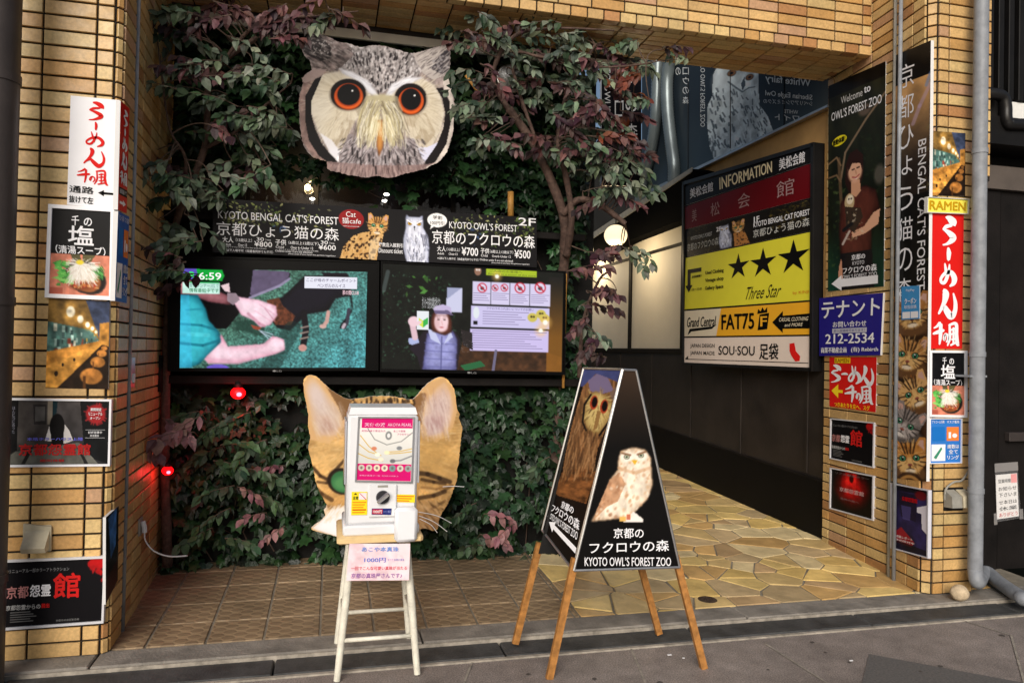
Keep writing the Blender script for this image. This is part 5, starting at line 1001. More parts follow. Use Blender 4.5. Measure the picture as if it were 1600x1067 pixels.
body = [(560, 250), (575, 190), (620, 135), (660, 118), (700, 110), (760, 120), (752, 160), (735, 190), (728, 250)]; c.poly(body, hx(206, 164, 104)); c.fur(200, (560, 110, 760, 240), lambda x, y: (-20, 60), 16, 3, [hx(226, 190, 134), hx(180, 130, 70)], .5, lambda x, y: inside(body, x, y), 3)
r = random.Random(2)
for _ in range(95):
    x, y = r.uniform(565, 750), r.uniform(115, 238)
    if inside(body, x, y): c.ell(x, y, r.uniform(3, 6), r.uniform(4, 9), hx(52, 32, 20), .9, .4, r.uniform(0, 60))
c.poly([(700, 150), (745, 130), (735, 190), (715, 240), (690, 240)], hx(228, 206, 168), .6); cat_face(c, 733, 78, 47, 4); owl_white(c, 905, 72, 82)
c.ell(1013, 40, 47, 33, (.95, .95, .95), 1, .03); c.poly([(985, 62), (1000, 68), (980, 84)], (.95, .95, .95))
s.panel(c, 'print', edge=(.08, .08, .08)); W_ = (.92, .92, .93)
s.text("KYOTO BENGAL CAT'S FOREST", 23, 52, 553, 88, W_, .004); s.text('京都ひょう猫の森', 16, 102, 556, 162, W_, .0)
s.text('KYOTO OWL’S FOREST', 1070, 42, 1402, 74, W_, .0).text('2F', 1408, 4, 1494, 42, W_, .03).text('京都のフクロウの森', 988, 86, 1490, 150, W_, .012)
for x0, a, pr, dx in ((42, '大人', '¥800', 0), (272, '子供', '¥600', 1)):
    s.text(a, x0, 168, x0+48, 194, W_, .02); s.text('Adult' if not dx else 'Child', x0+2, 198, x0+38, 208, W_); s.text('（13歳以上）' if not dx else '（6歳以上12歳以下）', x0+58, 172, x0+(128 if not dx else 192), 188, W_)
    s.text('Over 13' if not dx else 'Over 6~Under 12', x0+68, 196, x0+(106 if not dx else 168), 208, W_); xx = x0+(138 if not dx else 192); s.text('30', xx+10, 164, xx+42, 180, W_, .02).text('分 minutes', xx+48, 168, xx+72, 178, W_).text(pr, xx, 182, xx+78, 206, W_, .03)
    s.text('※ワンドリンク付き One free drink included', x0+16, 210, x0+190, 216, W_)
s.text('※5歳以下入場不可（保護者同伴でも不可）', 34, 222, 262, 234, W_).text('Children under 5 are not admitted', 272, 216, 436, 225, W_).text('(Not even if you have the parents together)', 330, 228, 540, 236, W_)
s.text('複数店入館割引', 738, 158, 852, 178, W_, .01).text('Discount ticket', 738, 184, 850, 206, W_, .015)
s.text('Cat', 588, 24, 632, 48, W_, .0).text('猫cafe', 570, 52, 656, 80, W_, .0).text('meow! cats specialized cafe', 574, 88, 648, 95, W_)
s.text('学割', 992, 18, 1036, 36, BLACK, .0).text('100円引', 980, 44, 1046, 62, BLACK, .0)
for x0, a, pr, dx in ((1012, '大人', '¥700', 0), (1222, '子供', '¥500', 1)):
    s.text(a, x0, 160, x0+42, 186, W_, .02); s.text('Adult' if not dx else 'Child', x0+2, 190, x0+34, 201, W_); s.text('（13歳以上）' if not dx else '（6歳以上12歳以下）', x0+46, 166, x0+(110 if not dx else 160), 182, W_)
    s.text('Over13' if not dx else 'Over6~Under 12', x0+56, 190, x0+(98 if not dx else 148), 201, W_); xx = x0+(118 if not dx else 166); s.text(pr, xx, 160, xx+80, 200, W_, .03)
s.text('※5歳以下入場不可（保護者同伴でも不可）', 1014, 212, 1212, 224, W_).text('Children under 5 are not admitted', 1218, 210, 1380, 220, W_).text('(Not even if you have the parents together)', 1276, 224, 1462, 232, W_); s.done('matte')
# ---- the two screens
def tv(label, outer, inner, art, lb):
    pl = Plane((0, 4.65), (1, 4.65)); s = Sign('television', label, 'screen', pl, outer, 1000, 560, .07, 'screens under the banner'); s.panel((.02, .02, .022), M['bezel'], name='casing')
    pl2 = pl.shift(.003); q = Sign('', '', '', pl2, inner, art.W, art.H, .002, parent=s.root); q.panel(art, 'screen', name='screen', edge=(0, 0, 0)); b = MB(); A = [outer[0], outer[1], outer[2], outer[3]]; w = 4.0
    def rim(p, r, d1, d2):
        P = [pl.at(*p), pl.at(*r), pl.at(r[0]+d2[0], r[1]+d2[1]), pl.at(p[0]+d1[0], p[1]+d1[1])]; b.prism([x+pl.n*.007 for x in P], -pl.n*.06)
    rim(A[0], A[1], (2.5, 2.5), (-2.5, 2.5)); rim(A[3], A[2], (2.5, -5), (-2.5, -5)); rim(A[0], A[3], (2.5, 2.5), (2.5, -5)); rim(A[1], A[2], (-2.5, 2.5), (-2.5, -5)); b.build('bezel', M['bezel'], s.root)
    t = Sign('', '', '', pl.shift(.008), lb, 40, 10, .001, parent=s.root); t.text('●LG', 0, 0, 40, 10, (.5, .5, .5)); t.done('paint', 'maker_mark'); return s, q
c = Cv(1340, 720, hx(40, 110, 110), 300)     # video: hands stroking a striped cat on blue green turf
c.grad(hx(70, 104, 84), hx(70, 140, 146), 600, 0, 1200, 700); c.noise(.75, 9, 2); c.noise(.3, 120, 4); c.poly([(0, 0), (520, 0), (780, 20), (770, 60), (500, 210), (330, 430), (0, 440)], hx(4, 4, 8)); c.poly([(510, 0), (770, 10), (768, 50), (700, 110), (520, 200), (490, 180)], hx(96, 84, 110)); c.line([(490, 205), (700, 115), (772, 62)], 16, hx(150, 140, 170)); c.noise(.8, 70, 9, m=c.mask([(330, 380), (700, 360), (640, 470), (420, 500)]), col=hx(30, 60, 50), thr=.4)
c.solid([(880, 40), (1200, 20), (1240, 260), (1160, 380), (1140, 420), (1170, 420), (1235, 290), (1215, 180), (1110, 200), (1060, 290), (900, 320), (780, 440), (690, 420), (620, 330), (640, 230), (730, 190)], hx(22, 19, 30), hx(8, 7, 10), 8); c.poly([(1000, 10), (1190, 10), (1220, 130), (1100, 130)], hx(18, 16, 24))
c.poly([(610, 220), (700, 200), (730, 260), (820, 330), (790, 400), (680, 400), (630, 330)], hx(96, 52, 34)); c.noise(.6, 14, 5, m=c.mask([(610, 220), (730, 240), (820, 330), (790, 400), (680, 400)])); c.line([(880, 310), (900, 430), (880, 560)], 44, hx(20, 16, 22))
for y in (420, 460, 500): c.line([(860, y), (915, y-14)], 10, hx(150, 130, 120))
c.ell(878, 565, 30, 26, hx(206, 150, 140)); c.line([(1060, 300), (1050, 370), (1025, 405)], 26, hx(206, 160, 150)); c.ell(1022, 405, 26, 16, hx(214, 170, 160)); c.line([(1210, 280), (1200, 370), (1180, 410)], 24, hx(60, 56, 70)); c.line([(1180, 390), (1170, 410)], 22, hx(200, 180, 190))
c.line([(800, 430), (640, 720)], 120, hx(24, 50, 46), .5)
sk, sk2 = hx(250, 220, 232), hx(226, 170, 190); c.solid([(0, 60), (120, 100), (360, 200), (350, 260), (200, 240), (60, 190), (0, 190)], hx(176, 112, 120), hx(96, 50, 56), 7); c.solid([(340, 180), (420, 200), (560, 220), (680, 260), (690, 330), (640, 400), (570, 420), (520, 370), (430, 330), (380, 250)], sk, sk2, 6); c.line([(480, 320), (560, 390), (600, 410)], 18, hx(196, 130, 150), .6); c.line([(600, 280), (672, 372)], 7, hx(196, 130, 150), .6); c.line([(560, 250), (680, 330)], 8, sk2, .6); c.line([(530, 300), (640, 370)], 8, sk2, .5); c.poly([(330, 170), (390, 170), (420, 220), (370, 260), (330, 230)], hx(150, 130, 140)); c.poly([(280, 120), (340, 100), (350, 170), (310, 160)], hx(230, 200, 205)); c.poly([(500, 400), (580, 420), (560, 440), (520, 430)], hx(150, 70, 50))
c.solid([(160, 640), (290, 470), (340, 560), (590, 540), (660, 480), (740, 510), (750, 580), (690, 610), (420, 680), (200, 680)], sk, hx(216, 150, 170), 9); c.ell(690, 545, 56, 50, sk, .8, .4); c.line([(640, 500), (690, 490), (740, 510)], 8, sk2, .7); c.poly([(170, 640), (420, 660), (690, 610), (420, 690), (200, 690)], sk2, .5)
c.solid([(0, 190), (120, 190), (180, 290), (200, 370), (280, 460), (290, 530), (200, 620), (140, 690), (60, 720), (0, 720)], hx(60, 186, 200), hx(18, 96, 112), 10); c.line([(0, 400), (150, 410), (250, 440)], 16, hx(20, 110, 130), .7); c.line([(0, 540), (160, 555), (270, 520)], 18, hx(16, 100, 120), .7); c.line([(40, 300), (160, 290)], 12, hx(30, 130, 150), .6); c.line([(0, 470), (200, 480)], 26, hx(90, 214, 226), .6); c.poly([(0, 190), (60, 190), (90, 720), (0, 720)], hx(70, 190, 240), .4); c.ell(270, 720, 80, 30, hx(110, 90, 200))
for a in ((560, 440, 660, 470), (570, 450, 650, 490), (575, 450, 630, 500)): c.line([a[:2], a[2:]], 5, hx(210, 220, 240), .8)
c.poly([(5, 0), (112, 4), (120, 78), (10, 80)], hx(96, 84, 190)); c.poly([(110, 4), (290, 8), (306, 50), (290, 86), (116, 84)], hx(20, 170, 60)); c.rect(10, 100, 275, 180, hx(200, 240, 226)); c.rect(60, 94, 270, 104, hx(40, 180, 90)); c.noise(.12, 30, 17); c.blur(1, 1, .5); c.rect(884, 44, 1268, 128, hx(232, 232, 244))
s, q = tv('left-hand screen showing two hands stroking a dark striped cat on turf', ((262, 399), (592.5, 408.5), (591, 579), (262, 580)), ((283, 419), (574, 425), (570.5, 577), (280.6, 575)), c, ((426, 578), (440, 578), (440, 581), (426, 581)))
q.text('R', 58, 24, 104, 78, hx(60, 230, 110), .05).text('6:59', 126, 28, 284, 80, (1, 1, 1), .03).text('普通ランナー1位で', 60, 108, 268, 136, hx(70, 130, 120)).text('情報番組中です', 60, 142, 268, 172, hx(40, 130, 80), .02).text('ここが母のチャームポイント', 896, 54, 1258, 80, hx(90, 80, 110), .01).text('ベンガルのルイス', 976, 92, 1180, 120, hx(90, 80, 110), .01).text('茶の間CLUB', 1160, 138, 1280, 172, hx(250, 210, 220), .03); q.done('screen')
c = Cv(1420, 800, hx(16, 18, 14), 300)
c.noise(.5, 60, 3); foliage_bits(c, (0, 60, 560, 760), 330, 3, (hx(30, 60, 36), hx(46, 90, 56), hx(20, 40, 28), hx(80, 120, 96)), 14, .7); foliage_bits(c, (130, 60, 420, 250), 9, 5, (hx(110, 190, 80), hx(90, 160, 60)), 30, .8); c.poly([(620, 560), (900, 520), (1420, 680), (1420, 800), (560, 800)], hx(70, 44, 26)); c.noise(.5, 40, 8, m=c.mask([(600, 520), (1420, 600), (1420, 800), (560, 800)])); c.grad(hx(30, 26, 24), hx(150, 96, 30), 0, 60, 0, 520, .8, c.mask([(1300, 40), (1420, 40), (1420, 800), (1290, 800)])); c.line([(40, 60), (10, 200)], 30, hx(150, 170, 170), .35)
c.poly([(490, 160), (610, 160), (606, 350), (484, 350)], hx(206, 206, 232)); c.poly([(490, 160), (600, 160), (490, 250)], hx(140, 146, 180), .7); c.rect(690, 100, 1315, 275, hx(214, 206, 236)); c.rect(680, 290, 1310, 456, hx(206, 198, 236)); c.rect(675, 470, 1306, 640, hx(206, 192, 236)); c.rect(795, 0, 1200, 52, hx(168, 190, 40))
for x in (834, 985, 1146): c.rect(x-2, 100, x+2, 275, hx(40, 40, 50))
for x, y, R in ((764, 150, 38), (866, 146, 26), (940, 142, 30), (1066, 138, 44), (1230, 130, 46)):
    c.ell(x, y, R, R, hx(196, 30, 50)); c.ell(x, y, R*.8, R*.8, hx(224, 214, 236)); c.ell(x, y+R*.1, R*.4, R*.34, hx(60, 56, 60), 1, .4); c.line([(x-R*.6, y-R*.6), (x+R*.6, y+R*.6)], R*.2, hx(196, 30, 50))
for x, y in ((1170, 368), (1240, 340), (1270, 372)): c.ell(x, y, 40, 36, hx(206, 190, 90)); c.ell(x-8, y-6, 10, 8, hx(60, 50, 30)); c.ell(x+12, y-6, 8, 8, hx(60, 50, 30))
c.ell(720, 345, 24, 46, hx(226, 232, 236)); c.rect(700, 410, 732, 440, hx(20, 18, 20)); c.ell(728, 20, 28, 36, hx(150, 110, 90)); c.ell(720, 12, 8, 8, hx(240, 230, 220)); c.ell(738, 12, 8, 8, hx(240, 230, 220))
for x, y, R in ((880, 56, 16), (1276, 404, 20), (1240, 472, 18)): c.ell(x, y, R*2.4, R*2.4, hx(255, 200, 110), .5, .9); c.ell(x, y, R, R, (1, 1, .95), 1, .5)
# woman with a cap holding up a card
c.poly([(210, 640), (320, 500), (380, 480), (560, 500), (600, 560), (580, 800), (300, 800), (270, 700)], hx(34, 26, 36)); c.solid([(340, 520), (400, 480), (540, 490), (575, 560), (570, 800), (310, 800)], hx(156, 156, 210), hx(84, 82, 130), 8); c.noise(.18, 26, 4, m=c.mask([(340, 520), (400, 480), (540, 490), (575, 560), (570, 800), (310, 800)]))
for y in (590, 650, 710, 770): c.line([(325, y), (570, y+8)], 7, hx(104, 104, 160), .7)
c.line([(455, 540), (452, 800)], 7, hx(90, 90, 140)); c.poly([(345, 480), (400, 500), (450, 600), (370, 560)], hx(200, 204, 236)); c.poly([(520, 490), (470, 600), (540, 540)], hx(200, 204, 236)); c.poly([(200, 560), (270, 545), (285, 590), (230, 610), (205, 600)], hx(176, 184, 226)); c.line([(250, 550), (230, 450)], 44, hx(226, 190, 200)); c.ell(240, 430, 44, 40, hx(240, 206, 214))
c.solid([(378, 370), (410, 330), (500, 340), (530, 410), (535, 500), (480, 530), (380, 500), (365, 430)], hx(110, 56, 40), hx(56, 26, 20), 5); c.ell(450, 424, 54, 80, hx(246, 212, 216), 1, .25); c.ell(470, 470, 30, 26, hx(246, 206, 212), .6, .5); c.poly([(384, 330), (400, 305), (460, 290), (520, 310), (530, 360), (490, 345), (400, 350)], hx(196, 180, 216)); c.poly([(390, 340), (500, 335), (545, 372), (500, 368), (400, 366)], hx(110, 96, 130))
c.ell(418, 440, 20, 40, hx(214, 168, 170), .5, .8); c.poly([(394, 372), (506, 372), (504, 390), (450, 382), (398, 394)], hx(120, 84, 84), .45)
for x in (428, 474): c.line([(x-11, 398), (x+10, 396)], 4, hx(120, 84, 80), .6); c.ell(x, 410, 10, 5, hx(60, 40, 40), .8, .6)
c.line([(452, 420), (458, 448)], 5, hx(226, 170, 170), .8); c.ell(452, 468, 17, 6, hx(200, 116, 120), .9, .6)
c.blur(1, 1, .45); c.rect(262, 350, 355, 490, hx(232, 236, 240)); c.poly([(278, 400), (308, 420), (308, 476), (278, 450)], hx(214, 226, 80)); c.poly([(308, 420), (346, 396), (346, 446), (308, 476)], hx(60, 180, 80)); c.ell(275, 440, 28, 14, hx(240, 206, 214), 1, .3, -30)
c.poly([(600, 480), (690, 500), (700, 640), (620, 600)], hx(40, 34, 34)); foliage_bits(c, (600, 500, 720, 660), 40, 9, (hx(120, 110, 110), hx(70, 60, 56)), 10, .5); c.poly([(600, 760), (760, 720), (800, 760), (640, 800)], hx(40, 100, 60)); c.line([(880, 640), (860, 800)], 20, hx(110, 104, 130))
s, q = tv('right-hand screen showing a woman in a cap holding up a small card', ((595, 408), (884, 424), (883, 586), (593.5, 581)), ((598, 412), (880.5, 426), (878, 582), (595.5, 577)), c, ((730, 580.5), (744, 581), (744, 584), (730, 583.5)))
for x0, y0, x1, y1, n in ((695, 190, 830, 262, 4), (845, 186, 980, 250, 4), (995, 190, 1140, 268, 5), (1156, 186, 1306, 262, 5), (770, 330, 1140, 444, 6), (690, 484, 1290, 630, 8)):
    for k in range(n): q.rect(x0, y0+(y1-y0)*k/n, x1-((k*37) % 50)*(x1-x0)/160, y0+(y1-y0)*(k+.32)/n, hx(150, 140, 176))
q.text('ご入店のお客様へ', 820, 4, 1080, 24, hx(90, 90, 40)).text('Request to a visitor of this store', 810, 30, 1190, 48, hx(90, 90, 40)).text('フクロウのふれあいについてのお願い', 800, 298, 1180, 318, hx(90, 80, 120)).text('ポイントカードをお持ちのお客様はお見せください', 300, 236, 440, 330, (.8, .8, .8), vert=False); q.done('screen')
# ---- ramen shop boards -----------------------------------------------------
def ramen_v(s, x0, y0, x1, y1, col, k=1.15):
    X = lambda u: x0+(u-592)/(758-592)*(x1-x0); Y = lambda v: y0+(v-268)/(868-268)*(y1-y0)
    for g, a, b, c, d in (('ra', 625, 275, 744, 404), ('bar', 680, 418, 687, 472), ('me', 610, 490, 745, 594), ('n', 592, 612, 760, 734), ('sen', 540, 764, 644, 862), ('no', 644, 816, 688, 852), ('kaze', 686, 768, 802, 868)): s.brush(g, X(a), Y(b), X(c), Y(d), col, k)
    return s
def ramen_h(s, x0, y0, x1, y1, col, k=1.25):
    w = x1-x0; s.brush('ra', x0, y0, x0+w*.24, y1, col, k).stroke([(x0+w*.27, (y0+y1)/2, 5), (x0+w*.36, (y0+y1)/2-2, 8), (x0+w*.42, (y0+y1)/2, 5)], col, 2); return s.brush('me', x0+w*.45, y0, x0+w*.7, y1, col, k).brush('n', x0+w*.72, y0, x1, y1, col, k)
def senkaze(s, x0, y0, x1, y1, col, k=1.25):
    w = x1-x0; return s.brush('sen', x0, y0, x0+w*.42, y1, col, k).brush('no', x0+w*.42, y0+(y1-y0)*.45, x0+w*.56, y1-(y1-y0)*.15, col, k).brush('kaze', x0+w*.55, y0, x1, y1, col, k)
WB, RD = hx(236, 236, 240), hx(212, 30, 26)
s = Sign('ramen_sign', 'tall white board with red brush lettering and a black arrow on the left pillar', 'sign', LF, ((110.4, 149.6), (187, 157), (182, 327), (104.6, 320)), 360, 780, .02); s.panel(WB, 'print'); ramen_v(s, 112, 28, 256, 618, RD); s.text('通路', 15, 640, 190, 690, BLACK, .02).text('抜けて左', 15, 712, 190, 762, BLACK, .02)
s.rect(255, 668, 350, 684, BLACK).rect(334, 668, 350, 770, BLACK).shape([(222, 676), (266, 654), (266, 698)], BLACK); s.done()
s = Sign('ramen_sign', 'narrow red board with white brush lettering on the side of the left pillar', 'sign', LS, ((188.5, 158), (202.5, 170), (198, 334), (184, 328)), 70, 640, .02); s.panel(RD, 'print'); ramen_v(s, 16, 30, 52, 480, WB, 1.3); s.rect(4, 500, 66, 545, BLACK).text('通路抜けて', 8, 508, 62, 536, WB).arrow(10, 590, 58, 590, 8, 20, 22, WB); s.done()
def shio(s, W, H):
    s.text('千', W*.33, H*.07, W*.46, H*.19, WB, .03).text('の', W*.54, H*.09, W*.68, H*.19, WB, .03).text('塩', W*.28, H*.19, W*.72, H*.42, WB, .028).text('（清湯スープ）', W*.08, H*.43, W*.92, H*.53, WB, .03, slant=-.15); s.done()
def shio_art(W, H):
    c = Cv(W, H, hx(20, 20, 22), 110); c.noise(.4, W*.5, 3); d = ramen_bowl(W, H*.46, 90); n = d.ny; ya = c.ny-n
    ix = np.clip(np.round(np.linspace(0, d.nx-1, c.nx)).astype(int), 0, d.nx-1); yy = int(c.ny*.54); iy = np.clip(np.round(np.linspace(0, d.ny-1, c.ny-yy)).astype(int), 0, d.ny-1); c.a[yy:] = d.a[iy][:, ix]; return c
s = Sign('ramen_sign', 'white framed board of a noodle bowl under black lettering panel, on the left pillar', 'sign', LF.shift(.012), ((82, 325.5), (173.5, 331.5), (171, 463), (77, 459)), 590, 850, .02); s.panel(shio_art(590, 850), 'print'); s.frame(38, WB); shio(s, 590, 850)
def blue_notice(s, W, H, v=1):
    s.text('アルコール消毒', W*.06, H*.03, W*.46, H*.1, WB).text('マスク着用', W*.54, H*.03, W*.94, H*.1, WB); s.rect(W*.08, H*.18, W*.48, H*.5, hx(30, 110, 190)).rect(W*.54, H*.18, W*.94, H*.5, hx(232, 130, 60)).rect(W*.6, H*.3, W*.68, H*.44, WB, 1).ring(W*.8, H*.38, W*.08, H*.05, WB, 1)
    s.rect(W*.05, H*.58, W*.5, H*.96, WB).shape([(W*.12, H*.88), (W*.36, H*.64), (W*.4, H*.68), (W*.2, H*.92)], hx(60, 140, 110), 1).text('席数は', W*.56, H*.58, W*.94, H*.68, WB, .02).text('全て', W*.6, H*.7, W*.9, H*.8, WB, .02).text('リング', W*.56, H*.83, W*.94, H*.93, WB, .02); s.done()
s = Sign('notice_board', 'narrow blue notice on the side of the left pillar below the red board', 'notice', LS, ((184.6, 330), (202, 339), (198, 474), (179.5, 470)), 110, 640, .02); s.panel(hx(36, 92, 176), 'print'); blue_notice(s, 110, 640)
s = Sign('photo_board', 'photo board of a long wooden counter, unframed, low on the left pillar', 'photo board', LF, ((76, 466), (172, 471), (169, 608), (71, 606)), 96, 140, .012); s.panel(bar_photo(96, 140, 130), 'gloss')
# ---- horror house posters
def house_art(W, H):
    c = Cv(W, H, hx(46, 44, 44), 190); X, Y = W/1000, H/640; P = lambda *q: [(x*X, y*Y) for x, y in q]
    c.grad(hx(70, 66, 66), hx(40, 40, 42), 0, 0, 0, H); c.poly(P((60, 0), (400, 0), (420, 420), (0, 520)), hx(66, 62, 60)); c.poly(P((240, 40), (370, 40), (370, 240), (250, 240)), hx(44, 42, 42)); c.poly(P((262, 60), (355, 60), (355, 200), (262, 210)), hx(78, 76, 74)); c.poly(P((380, 0), (430, 0), (430, 240), (380, 240)), hx(120, 112, 100)); c.poly(P((430, 0), (480, 0), (470, 120), (430, 160)), hx(20, 40, 46)); c.poly(P((700, 0), (1000, 0), (1000, 640), (760, 560)), hx(18, 20, 22)); c.poly(P((0, 520), (700, 420), (900, 640), (0, 640)), hx(92, 92, 86)); c.poly(P((0, 0), (100, 0), (90, 500), (0, 560)), hx(16, 16, 18)); c.noise(.35, 120*X, 5)
    c.poly(P((200, 500), (240, 500), (170, 640), (130, 640)), hx(20, 20, 20), .8); c.poly(P((680, 470), (720, 500), (800, 640), (760, 640)), hx(16, 16, 18), .8); c.poly(P((400, 260), (450, 220), (540, 220), (600, 300), (640, 400), (560, 430), (360, 400)), hx(196, 192, 190)); c.ell(478, 290*Y/Y if 0 else 0, 1, 1, (0, 0, 0), 0)
    c.ell(478*X, 260*Y, 74*X, 130*Y, hx(10, 10, 12), 1, .08); c.poly(P((408, 260), (548, 260), (545, 430), (500, 470), (430, 460)), hx(12, 12, 14)); c.ell(860*X, 130*Y, 100*X, 95*Y, hx(150, 36, 40), 1, .25); r = random.Random(4)
    for _ in range(22):
        a = r.uniform(0, 6.28); c.line([(860*X, 130*Y), ((860+120*math.cos(a))*X, (130+112*math.sin(a))*Y)], 12*X, hx(150, 36, 40), .7)
    return c
s = Sign('horror_poster', 'framed haunted house poster with a black haired ghost figure, left pillar', 'poster', LF, ((13, 625), (171.5, 627), (169, 724.5), (11, 726)), 1000, 640, .015); s.panel(house_art(1000, 640), 'gloss'); s.frame(22, (.86, .86, .88))
s.text('本格ホラーハウス上陸', 190, 368, 740, 400, hx(110, 110, 214), .03).text('京都怨霊館', 110, 430, 820, 550, hx(170, 34, 34), .04).text('絶叫体験', 320, 585, 560, 615, hx(170, 40, 40), .02).text('期間限定', 810, 68, 920, 100, WB, .02).text('リニューアル', 790, 112, 930, 146, WB, .02).text('オープン', 806, 158, 910, 186, WB, .02).rect(760, 290, 960, 292, WB).rect(760, 372, 960, 374, WB).text('好評営業中', 790, 304, 930, 330, WB).text('年中無休', 810, 338, 900, 364, WB).text('ほんとうにあった', 40, 60, 70, 330, (.5, .5, .55), vert=True); s.done()
def kan_art(W, H, n=120):
    c = Cv(W, H, hx(17, 16, 19), n); r = random.Random(8)
    for _ in range(40): c.ell(W*(1-abs(r.gauss(0, .07))), H*abs(r.gauss(0, .09)), W*r.uniform(.01, .05), H*r.uniform(.02, .06), hx(176, 24, 26), .85, .5, r.uniform(0, 90))
    return c
def kan(s, W, H):
    rr, gr = hx(200, 32, 30), (.55, .55, .56); s.text('リニューアル一部ホラーアトラクション', W*.04, H*.11, W*.64, H*.17, gr).text('京都', W*.02, H*.37, W*.24, H*.56, hx(176, 120, 118), .03).text('怨霊', W*.25, H*.36, W*.46, H*.55, WB, .04).text('館', W*.48, H*.2, W*.76, H*.6, rr, .04).text('京都怨霊からの', W*.02, H*.66, W*.36, H*.74, (.7, .7, .7), .02).text('脱出', W*.37, H*.66, W*.45, H*.73, rr, .02)
    for k in range(5): s.rect(W*.06, H*(.77+k*.036), W*(.26+(k % 3)*.03), H*(.785+k*.036), (.38, .38, .38))
    s.text('京都市中京区新京極', W*.52, H*.93, W*.76, H*.965, (.5, .5, .5)); s.done()
s = Sign('horror_poster', 'wide black poster with one big red character, lowest on the left pillar', 'poster', LF, ((8, 878), (163, 871.5), (159, 969), (6, 980)), 1000, 640, .015); s.panel(kan_art(1000, 640), 'gloss'); s.frame(24, (.78, .78, .8)); kan(s, 1000, 640)
s = Sign('horror_poster', 'dark blue poster edge on round the low corner of the left pillar', 'poster', LS, ((165.5, 808), (185.5, 790), (184, 906), (165, 944)), 60, 130, .012); c = Cv(60, 130, hx(14, 14, 22), 60); c.poly([(10, 5), (50, 0), (46, 60), (22, 70)], hx(60, 110, 176)); c.noise(.5, 14, 3); c.poly([(0, 95), (60, 88), (60, 130), (0, 130)], hx(50, 18, 22)); s.panel(c, 'gloss')
# right pillar, passage side
s = Sign('tall_poster', 'tall dark poster of a smiling woman holding an owl, with a white arrow', 'poster', RA, ((1294.4, 135), (1384, 96), (1381, 447.6), (1293.6, 455.5)), 250, 900, .02); c = Cv(250, 900, hx(30, 26, 20), 330)
c.grad(hx(96, 74, 52), hx(22, 24, 16), 0, 60, 0, 420); c.grad(hx(26, 30, 18), hx(24, 70, 54), 0, 620, 0, 900, .8); c.rect(0, 0, 250, 55, hx(22, 18, 14)); c.noise(.4, 60, 4, (.6, 2)); foliage_bits(c, (0, 400, 90, 800), 60, 4, (hx(60, 86, 40), hx(40, 60, 30), hx(90, 110, 60)), 12, .5); foliage_bits(c, (150, 200, 250, 620), 50, 5, (hx(46, 60, 34), hx(30, 44, 26)), 14, .5)
c.line([(250, 120), (170, 200), (80, 310), (60, 420)], 8, hx(130, 110, 88)); c.line([(50, 330), (70, 640)], 13, hx(110, 86, 62), .8); c.line([(0, 340), (40, 320), (60, 360)], 6, hx(130, 104, 76)); c.line([(0, 400), (40, 396), (60, 430)], 6, hx(120, 96, 70)); c.ell(165, 160, 26, 24, hx(112, 94, 82), .8, .5); c.ell(158, 156, 5, 5, hx(30, 24, 20)); c.ell(176, 156, 5, 5, hx(30, 24, 20)); c.ell(228, 440, 22, 40, hx(120, 112, 104), .6, .5)
c.poly([(84, 360), (100, 320), (130, 310), (158, 340), (160, 430), (140, 480), (96, 480), (80, 440)], hx(46, 24, 18)); c.solid([(60, 520), (110, 470), (170, 470), (215, 500), (232, 580), (200, 600), (195, 760), (60, 760), (52, 640)], hx(92, 46, 36), hx(48, 22, 18), 8); c.noise(.2, 30, 7, (.5, 1.6), c.mask([(60, 520), (110, 470), (170, 470), (215, 500), (232, 580), (200, 600), (195, 760), (60, 760)])); c.poly([(58, 740), (200, 740), (210, 900), (60, 900)], hx(26, 22, 24))
c.poly([(108, 440), (145, 440), (150, 490), (128, 510), (106, 490)], hx(214, 160, 126)); c.ell(124, 400, 31, 48, hx(226, 176, 146), 1, .3); c.poly([(92, 400), (96, 345), (130, 335), (155, 360), (157, 410), (146, 372), (112, 365)], hx(46, 24, 18)); c.line([(112, 392), (120, 391)], 5, hx(50, 26, 20)); c.line([(133, 389), (142, 388)], 5, hx(50, 26, 20)); c.line([(127, 398), (129, 412)], 4, hx(196, 140, 112)); c.poly([(113, 424), (128, 428), (142, 420), (130, 436)], hx(250, 240, 236)); c.line([(112, 423), (128, 429), (143, 419)], 3.5, hx(176, 60, 60))
c.poly([(205, 590), (232, 580), (225, 640), (170, 670), (115, 680), (110, 655), (165, 640)], hx(224, 172, 140)); c.poly([(52, 800), (64, 760), (72, 850), (60, 900), (50, 870)], hx(206, 150, 120)); c.ell(100, 525, 22, 36, hx(196, 172, 130), 1, .1); c.ell(102, 515, 15, 20, hx(240, 226, 200), 1, .2); c.ell(97, 512, 3.5, 4, (.05, .05, .05)); c.ell(108, 512, 3.5, 4, (.05, .05, .05)); c.poly([(80, 540), (150, 560), (160, 600), (120, 660), (84, 620)], hx(60, 46, 36)); foliage_bits(c, (85, 560, 160, 690), 34, 8, (hx(220, 206, 180), hx(150, 130, 96), hx(30, 26, 24)), 9, .8); c.line([(75, 640), (110, 620)], 16, hx(26, 24, 26)); c.line([(70, 700), (100, 650)], 9, hx(220, 214, 206), .8)
s.panel(c, 'gloss'); s.shape([(53+34*math.cos(a)*math.cos(-.18)-18*math.sin(a)*math.sin(-.18), 252+34*math.cos(a)*math.sin(-.18)+20*math.sin(a)) for a in np.linspace(0, 6.2, 28)], hx(238, 222, 40)); s.text('感動体験！', 24, 240, 82, 264, BLACK, .04, skew=-.3, lift=2)
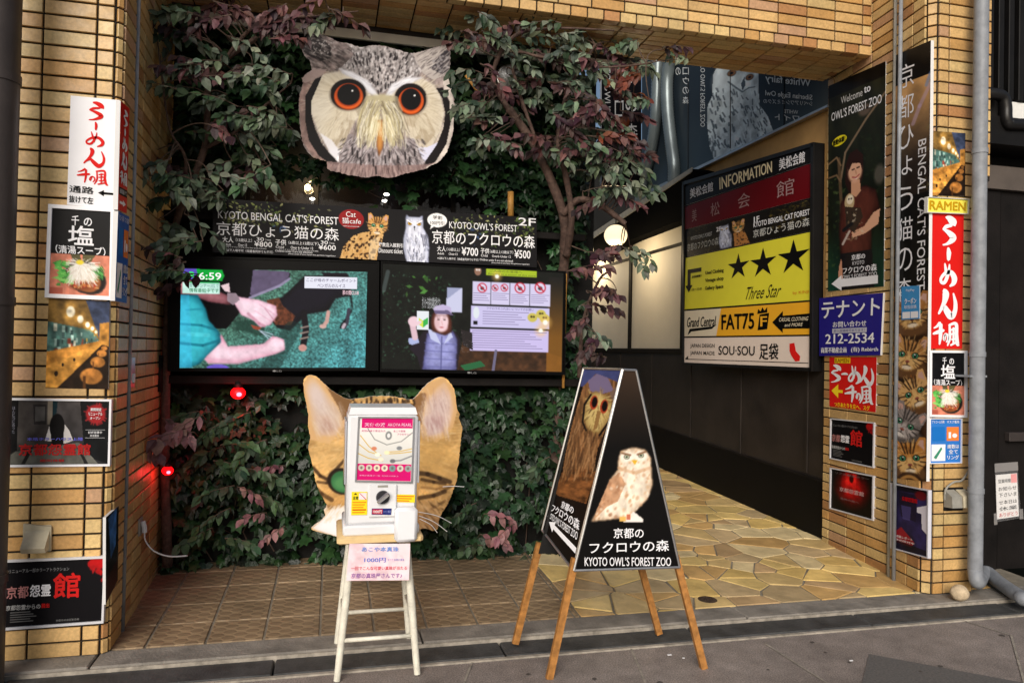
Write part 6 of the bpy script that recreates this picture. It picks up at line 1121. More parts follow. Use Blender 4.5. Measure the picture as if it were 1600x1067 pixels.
s.text('Welcome', 60, 70, 156, 100, (.85, .85, .85)).text('to', 163, 68, 190, 94, WB, .03).text('OWL’S FOREST ZOO', 16, 122, 236, 158, WB, .01).text('京都の', 112, 752, 172, 776, WB, .02).text('KYOTO', 116, 782, 168, 797, WB).text('フクロウの森', 72, 802, 222, 832, WB, .02).text('OWL’S FOREST ZOO', 70, 836, 222, 852, WB).arrow(226, 868, 18, 868, 17, 34, 48, WB); s.done()
s = Sign('tenant_sign', 'blue notice board with white lettering and a phone number', 'sign', RA.shift(.012), ((1280, 466), (1380, 457.5), (1375.5, 555), (1280, 556)), 213, 200, .015); s.panel(hx(40, 34, 130), 'print'); s.text('テナント', 10, 14, 206, 70, WB, .03).text('お問い合わせ', 50, 82, 164, 102, WB, .01).rect(48, 106, 166, 122, (.75, .75, .8)).text('即入居随時可あります！', 54, 109, 160, 119, hx(60, 60, 120)).text('212-2534', 24, 124, 192, 158, WB, .03).text('商業不動産企画', 8, 170, 100, 190, WB, .02).text('(有) Rebirth', 116, 170, 206, 190, WB, .02); s.done()
YL = hx(246, 214, 40)
s = Sign('ramen_sign', 'square red board with white brush lettering and a yellow arrow, under the blue notice', 'sign', RA, ((1296, 558), (1370, 558), (1368.5, 644), (1296, 634.5)), 160, 172, .015); s.panel(RD, 'print'); ramen_h(s, 8, 28, 150, 86, WB); senkaze(s, 58, 94, 152, 148, WB); s.rect(20, 2, 76, 20, YL).text('RAMEN', 23, 4, 73, 18, hx(176, 120, 20), .02, lift=2).arrow(50, 116, 8, 116, 5, 24, 26, YL).text('つきあたりを左へ、スグ', 20, 154, 142, 170, YL, .02); s.done()
s = Sign('horror_poster', 'small black poster with one red character on the passage side of the right pillar', 'poster', RA, ((1299.5, 655), (1366, 661.5), (1364.5, 729), (1298.5, 715)), 1000, 850, .015); s.panel(kan_art(1000, 850), 'gloss'); s.frame(22, (.8, .8, .82)); kan(s, 1000, 850)
s = Sign('horror_poster', 'small poster with a blood red glow, lowest on the passage side of the right pillar', 'poster', RA, ((1299.5, 732), (1364.5, 744.5), (1363.5, 811), (1298.5, 793)), 140, 150, .015); c = Cv(140, 150, hx(10, 8, 9), 110); c.ell(70, 62, 46, 56, hx(150, 10, 14), .95, .9); c.ell(68, 40, 26, 36, hx(206, 20, 22), .9, .8)
for x in (56, 80): c.poly([(x-6, 4), (x+6, 4), (x+5, 80), (x-5, 80)], hx(226, 40, 34), .7)
c.ell(70, 24, 7, 14, hx(40, 4, 6), .9, .4); c.noise(.4, 20, 4); s.panel(c, 'gloss'); s.frame(4, (.8, .8, .82)); s.text('リアル脱出ホラー', 14, 8, 128, 16, (.45, .4, .4)).text('京都怨霊館', 30, 62, 112, 78, (.85, .7, .7)).text('恐怖の館へ', 34, 100, 96, 108, (.5, .4, .4)); s.done()
# right pillar, oblique face
s = Sign('tall_poster', 'very tall narrow black poster with white vertical lettering over a column of kittens', 'poster', RB, ((1400, 86.5), (1454.5, 63.5), (1447.5, 752), (1394, 746)), 135, 1660, .02); c = Cv(135, 1660, hx(20, 18, 16), 620); c.grad(hx(206, 160, 104), hx(40, 32, 26), 0, 130, 0, 460, 1, c.mask([(0, 122), (135, 122), (135, 560), (0, 560)])); c.noise(.25, 40, 3); foliage_bits(c, (90, 300, 135, 900), 40, 3, (hx(120, 110, 70), hx(90, 84, 50)), 9, .5); c.line([(135, 160), (95, 230), (70, 290)], 14, hx(196, 170, 206), .5); c.line([(135, 120), (120, 160)], 12, hx(120, 150, 210), .6)
cat = [(72, 1010, 66, -4, 0, hx(170, 116, 62)), (62, 1172, 66, 10, 0, hx(190, 138, 80)), (84, 1318, 64, -24, 0, hx(216, 170, 110)), (52, 1440, 64, 28, 1, BG1), (68, 1572, 68, -6, 0, hx(196, 134, 66))]
c.poly([(0, 960), (135, 940), (135, 1660), (0, 1660)], hx(58, 38, 24)); c.noise(.7, 26, 6, (1, 2), c.mask([(0, 960), (135, 940), (135, 1660), (0, 1660)]))
for x, y, S_, rt, g, bc in cat: c.ell(x, y+S_*.9, S_, S_*.55, hx(112, 78, 48) if not g else hx(96, 90, 88), .9, .3); cat_face(c, x, y, S_, rt, bc, 0, hx(64, 140, 104), bool(g))
for k in range(5): c.ell(70, 1690, 60-k*12, 60-k*12, [BG4, BG1][k % 2], .8, .1)
s.panel(c, 'gloss')
for i, ch in enumerate('京都ひょう猫の森'):
    h = 118; y = 45+i*h; s.text(ch, 12 if ch != 'ょ' else 28, y+6, 74 if ch != 'ょ' else 70, y+(96 if ch not in 'ょ' else 78), WB, -.002)
s.text("BENGAL CAT'S FOREST", 92, 360, 124, 930, WB, .005, rot90=True); s.done()
s = Sign('sticker', 'small pale blue coupon sticker on the tall kitten poster', 'sticker', RB.shift(.006), ((1408.5, 448), (1437, 446), (1437, 498), (1408.5, 500)), 60, 112, .003); s.panel(hx(66, 146, 206), 'print'); s.text('PayPay', 16, 10, 44, 20, WB).text('クーポン', 12, 40, 50, 60, WB, .02).text('取扱店舗', 10, 64, 50, 76, WB, .0).rect(4, 86, 29, 108, WB).rect(31, 86, 56, 108, WB); s.done()
s = Sign('horror_poster', 'violet poster with a white patch, lowest on the narrow face of the right pillar', 'poster', RB, ((1394.5, 756), (1450.5, 767), (1449.5, 870), (1394.5, 855)), 120, 235, .012); c = Cv(120, 235, hx(40, 34, 76), 170); c.noise(.6, 30, 3, (1, 1.6)); c.poly([(20, 20), (84, 24), (80, 120), (30, 110)], hx(24, 18, 40), .8); c.poly([(30, 70), (64, 70), (60, 120), (36, 120)], hx(90, 84, 150), .6); c.poly([(0, 0), (120, 0), (120, 16), (0, 20)], hx(14, 12, 20), .8); c.poly([(84, 66), (120, 50), (120, 160), (100, 140), (98, 86), (84, 84)], hx(226, 222, 236)); c.ell(96, 22, 20, 16, hx(110, 16, 24), .9, .4); c.poly([(10, 170), (30, 150), (76, 196), (66, 216), (10, 210)], hx(170, 24, 30), .8); c.poly([(0, 200), (120, 215), (120, 235), (0, 235)], hx(12, 10, 18), .7); s.panel(c, 'gloss'); s.frame(4, (.78, .78, .82)); s.text('京都怨霊館', 34, 36, 86, 52, hx(190, 20, 30), .03).text('体験レポート', 12, 182, 70, 192, WB).text('予約受付中', 12, 196, 76, 204, WB); s.done()
# right pillar, street face
s = Sign('photo_board', 'photo board of a long wooden counter high on the right pillar', 'photo board', RF, ((1454, 204.6), (1508.6, 208.5), (1508, 307), (1455, 306)), 96, 175, .012); s.panel(bar_photo(96, 175, 120), 'gloss')
s = Sign('ramen_sign', 'small yellow board reading RAMEN on the right pillar', 'sign', RF.shift(.012), ((1449, 309), (1512, 312.6), (1511, 334), (1448.5, 331.5)), 160, 56, .015); s.panel(hx(236, 226, 90), 'print'); s.frame(3, (.8, .8, .78)); s.text('RAMEN', 8, 10, 152, 46, hx(196, 150, 20), .05); s.done()
s = Sign('ramen_sign', 'tall red board with white brush lettering under the yellow board', 'sign', RF, ((1457, 333.5), (1506, 335.5), (1503.4, 545), (1454, 545)), 200, 840, .015); s.panel(RD, 'print'); ramen_v(s, 46, 12, 150, 820, WB, 1.5); s.done()
s = Sign('ramen_sign', 'white framed board of a noodle bowl under black lettering panel, on the right pillar', 'sign', RF.shift(.006), ((1455, 551), (1506.5, 551.5), (1506.5, 648.5), (1454.5, 647.5)), 590, 1120, .018); s.panel(shio_art(590, 1120), 'print'); s.frame(42, WB); shio(s, 590, 1120)
s = Sign('notice_board', 'blue and white hygiene notice on the right pillar below the framed noodle board', 'notice', RF, ((1453, 654.5), (1501, 654.5), (1500.5, 722), (1452.5, 723)), 230, 330, .012); s.panel(hx(50, 120, 200), 'print'); s.frame(6, WB); blue_notice(s, 230, 330)
s = Sign('paper_notice', 'handwritten paper notice in a clear sleeve on the dark wall at the far right', 'notice', Plane((3.98, 4.01), (5, 4.01)), ((1556, 742), (1589, 739), (1592, 806), (1558, 811)), 150, 280, .003); s.panel(hx(226, 224, 222), 'matte'); s.rect(104, 2, 146, 60, hx(230, 150, 150))
for y, tx, cc in ((30, '営業時間', BLACK), (80, 'お知らせ', BLACK), (120, '下さいま', BLACK), (166, 'せ本日は', BLACK), (206, '休業', BLACK), (244, 'ありがとう', hx(200, 60, 60))): s.text(tx, 14, y, 100 if y < 70 else 140, y+26, cc, .0)
s.done(); q = s; b = MB(); P = [q.pt(x, y, .004) for x, y in ((-10, -75), (152, -75), (160, 292), (-6, 296))]; b.add(P, [(0, 1, 2, 3)]); b.build('clear_sleeve', glass('clear_sleeve_film', (.7, .7, .72), .1, .12), s.root, fix=False); tp = glass('dusty_tape', (.45, .43, .42), .3, .45)
for (x0, y0, x1, y1) in ((-12, -78, 154, -20), (-26, 240, -4, 310), (150, 235, 176, 300)):
    b = MB(); b.add([q.pt(x, y, .006) for x, y in ((x0, y0), (x1, y0), (x1, y1), (x0, y1))], [(0, 1, 2, 3)]); b.build('tape', tp, s.root, fix=False)
# ---- information board ----------------------------------------------------
BPl = Plane((3.53, 4.80), (3.43, 6.8)); ob = lambda *q: tuple((1060+x/2.883, 210+y/2.883) for x, y in q)
t = thing('information_board', 'tall black framed information board with a yellow three star panel in the passage', 'information board', (3.5, 5.8, 1.25))
b = MB(); P = [BPl.at(x, y)-BPl.n*.004 for x, y in ((1067, 284.6), (1272.5, 222.5), (1268.5, 580), (1067, 570))]; b.prism(P, -BPl.n*.09); b.build('case', M['black'], t)
b = MB()
def bar(q, up=.012): b.prism([BPl.at(x, y)+BPl.n*up for x, y in q], -BPl.n*.014)
bar(((1067, 284.6), (1272.5, 222.5), (1272.5, 229), (1067, 290))); bar(((1067, 567), (1268.5, 576), (1268.5, 580), (1067, 570))); bar(((1067, 284.6), (1069.5, 284), (1069.5, 569), (1067, 570))); bar(((1268.6, 224), (1272.5, 222.5), (1270, 580), (1266.4, 580)))
b.build('frame', M['blackmetal'], t)
def info(q, W, H, col, nm): s = Sign('', '', '', BPl, ob(*q), W, H, .004, parent=t); s.panel(col, 'gloss' if not isinstance(col, Cv) else 'gloss', name=nm); return s
s = info(((25, 240), (600, 60), (600, 128), (28, 322)), 575, 80, hx(24, 22, 22), 'header_panel'); s.text('美松会館', 22, 14, 112, 58, WB, .02).text('INFORMATION', 138, 6, 372, 62, hx(240, 226, 190), .02).text('美松会館', 406, 6, 540, 66, WB, .03); s.done('matte', 'header_lettering')
s = info(((30, 327), (600, 131), (600, 284), (30, 429)), 570, 130, hx(96, 14, 20), 'red_panel')
for ch, x0, x1 in (('美', 46, 76), ('松', 158, 206), ('会', 296, 350), ('館', 454, 516)): s.text(ch, x0, 30, x1, 98, (.62, .5, .5), .0)
s.done('matte', 'red_panel_lettering')
c = Cv(560, 130, hx(30, 26, 22), 230); c.noise(.5, 60, 3); foliage_bits(c, (0, 0, 170, 125), 130, 3, (hx(130, 110, 60), hx(80, 70, 40), hx(60, 50, 34)), 8, .6); foliage_bits(c, (400, 0, 560, 90), 130, 4, (hx(190, 160, 70), hx(130, 116, 50), hx(90, 80, 40)), 8, .7); c.grad(hx(60, 46, 30), hx(20, 18, 18), 0, 60, 220, 60, .4)
owl_white(c, 196, 40, 42); cat_face(c, 262, 40, 28, 0); c.poly([(240, 66), (290, 66), (316, 130), (246, 130)], hx(176, 120, 66)); spots_cat(c, [(240, 66), (290, 66), (316, 130), (246, 130)], [BG4], 30, 3, (3, 5))
s = info(((38, 437), (597, 293), (597, 435), (38, 551)), 560, 130, c, 'forest_panel'); s.text('KYOTO OWL’S FOREST', 24, 34, 136, 52, (.75, .75, .75)).text('京都のフクロウの森', 4, 66, 168, 104, (.7, .7, .68)).text('2F', 158, 18, 180, 40, WB, .03).text('1F', 334, 14, 358, 40, WB, .03).text('KYOTO BENGAL CAT FOREST', 332, 38, 556, 62, WB, .01).text('京都ひょう猫の森', 330, 72, 556, 108, (.8, .8, .78)); s.done('matte', 'forest_lettering')
s = info(((33, 557), (597, 440), (594, 746), (28, 788)), 560, 260, hx(222, 214, 60), 'yellow_panel')
for cx, cy, R in ((276, 88, 46), (383, 90, 50), (500, 86, 54)): s.shape([(cx+R*(1.12 if i % 2 == 0 else .40)*math.sin(i*math.pi/5), cy-R*1.32*(1 if i % 2 == 0 else .36)*math.cos(i*math.pi/5)) for i in range(10)], BLACK)
s.text('Three Star', 312, 184, 456, 238, BLACK, .0, slant=.3).text('by KINJI', 500, 222, 556, 236, hx(200, 110, 30)); 
for k, tx in enumerate(('Used Clothing', 'Vintage shop', 'Gallery Space')): s.text(tx, 114, 84+k*37, 208, 106+k*37, BLACK, .03)
s.rect(14, 62, 92, 82, BLACK).rect(14, 62, 32, 146, BLACK).shape([(2, 142), (44, 142), (23, 178)], BLACK).text('店名最新順り', 40, 96, 94, 108, BLACK, .02).text('11:00～20:00', 30, 160, 96, 172, BLACK); s.done('matte', 'yellow_lettering')
s = info(((28, 796), (593, 754), (592, 901), (28, 910)), 565, 130, hx(232, 170, 44), 'amber_panel'); s.shape([(0, 0), (196, 0), (172, 130), (0, 130)], hx(216, 204, 180)).text('Grand Central', 16, 34, 170, 84, BLACK, .02, slant=.1).shape([(18, 124), (30, 92), (150, 84), (176, 74), (150, 96), (40, 106)], BLACK, 1).text('FAT75', 198, 30, 350, 102, BLACK, .04).shape([(372, 40), (412, 34), (404, 104), (364, 108)], BLACK).shape([(362, 36), (366, 14), (376, 26), (384, 8), (392, 24), (404, 8), (404, 32)], BLACK).text('F', 376, 48, 404, 92, hx(232, 170, 44), .03, lift=2).shape([(424, 76), (466, 30), (466, 50), (565, 46), (565, 106), (466, 104), (466, 122)], BLACK).text('CASUAL CLOTHING', 452, 58, 560, 74, hx(232, 220, 190), .0, slant=.2, lift=2).text('and MORE', 474, 82, 540, 96, hx(232, 220, 190), .0, slant=.2, lift=2); s.done('matte', 'amber_lettering')
s = info(((28, 917), (592, 909), (590, 1050), (27, 1027)), 565, 125, hx(222, 206, 194), 'cream_panel'); s.text('JAPAN DESIGN', 34, 30, 164, 54, BLACK, .01).text('JAPAN MADE', 34, 66, 164, 90, BLACK, .01).text('SOU·SOU', 184, 40, 352, 82, BLACK, .02).text('足袋', 372, 28, 450, 98, BLACK, .03).shape([(492, 30), (510, 26), (516, 60), (532, 80), (530, 100), (514, 102), (500, 80), (492, 60)], RD).rect(6, 106, 562, 109, BLACK).shape([(4, 106), (22, 90), (22, 106)], BLACK); s.done('matte', 'cream_lettering')
# ---- glass above the passage wall, its owl and lettering reflection painted into the colour
GP = Plane((WX-.02, 5.0), (WX-.02, 9.0)); s = Sign('glass_panel', 'dark glass band above the passage wall with a grey owl and lettering painted as reflections', 'window', GP, ((1003, 40), (1298, 20), (1298, 164.5), (1003, 304)), 297, 264, .02)
hg = s.h; inv = np.linalg.inv(hg)
def gl(x, y): v = inv@np.array([x, y, 1.0]); return (v[0]/v[2], v[1]/v[2])
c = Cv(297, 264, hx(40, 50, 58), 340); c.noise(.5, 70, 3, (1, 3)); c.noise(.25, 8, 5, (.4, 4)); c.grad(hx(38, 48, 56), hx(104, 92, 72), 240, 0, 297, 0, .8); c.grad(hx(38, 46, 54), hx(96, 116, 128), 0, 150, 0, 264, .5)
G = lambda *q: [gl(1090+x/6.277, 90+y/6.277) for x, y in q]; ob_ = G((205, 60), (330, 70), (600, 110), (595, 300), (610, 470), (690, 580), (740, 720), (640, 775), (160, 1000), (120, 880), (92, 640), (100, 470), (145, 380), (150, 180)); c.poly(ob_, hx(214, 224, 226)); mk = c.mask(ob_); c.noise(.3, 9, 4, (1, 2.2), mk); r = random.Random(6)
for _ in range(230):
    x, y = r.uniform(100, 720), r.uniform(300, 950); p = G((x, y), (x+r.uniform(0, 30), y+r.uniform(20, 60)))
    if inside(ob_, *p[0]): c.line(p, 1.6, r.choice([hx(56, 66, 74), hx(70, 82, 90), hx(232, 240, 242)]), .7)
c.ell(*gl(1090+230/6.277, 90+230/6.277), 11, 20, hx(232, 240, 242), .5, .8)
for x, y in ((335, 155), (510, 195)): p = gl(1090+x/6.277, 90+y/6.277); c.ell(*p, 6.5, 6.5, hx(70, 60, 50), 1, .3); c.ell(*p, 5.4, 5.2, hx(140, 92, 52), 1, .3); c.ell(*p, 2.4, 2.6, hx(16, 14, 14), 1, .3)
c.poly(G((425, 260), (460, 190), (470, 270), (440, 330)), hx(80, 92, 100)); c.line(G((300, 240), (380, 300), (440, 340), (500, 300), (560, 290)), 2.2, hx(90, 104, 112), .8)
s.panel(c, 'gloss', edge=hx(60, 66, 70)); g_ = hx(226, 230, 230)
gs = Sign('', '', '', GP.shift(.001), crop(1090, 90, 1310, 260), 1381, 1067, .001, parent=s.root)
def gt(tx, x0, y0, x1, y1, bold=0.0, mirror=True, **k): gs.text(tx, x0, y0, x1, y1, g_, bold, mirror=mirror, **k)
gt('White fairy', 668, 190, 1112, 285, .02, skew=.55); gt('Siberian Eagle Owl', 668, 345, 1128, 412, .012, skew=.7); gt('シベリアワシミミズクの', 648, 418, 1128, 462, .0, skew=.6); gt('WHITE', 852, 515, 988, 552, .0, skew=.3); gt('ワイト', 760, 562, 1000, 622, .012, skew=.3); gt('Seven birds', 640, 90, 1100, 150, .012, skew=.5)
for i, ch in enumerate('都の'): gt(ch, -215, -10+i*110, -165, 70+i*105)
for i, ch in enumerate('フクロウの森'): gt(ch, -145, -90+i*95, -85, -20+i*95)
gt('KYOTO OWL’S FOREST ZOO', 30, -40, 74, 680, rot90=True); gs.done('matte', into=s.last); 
for x, y0, y1 in ((1141, 40, 232), (1225, 40, 200), (1075, 40, 268)):
    b = MB(); b.tube([GP.shift(.004).at(x, y0), GP.shift(.004).at(x, y1)], .004, 5); b.build('joint', M['black'], s.root)
b = MB(); b.prism([GP.at(x, y)+GP.n*.03 for x, y in ((1003, 304), (1298, 164.5), (1298, 168), (1003, 309))], -GP.n*.05); b.build('sill', M['alu'], s.root)
s = Sign('hanging_sign', 'black vertical sign with white lettering half hidden behind the tree leaves', 'sign', Plane((1.9, 6.6), (2.5, 6.6)), ((940, 40), (1002, 40), (1002, 290), (940, 290)), 200, 830, .04); s.panel(hx(20, 20, 24), 'gloss')
for i, ch in enumerate('京都の森'): s.text(ch, 120, 60+i*150, 182, 150+i*150, (.8, .8, .8), 0)
for i, ch in enumerate('フクロウ'): s.text(ch, 66, 150+i*120, 110, 240+i*120, (.8, .8, .8), 0)
s.text('KYOTO OWL’S FOREST ZOO', 14, 120, 44, 760, (.8, .8, .8), rot90=True); s.done()
# ---- sandwich board --------------------------------------------------------
FT = np.array([1.35, 3.13, 1.348]); fl_, fr_, bk = np.array([1.016, 3.13, -.033]), np.array([1.76, 3.13, -.033]), np.array([-.083, .285, .03])
t = thing('sandwich_board', 'black free standing sandwich board with owl pictures on wooden legs', 'sandwich board', (1.35, 3.27, -.03)); AP = Plane((0, 3.116), (1, 3.116)); tl, tr = AP.at(973, 577), AP.at(993, 577)
SP = Tilt(AP.at(973, 577), AP.at(903, 890), AP.at(903, 890)+np.array([-.083, .285, 0]))
cc = ((860, 570), (1070, 570), (1070, 900), (860, 900)); FO = [(366, 24), (432, 27), (652, 1020), (118, 1037)]; SO = [(170, 17), (364, 23), (116, 1036), (-40, 834)]
s = Sign('', '', '', AP, cc, 679, 1067, .012, parent=t); c = Cv(560, 1030, hx(15, 14, 14), 260, 105, 15); c.grad(hx(58, 44, 34), hx(15, 14, 14), 0, 20, 0, 420)
bd = [(205, 790), (250, 710), (300, 580), (340, 530), (344, 470), (360, 432), (420, 415), (480, 428), (508, 470), (512, 560), (518, 600), (490, 680), (430, 740), (410, 780), (340, 775), (270, 785)]; c.solid(bd, hx(240, 226, 206), hx(190, 160, 130), 6); c.poly([(380, 770), (420, 740), (470, 780), (468, 792), (370, 794)], hx(236, 230, 224)); c.poly([(235, 730), (300, 580), (350, 540), (380, 600), (340, 690), (280, 720), (215, 790)], hx(190, 146, 112)); c.noise(.22, 20, 3, (1, 1.8), c.mask(bd)); r = random.Random(5)
for _ in range(170):
    x, y = r.uniform(220, 510), r.uniform(430, 780)
    if inside(bd, x, y):
        wing = x < 380-(y-540)*.2; c.ell(x, y, r.uniform(4, 9), r.uniform(6, 12), r.choice([hx(232, 214, 190), hx(156, 110, 80), hx(170, 124, 92)] if wing and y > 540 else [hx(206, 168, 130), hx(240, 226, 206), hx(190, 146, 108)]), .6, .6, 30)
c.ell(386, 464, 34, 26, hx(244, 238, 226), .8, .5); c.ell(458, 460, 34, 26, hx(244, 238, 226), .8, .5)
for x, y in ((386, 464), (458, 457)): c.ell(x, y, 15, 13, hx(70, 66, 60), 1, .2); c.ell(x, y, 11, 10, hx(196, 206, 176), 1, .2); c.ell(x, y, 5, 5, (.03, .03, .03), 1, .3)
c.line([(362, 445), (404, 455)], 8, hx(130, 96, 70)); c.line([(440, 452), (482, 438)], 8, hx(130, 96, 70)); c.poly([(408, 480), (442, 480), (426, 506)], hx(214, 170, 50)); c.line([(350, 520), (420, 545), (500, 520)], 14, hx(196, 156, 120), .6); c.rect(348, 765, 380, 790, hx(226, 180, 96)); c.rect(386, 755, 404, 780, hx(196, 110, 80)); c.blur(1, 1, .35); s.panel(c, 'print', FO, (.1, .1, .1), name='front_panel')
s.text('京都の', 318, 822, 470, 874, WB, .02).text('フクロウの森', 196, 888, 598, 946, WB, .02, skew=-.25).text('KYOTO OWL’S FOREST ZOO', 172, 970, 608, 1014, WB, .02); s.done('matte', 'front_lettering')
s2 = Sign('', '', '', SP, cc, 679, 1067, .012, parent=t); c = Cv(420, 1030, hx(20, 16, 13), 260, -45, 12); c.poly([(150, 10), (380, 10), (350, 110), (140, 110)], hx(60, 66, 110)); c.noise(.2, 40, 2)
tk = [(165, 110), (230, 45), (300, 70), (350, 90), (340, 150), (310, 250), (240, 420), (215, 540), (60, 560), (70, 480), (110, 300)]; c.poly(tk, hx(120, 84, 52)); c.poly([(20, 640), (60, 540), (160, 520), (235, 540), (180, 700), (40, 660)], hx(104, 66, 36)); c.noise(.5, 16, 4, (.5, 3), c.mask(tk)); c.noise(.6, 20, 6, (1.4, .8), c.mask([(20, 640), (60, 540), (235, 540), (180, 700)])); c.fur(200, (70, 250, 310, 540), lambda x, y: (-.2, 1), 60, 5, [hx(80, 54, 34), hx(150, 112, 74), hx(60, 40, 26), hx(170, 130, 90)], .5, lambda x, y: inside(tk, x, y), 4)
c.poly([(190, 80), (235, 45), (290, 65), (320, 130), (250, 150), (200, 130)], hx(112, 100, 130)); c.poly([(300, 140), (348, 96), (335, 160), (310, 180)], hx(112, 90, 76)); fc = [(185, 160), (230, 130), (290, 160), (318, 190), (300, 270), (245, 350), (190, 330), (165, 270)]; c.solid(fc, hx(200, 176, 112), hx(140, 112, 66), 5); c.fur(120, (165, 140, 315, 350), lambda x, y: (x-240, y-190), 26, 4, [hx(214, 192, 130), hx(150, 122, 70), hx(90, 66, 40)], .5, lambda x, y: inside(fc, x, y), 3); c.line([(205, 150), (172, 200), (163, 290), (180, 330)], 8, hx(20, 16, 14)); c.line([(316, 200), (300, 280), (248, 355)], 9, hx(20, 16, 14))
for x, y in ((220, 190), (271, 210)): c.ell(x, y, 20, 36, hx(160, 60, 34), 1, .1, 10); c.ell(x+3, y-2, 14, 27, hx(16, 12, 12), 1, .1, 10)
c.poly([(236, 230), (256, 236), (236, 320), (215, 330)], hx(140, 106, 62)); s2.panel(c, 'print', SO, (.1, .1, .1), name='side_panel'); side_o = s2.last
s2 = Sign('', '', '', SP, ((866, 775), (911, 798), (903, 878), (850, 826)), 100, 100, .012, parent=t); s2.text('京都の', 36, 0, 76, 22, WB, .02).text('フクロウの森', 6, 24, 96, 48, WB, .02).text('KYOTO OWL’S FOREST ZOO', 0, 52, 94, 68, WB, .01).arrow(94, 86, 10, 76, 5, 13, 20, WB); s2.done('matte', 'side_lettering', into=side_o)
b = MB()
def strip(a, d, w=.006): b.tube([a, d], w, 6)
F3 = [s.pt(*p, .002) for p in FO]; S3 = [Sign.pt(s, *p) for p in FO]; q_ = Sign('', '', '', SP, cc, 679, 1067, .012, parent=t); s3 = [q_.pt(*p, .002) for p in SO]
for P in (F3, s3):
    for i in range(4): strip(P[i], P[(i+1) % 4])
b.build('edge_trim', M['alu'], t)
off = np.array([-.083, .285, .0]); bt = [F3[0]+off, F3[1]+off, F3[2]+off, F3[3]+off]; b = MB(); sh = np.array([0, .016, 0])
b.add([F3[1]+sh, F3[2]+sh, bt[2], bt[1]], [(0, 1, 2, 3)], (.05, .05, .05)); b.add([bt[0], bt[1], bt[2], bt[3]], [(0, 1, 2, 3)], (.05, .05, .05)); b.add([F3[0]+sh, F3[1]+sh, bt[1], bt[0]], [(0, 1, 2, 3)], (.85, .85, .85)); b.build('back_panel', M['paint'], t, fix=False)
for (top, bot, foot) in ((F3[0], F3[3], gz(858, 1060, -.035)), (F3[1], F3[2], gz(1100, 1044, -.035)), (bt[0], bt[3], gz(805, 1005, -.001)), (bt[1], bt[2], gz(1030, 990, -.001))):
    top, bot = top+np.array([0, .02, -.03]), bot+np.array([0, .02, 0]); b = MB(); d = (foot-top)/np.linalg.norm(foot-top); u = np.cross(d, [0, 1, 0]); u /= np.linalg.norm(u); w = np.cross(d, u); V = [p+a*u*.0155+c_*w*.011 for p in (bot-d*.05, foot) for a, c_ in ((-1, -1), (1, -1), (1, 1), (-1, 1))]
    b.add(V, [(0, 1, 2, 3), (7, 6, 5, 4)]+[(i, (i+1) % 4, (i+1) % 4+4, i+4) for i in range(4)]); b.build('leg', M['wood'], t)
# ---- vending box poster, labels and hanging price sheet
t = next(o for o in bpy.data.objects if o.name == 'capsule_machine')
c = Cv(300, 350, hx(226, 226, 222), 170); c.rect(14, 0, 300, 56, hx(206, 24, 110)); c.rect(0, 256, 300, 350, hx(206, 24, 110)); c.grad(hx(232, 230, 226), hx(206, 208, 204), 0, 60, 0, 250, 1, c.mask([(0, 58), (300, 58), (300, 254), (0, 254)]))
c.line([(50, 60), (90, 120), (160, 150), (240, 130), (300, 80)], 5, hx(150, 152, 150)); c.ell(168, 98, 18, 24, hx(130, 134, 134), 1, .3); c.ell(168, 98, 9, 13, hx(226, 226, 226), 1, .3)
for P in (((10, 100), (60, 160), (110, 200)), ((5, 150), (60, 190), (130, 210)), ((0, 200), (60, 226), (140, 240)), ((300, 170), (230, 186), (160, 190)), ((300, 186), (230, 196), (170, 200))): c.line(P, 4, hx(206, 170, 80))
c.line([(300, 210), (240, 236), (190, 240)], 7, hx(140, 142, 146))
for x, y, cl in ((90, 172, hx(206, 130, 100)), (110, 206, hx(240, 236, 220)), (130, 232, hx(236, 228, 206)), (162, 194, hx(240, 230, 190)), (230, 168, hx(130, 134, 138)), (196, 240, hx(110, 112, 116))): c.ell(x, y, 15, 11, cl, 1, .4)
for k in range(7): c.ell(24+k*43, 280, 18, 18, [hx(196, 190, 176), hx(206, 196, 180), hx(232, 214, 190), hx(226, 216, 196), hx(120, 150, 150), hx(206, 200, 186), hx(150, 160, 156)][k], 1, .1); c.ell(24+k*43, 280, 7, 8, hx(110, 100, 96), .8, .4)
s = Sign('', '', '', MF, ((562, 653), (645.5, 653.5), (642, 752), (557, 750)), 300, 350, .002, parent=t); s.panel(c, 'gloss', name='poster'); s.text('天使の涙', 30, 26, 146, 48, (.95, .8, .9), .01).text('AKOYA PEARL', 160, 28, 294, 46, (.95, .8, .9)).text('天然の海で育まれた', 14, 66, 150, 78, hx(206, 60, 130)).text('あこや真珠', 194, 66, 260, 78, hx(206, 60, 130)).text('アクセサリー', 216, 84, 290, 96, hx(206, 60, 130)).text('本物の真珠が一粒', 14, 318, 130, 326, (.95, .7, .85)).text('何が出るかはお楽しみ', 140, 318, 230, 326, (.95, .7, .85)); s.done('matte', 'poster_lettering')
b = MB(); c4 = ((-9, -8), (309, -8), (309, 358), (-9, 358)); A = [s.pt(*p, .006) for p in c4]; I = [s.pt(*p, .006) for p in ((0, 0), (300, 0), (300, 350), (0, 350))]; b.add(np.vstack([A, I, [p+np.array([0, .008, 0]) for p in A], [p+np.array([0, .008, 0]) for p in I]]), [(i, (i+1) % 4, (i+1) % 4+4, i+4) for i in range(4)]+[(i, (i+1) % 4, (i+1) % 4+8, i+8) for i in range(4)]+[(i+4, (i+1) % 4+4, (i+1) % 4+12, i+12) for i in range(4)]); b.build('poster_frame', mat('steel_frame', hx(160, 162, 168), .3, .6), s.last)
YY = hx(240, 214, 40)
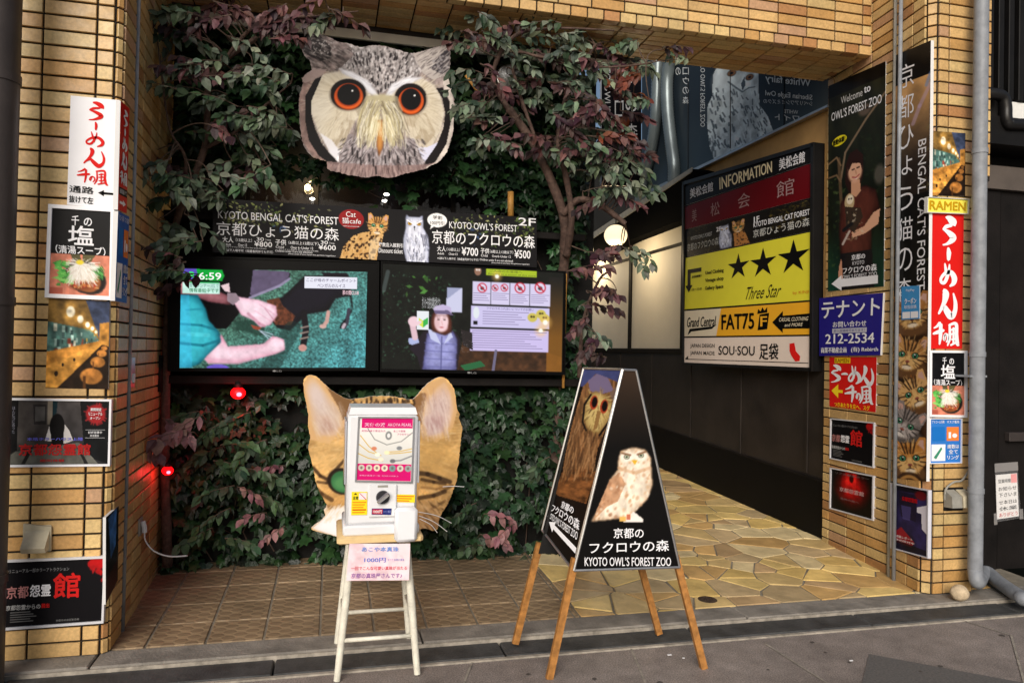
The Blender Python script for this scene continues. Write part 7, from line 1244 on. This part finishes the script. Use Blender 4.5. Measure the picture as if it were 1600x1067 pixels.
s = Sign('', '', '', MF, ((549.5, 768), (574, 768), (573.5, 804), (548.5, 804.5)), 90, 130, .001, parent=t); s.panel(YY, 'print', name='warning_label'); s.rect(42, 6, 86, 44, (.9, .86, .88)).shape([(42, 6), (46, 6), (86, 44), (80, 44)], hx(200, 40, 60), 1).shape([(22, 6), (32, 16), (12, 16)], BLACK).text('注意', 6, 24, 38, 44, hx(60, 90, 40), .02)
for k in range(5): s.rect(6, 56+k*14, 84-(k % 3)*8, 62+k*14, hx(226, 140, 30) if k != 3 else RED)
s.done('matte', 'label_lettering')
s = Sign('', '', '', MF, ((618, 772), (648.5, 772.5), (648, 785), (617.5, 784)), 110, 44, .001, parent=t); s.panel(YY, 'print', name='warning_label')
for k in range(3): s.rect(6, 7+k*13, 104-k*12, 12+k*13, hx(216, 100, 40))
s.done('matte', 'label_lettering')
s = Sign('', '', '', MF.shift(.012), ((581, 794), (612, 794), (611, 804), (580.5, 803.5)), 110, 34, .001, parent=t); s.panel(hx(30, 40, 110), 'print', name='price_label'); s.rect(4, 4, 62, 30, hx(196, 40, 60)).text('1000円', 8, 8, 58, 26, WB, .03, lift=2).text('コイン専用', 66, 10, 106, 24, hx(150, 160, 220)); s.done('matte', 'label_lettering')
s = Sign('price_sheet', 'pink paper price sheet hanging from the front of the stool seat', 'notice', Plane((0, 3.247), (1, 3.247)), ((546, 849), (641, 849), (639, 906), (541, 907)), 340, 220, .001); c = Cv(340, 220, hx(236, 206, 214), 70); c.noise(.14, 60, 4); c.noise(.6, 50, 7, col=hx(244, 228, 232), thr=.5); s.panel(c, 'matte'); s.text('あこや本真珠', 70, 18, 276, 48, hx(110, 150, 220), .02).text('1000円', 88, 84, 206, 112, hx(90, 120, 210), .03).text('すべて本物の真珠', 216, 90, 310, 106, hx(130, 130, 200)).text('一回でこんな可愛い真珠が当たる', 20, 136, 326, 158, hx(214, 80, 96), .01).text('京都の真珠屋さんです♪', 24, 176, 300, 206, hx(150, 100, 170), .01); s.done()
bpy.data.objects.remove(_to)
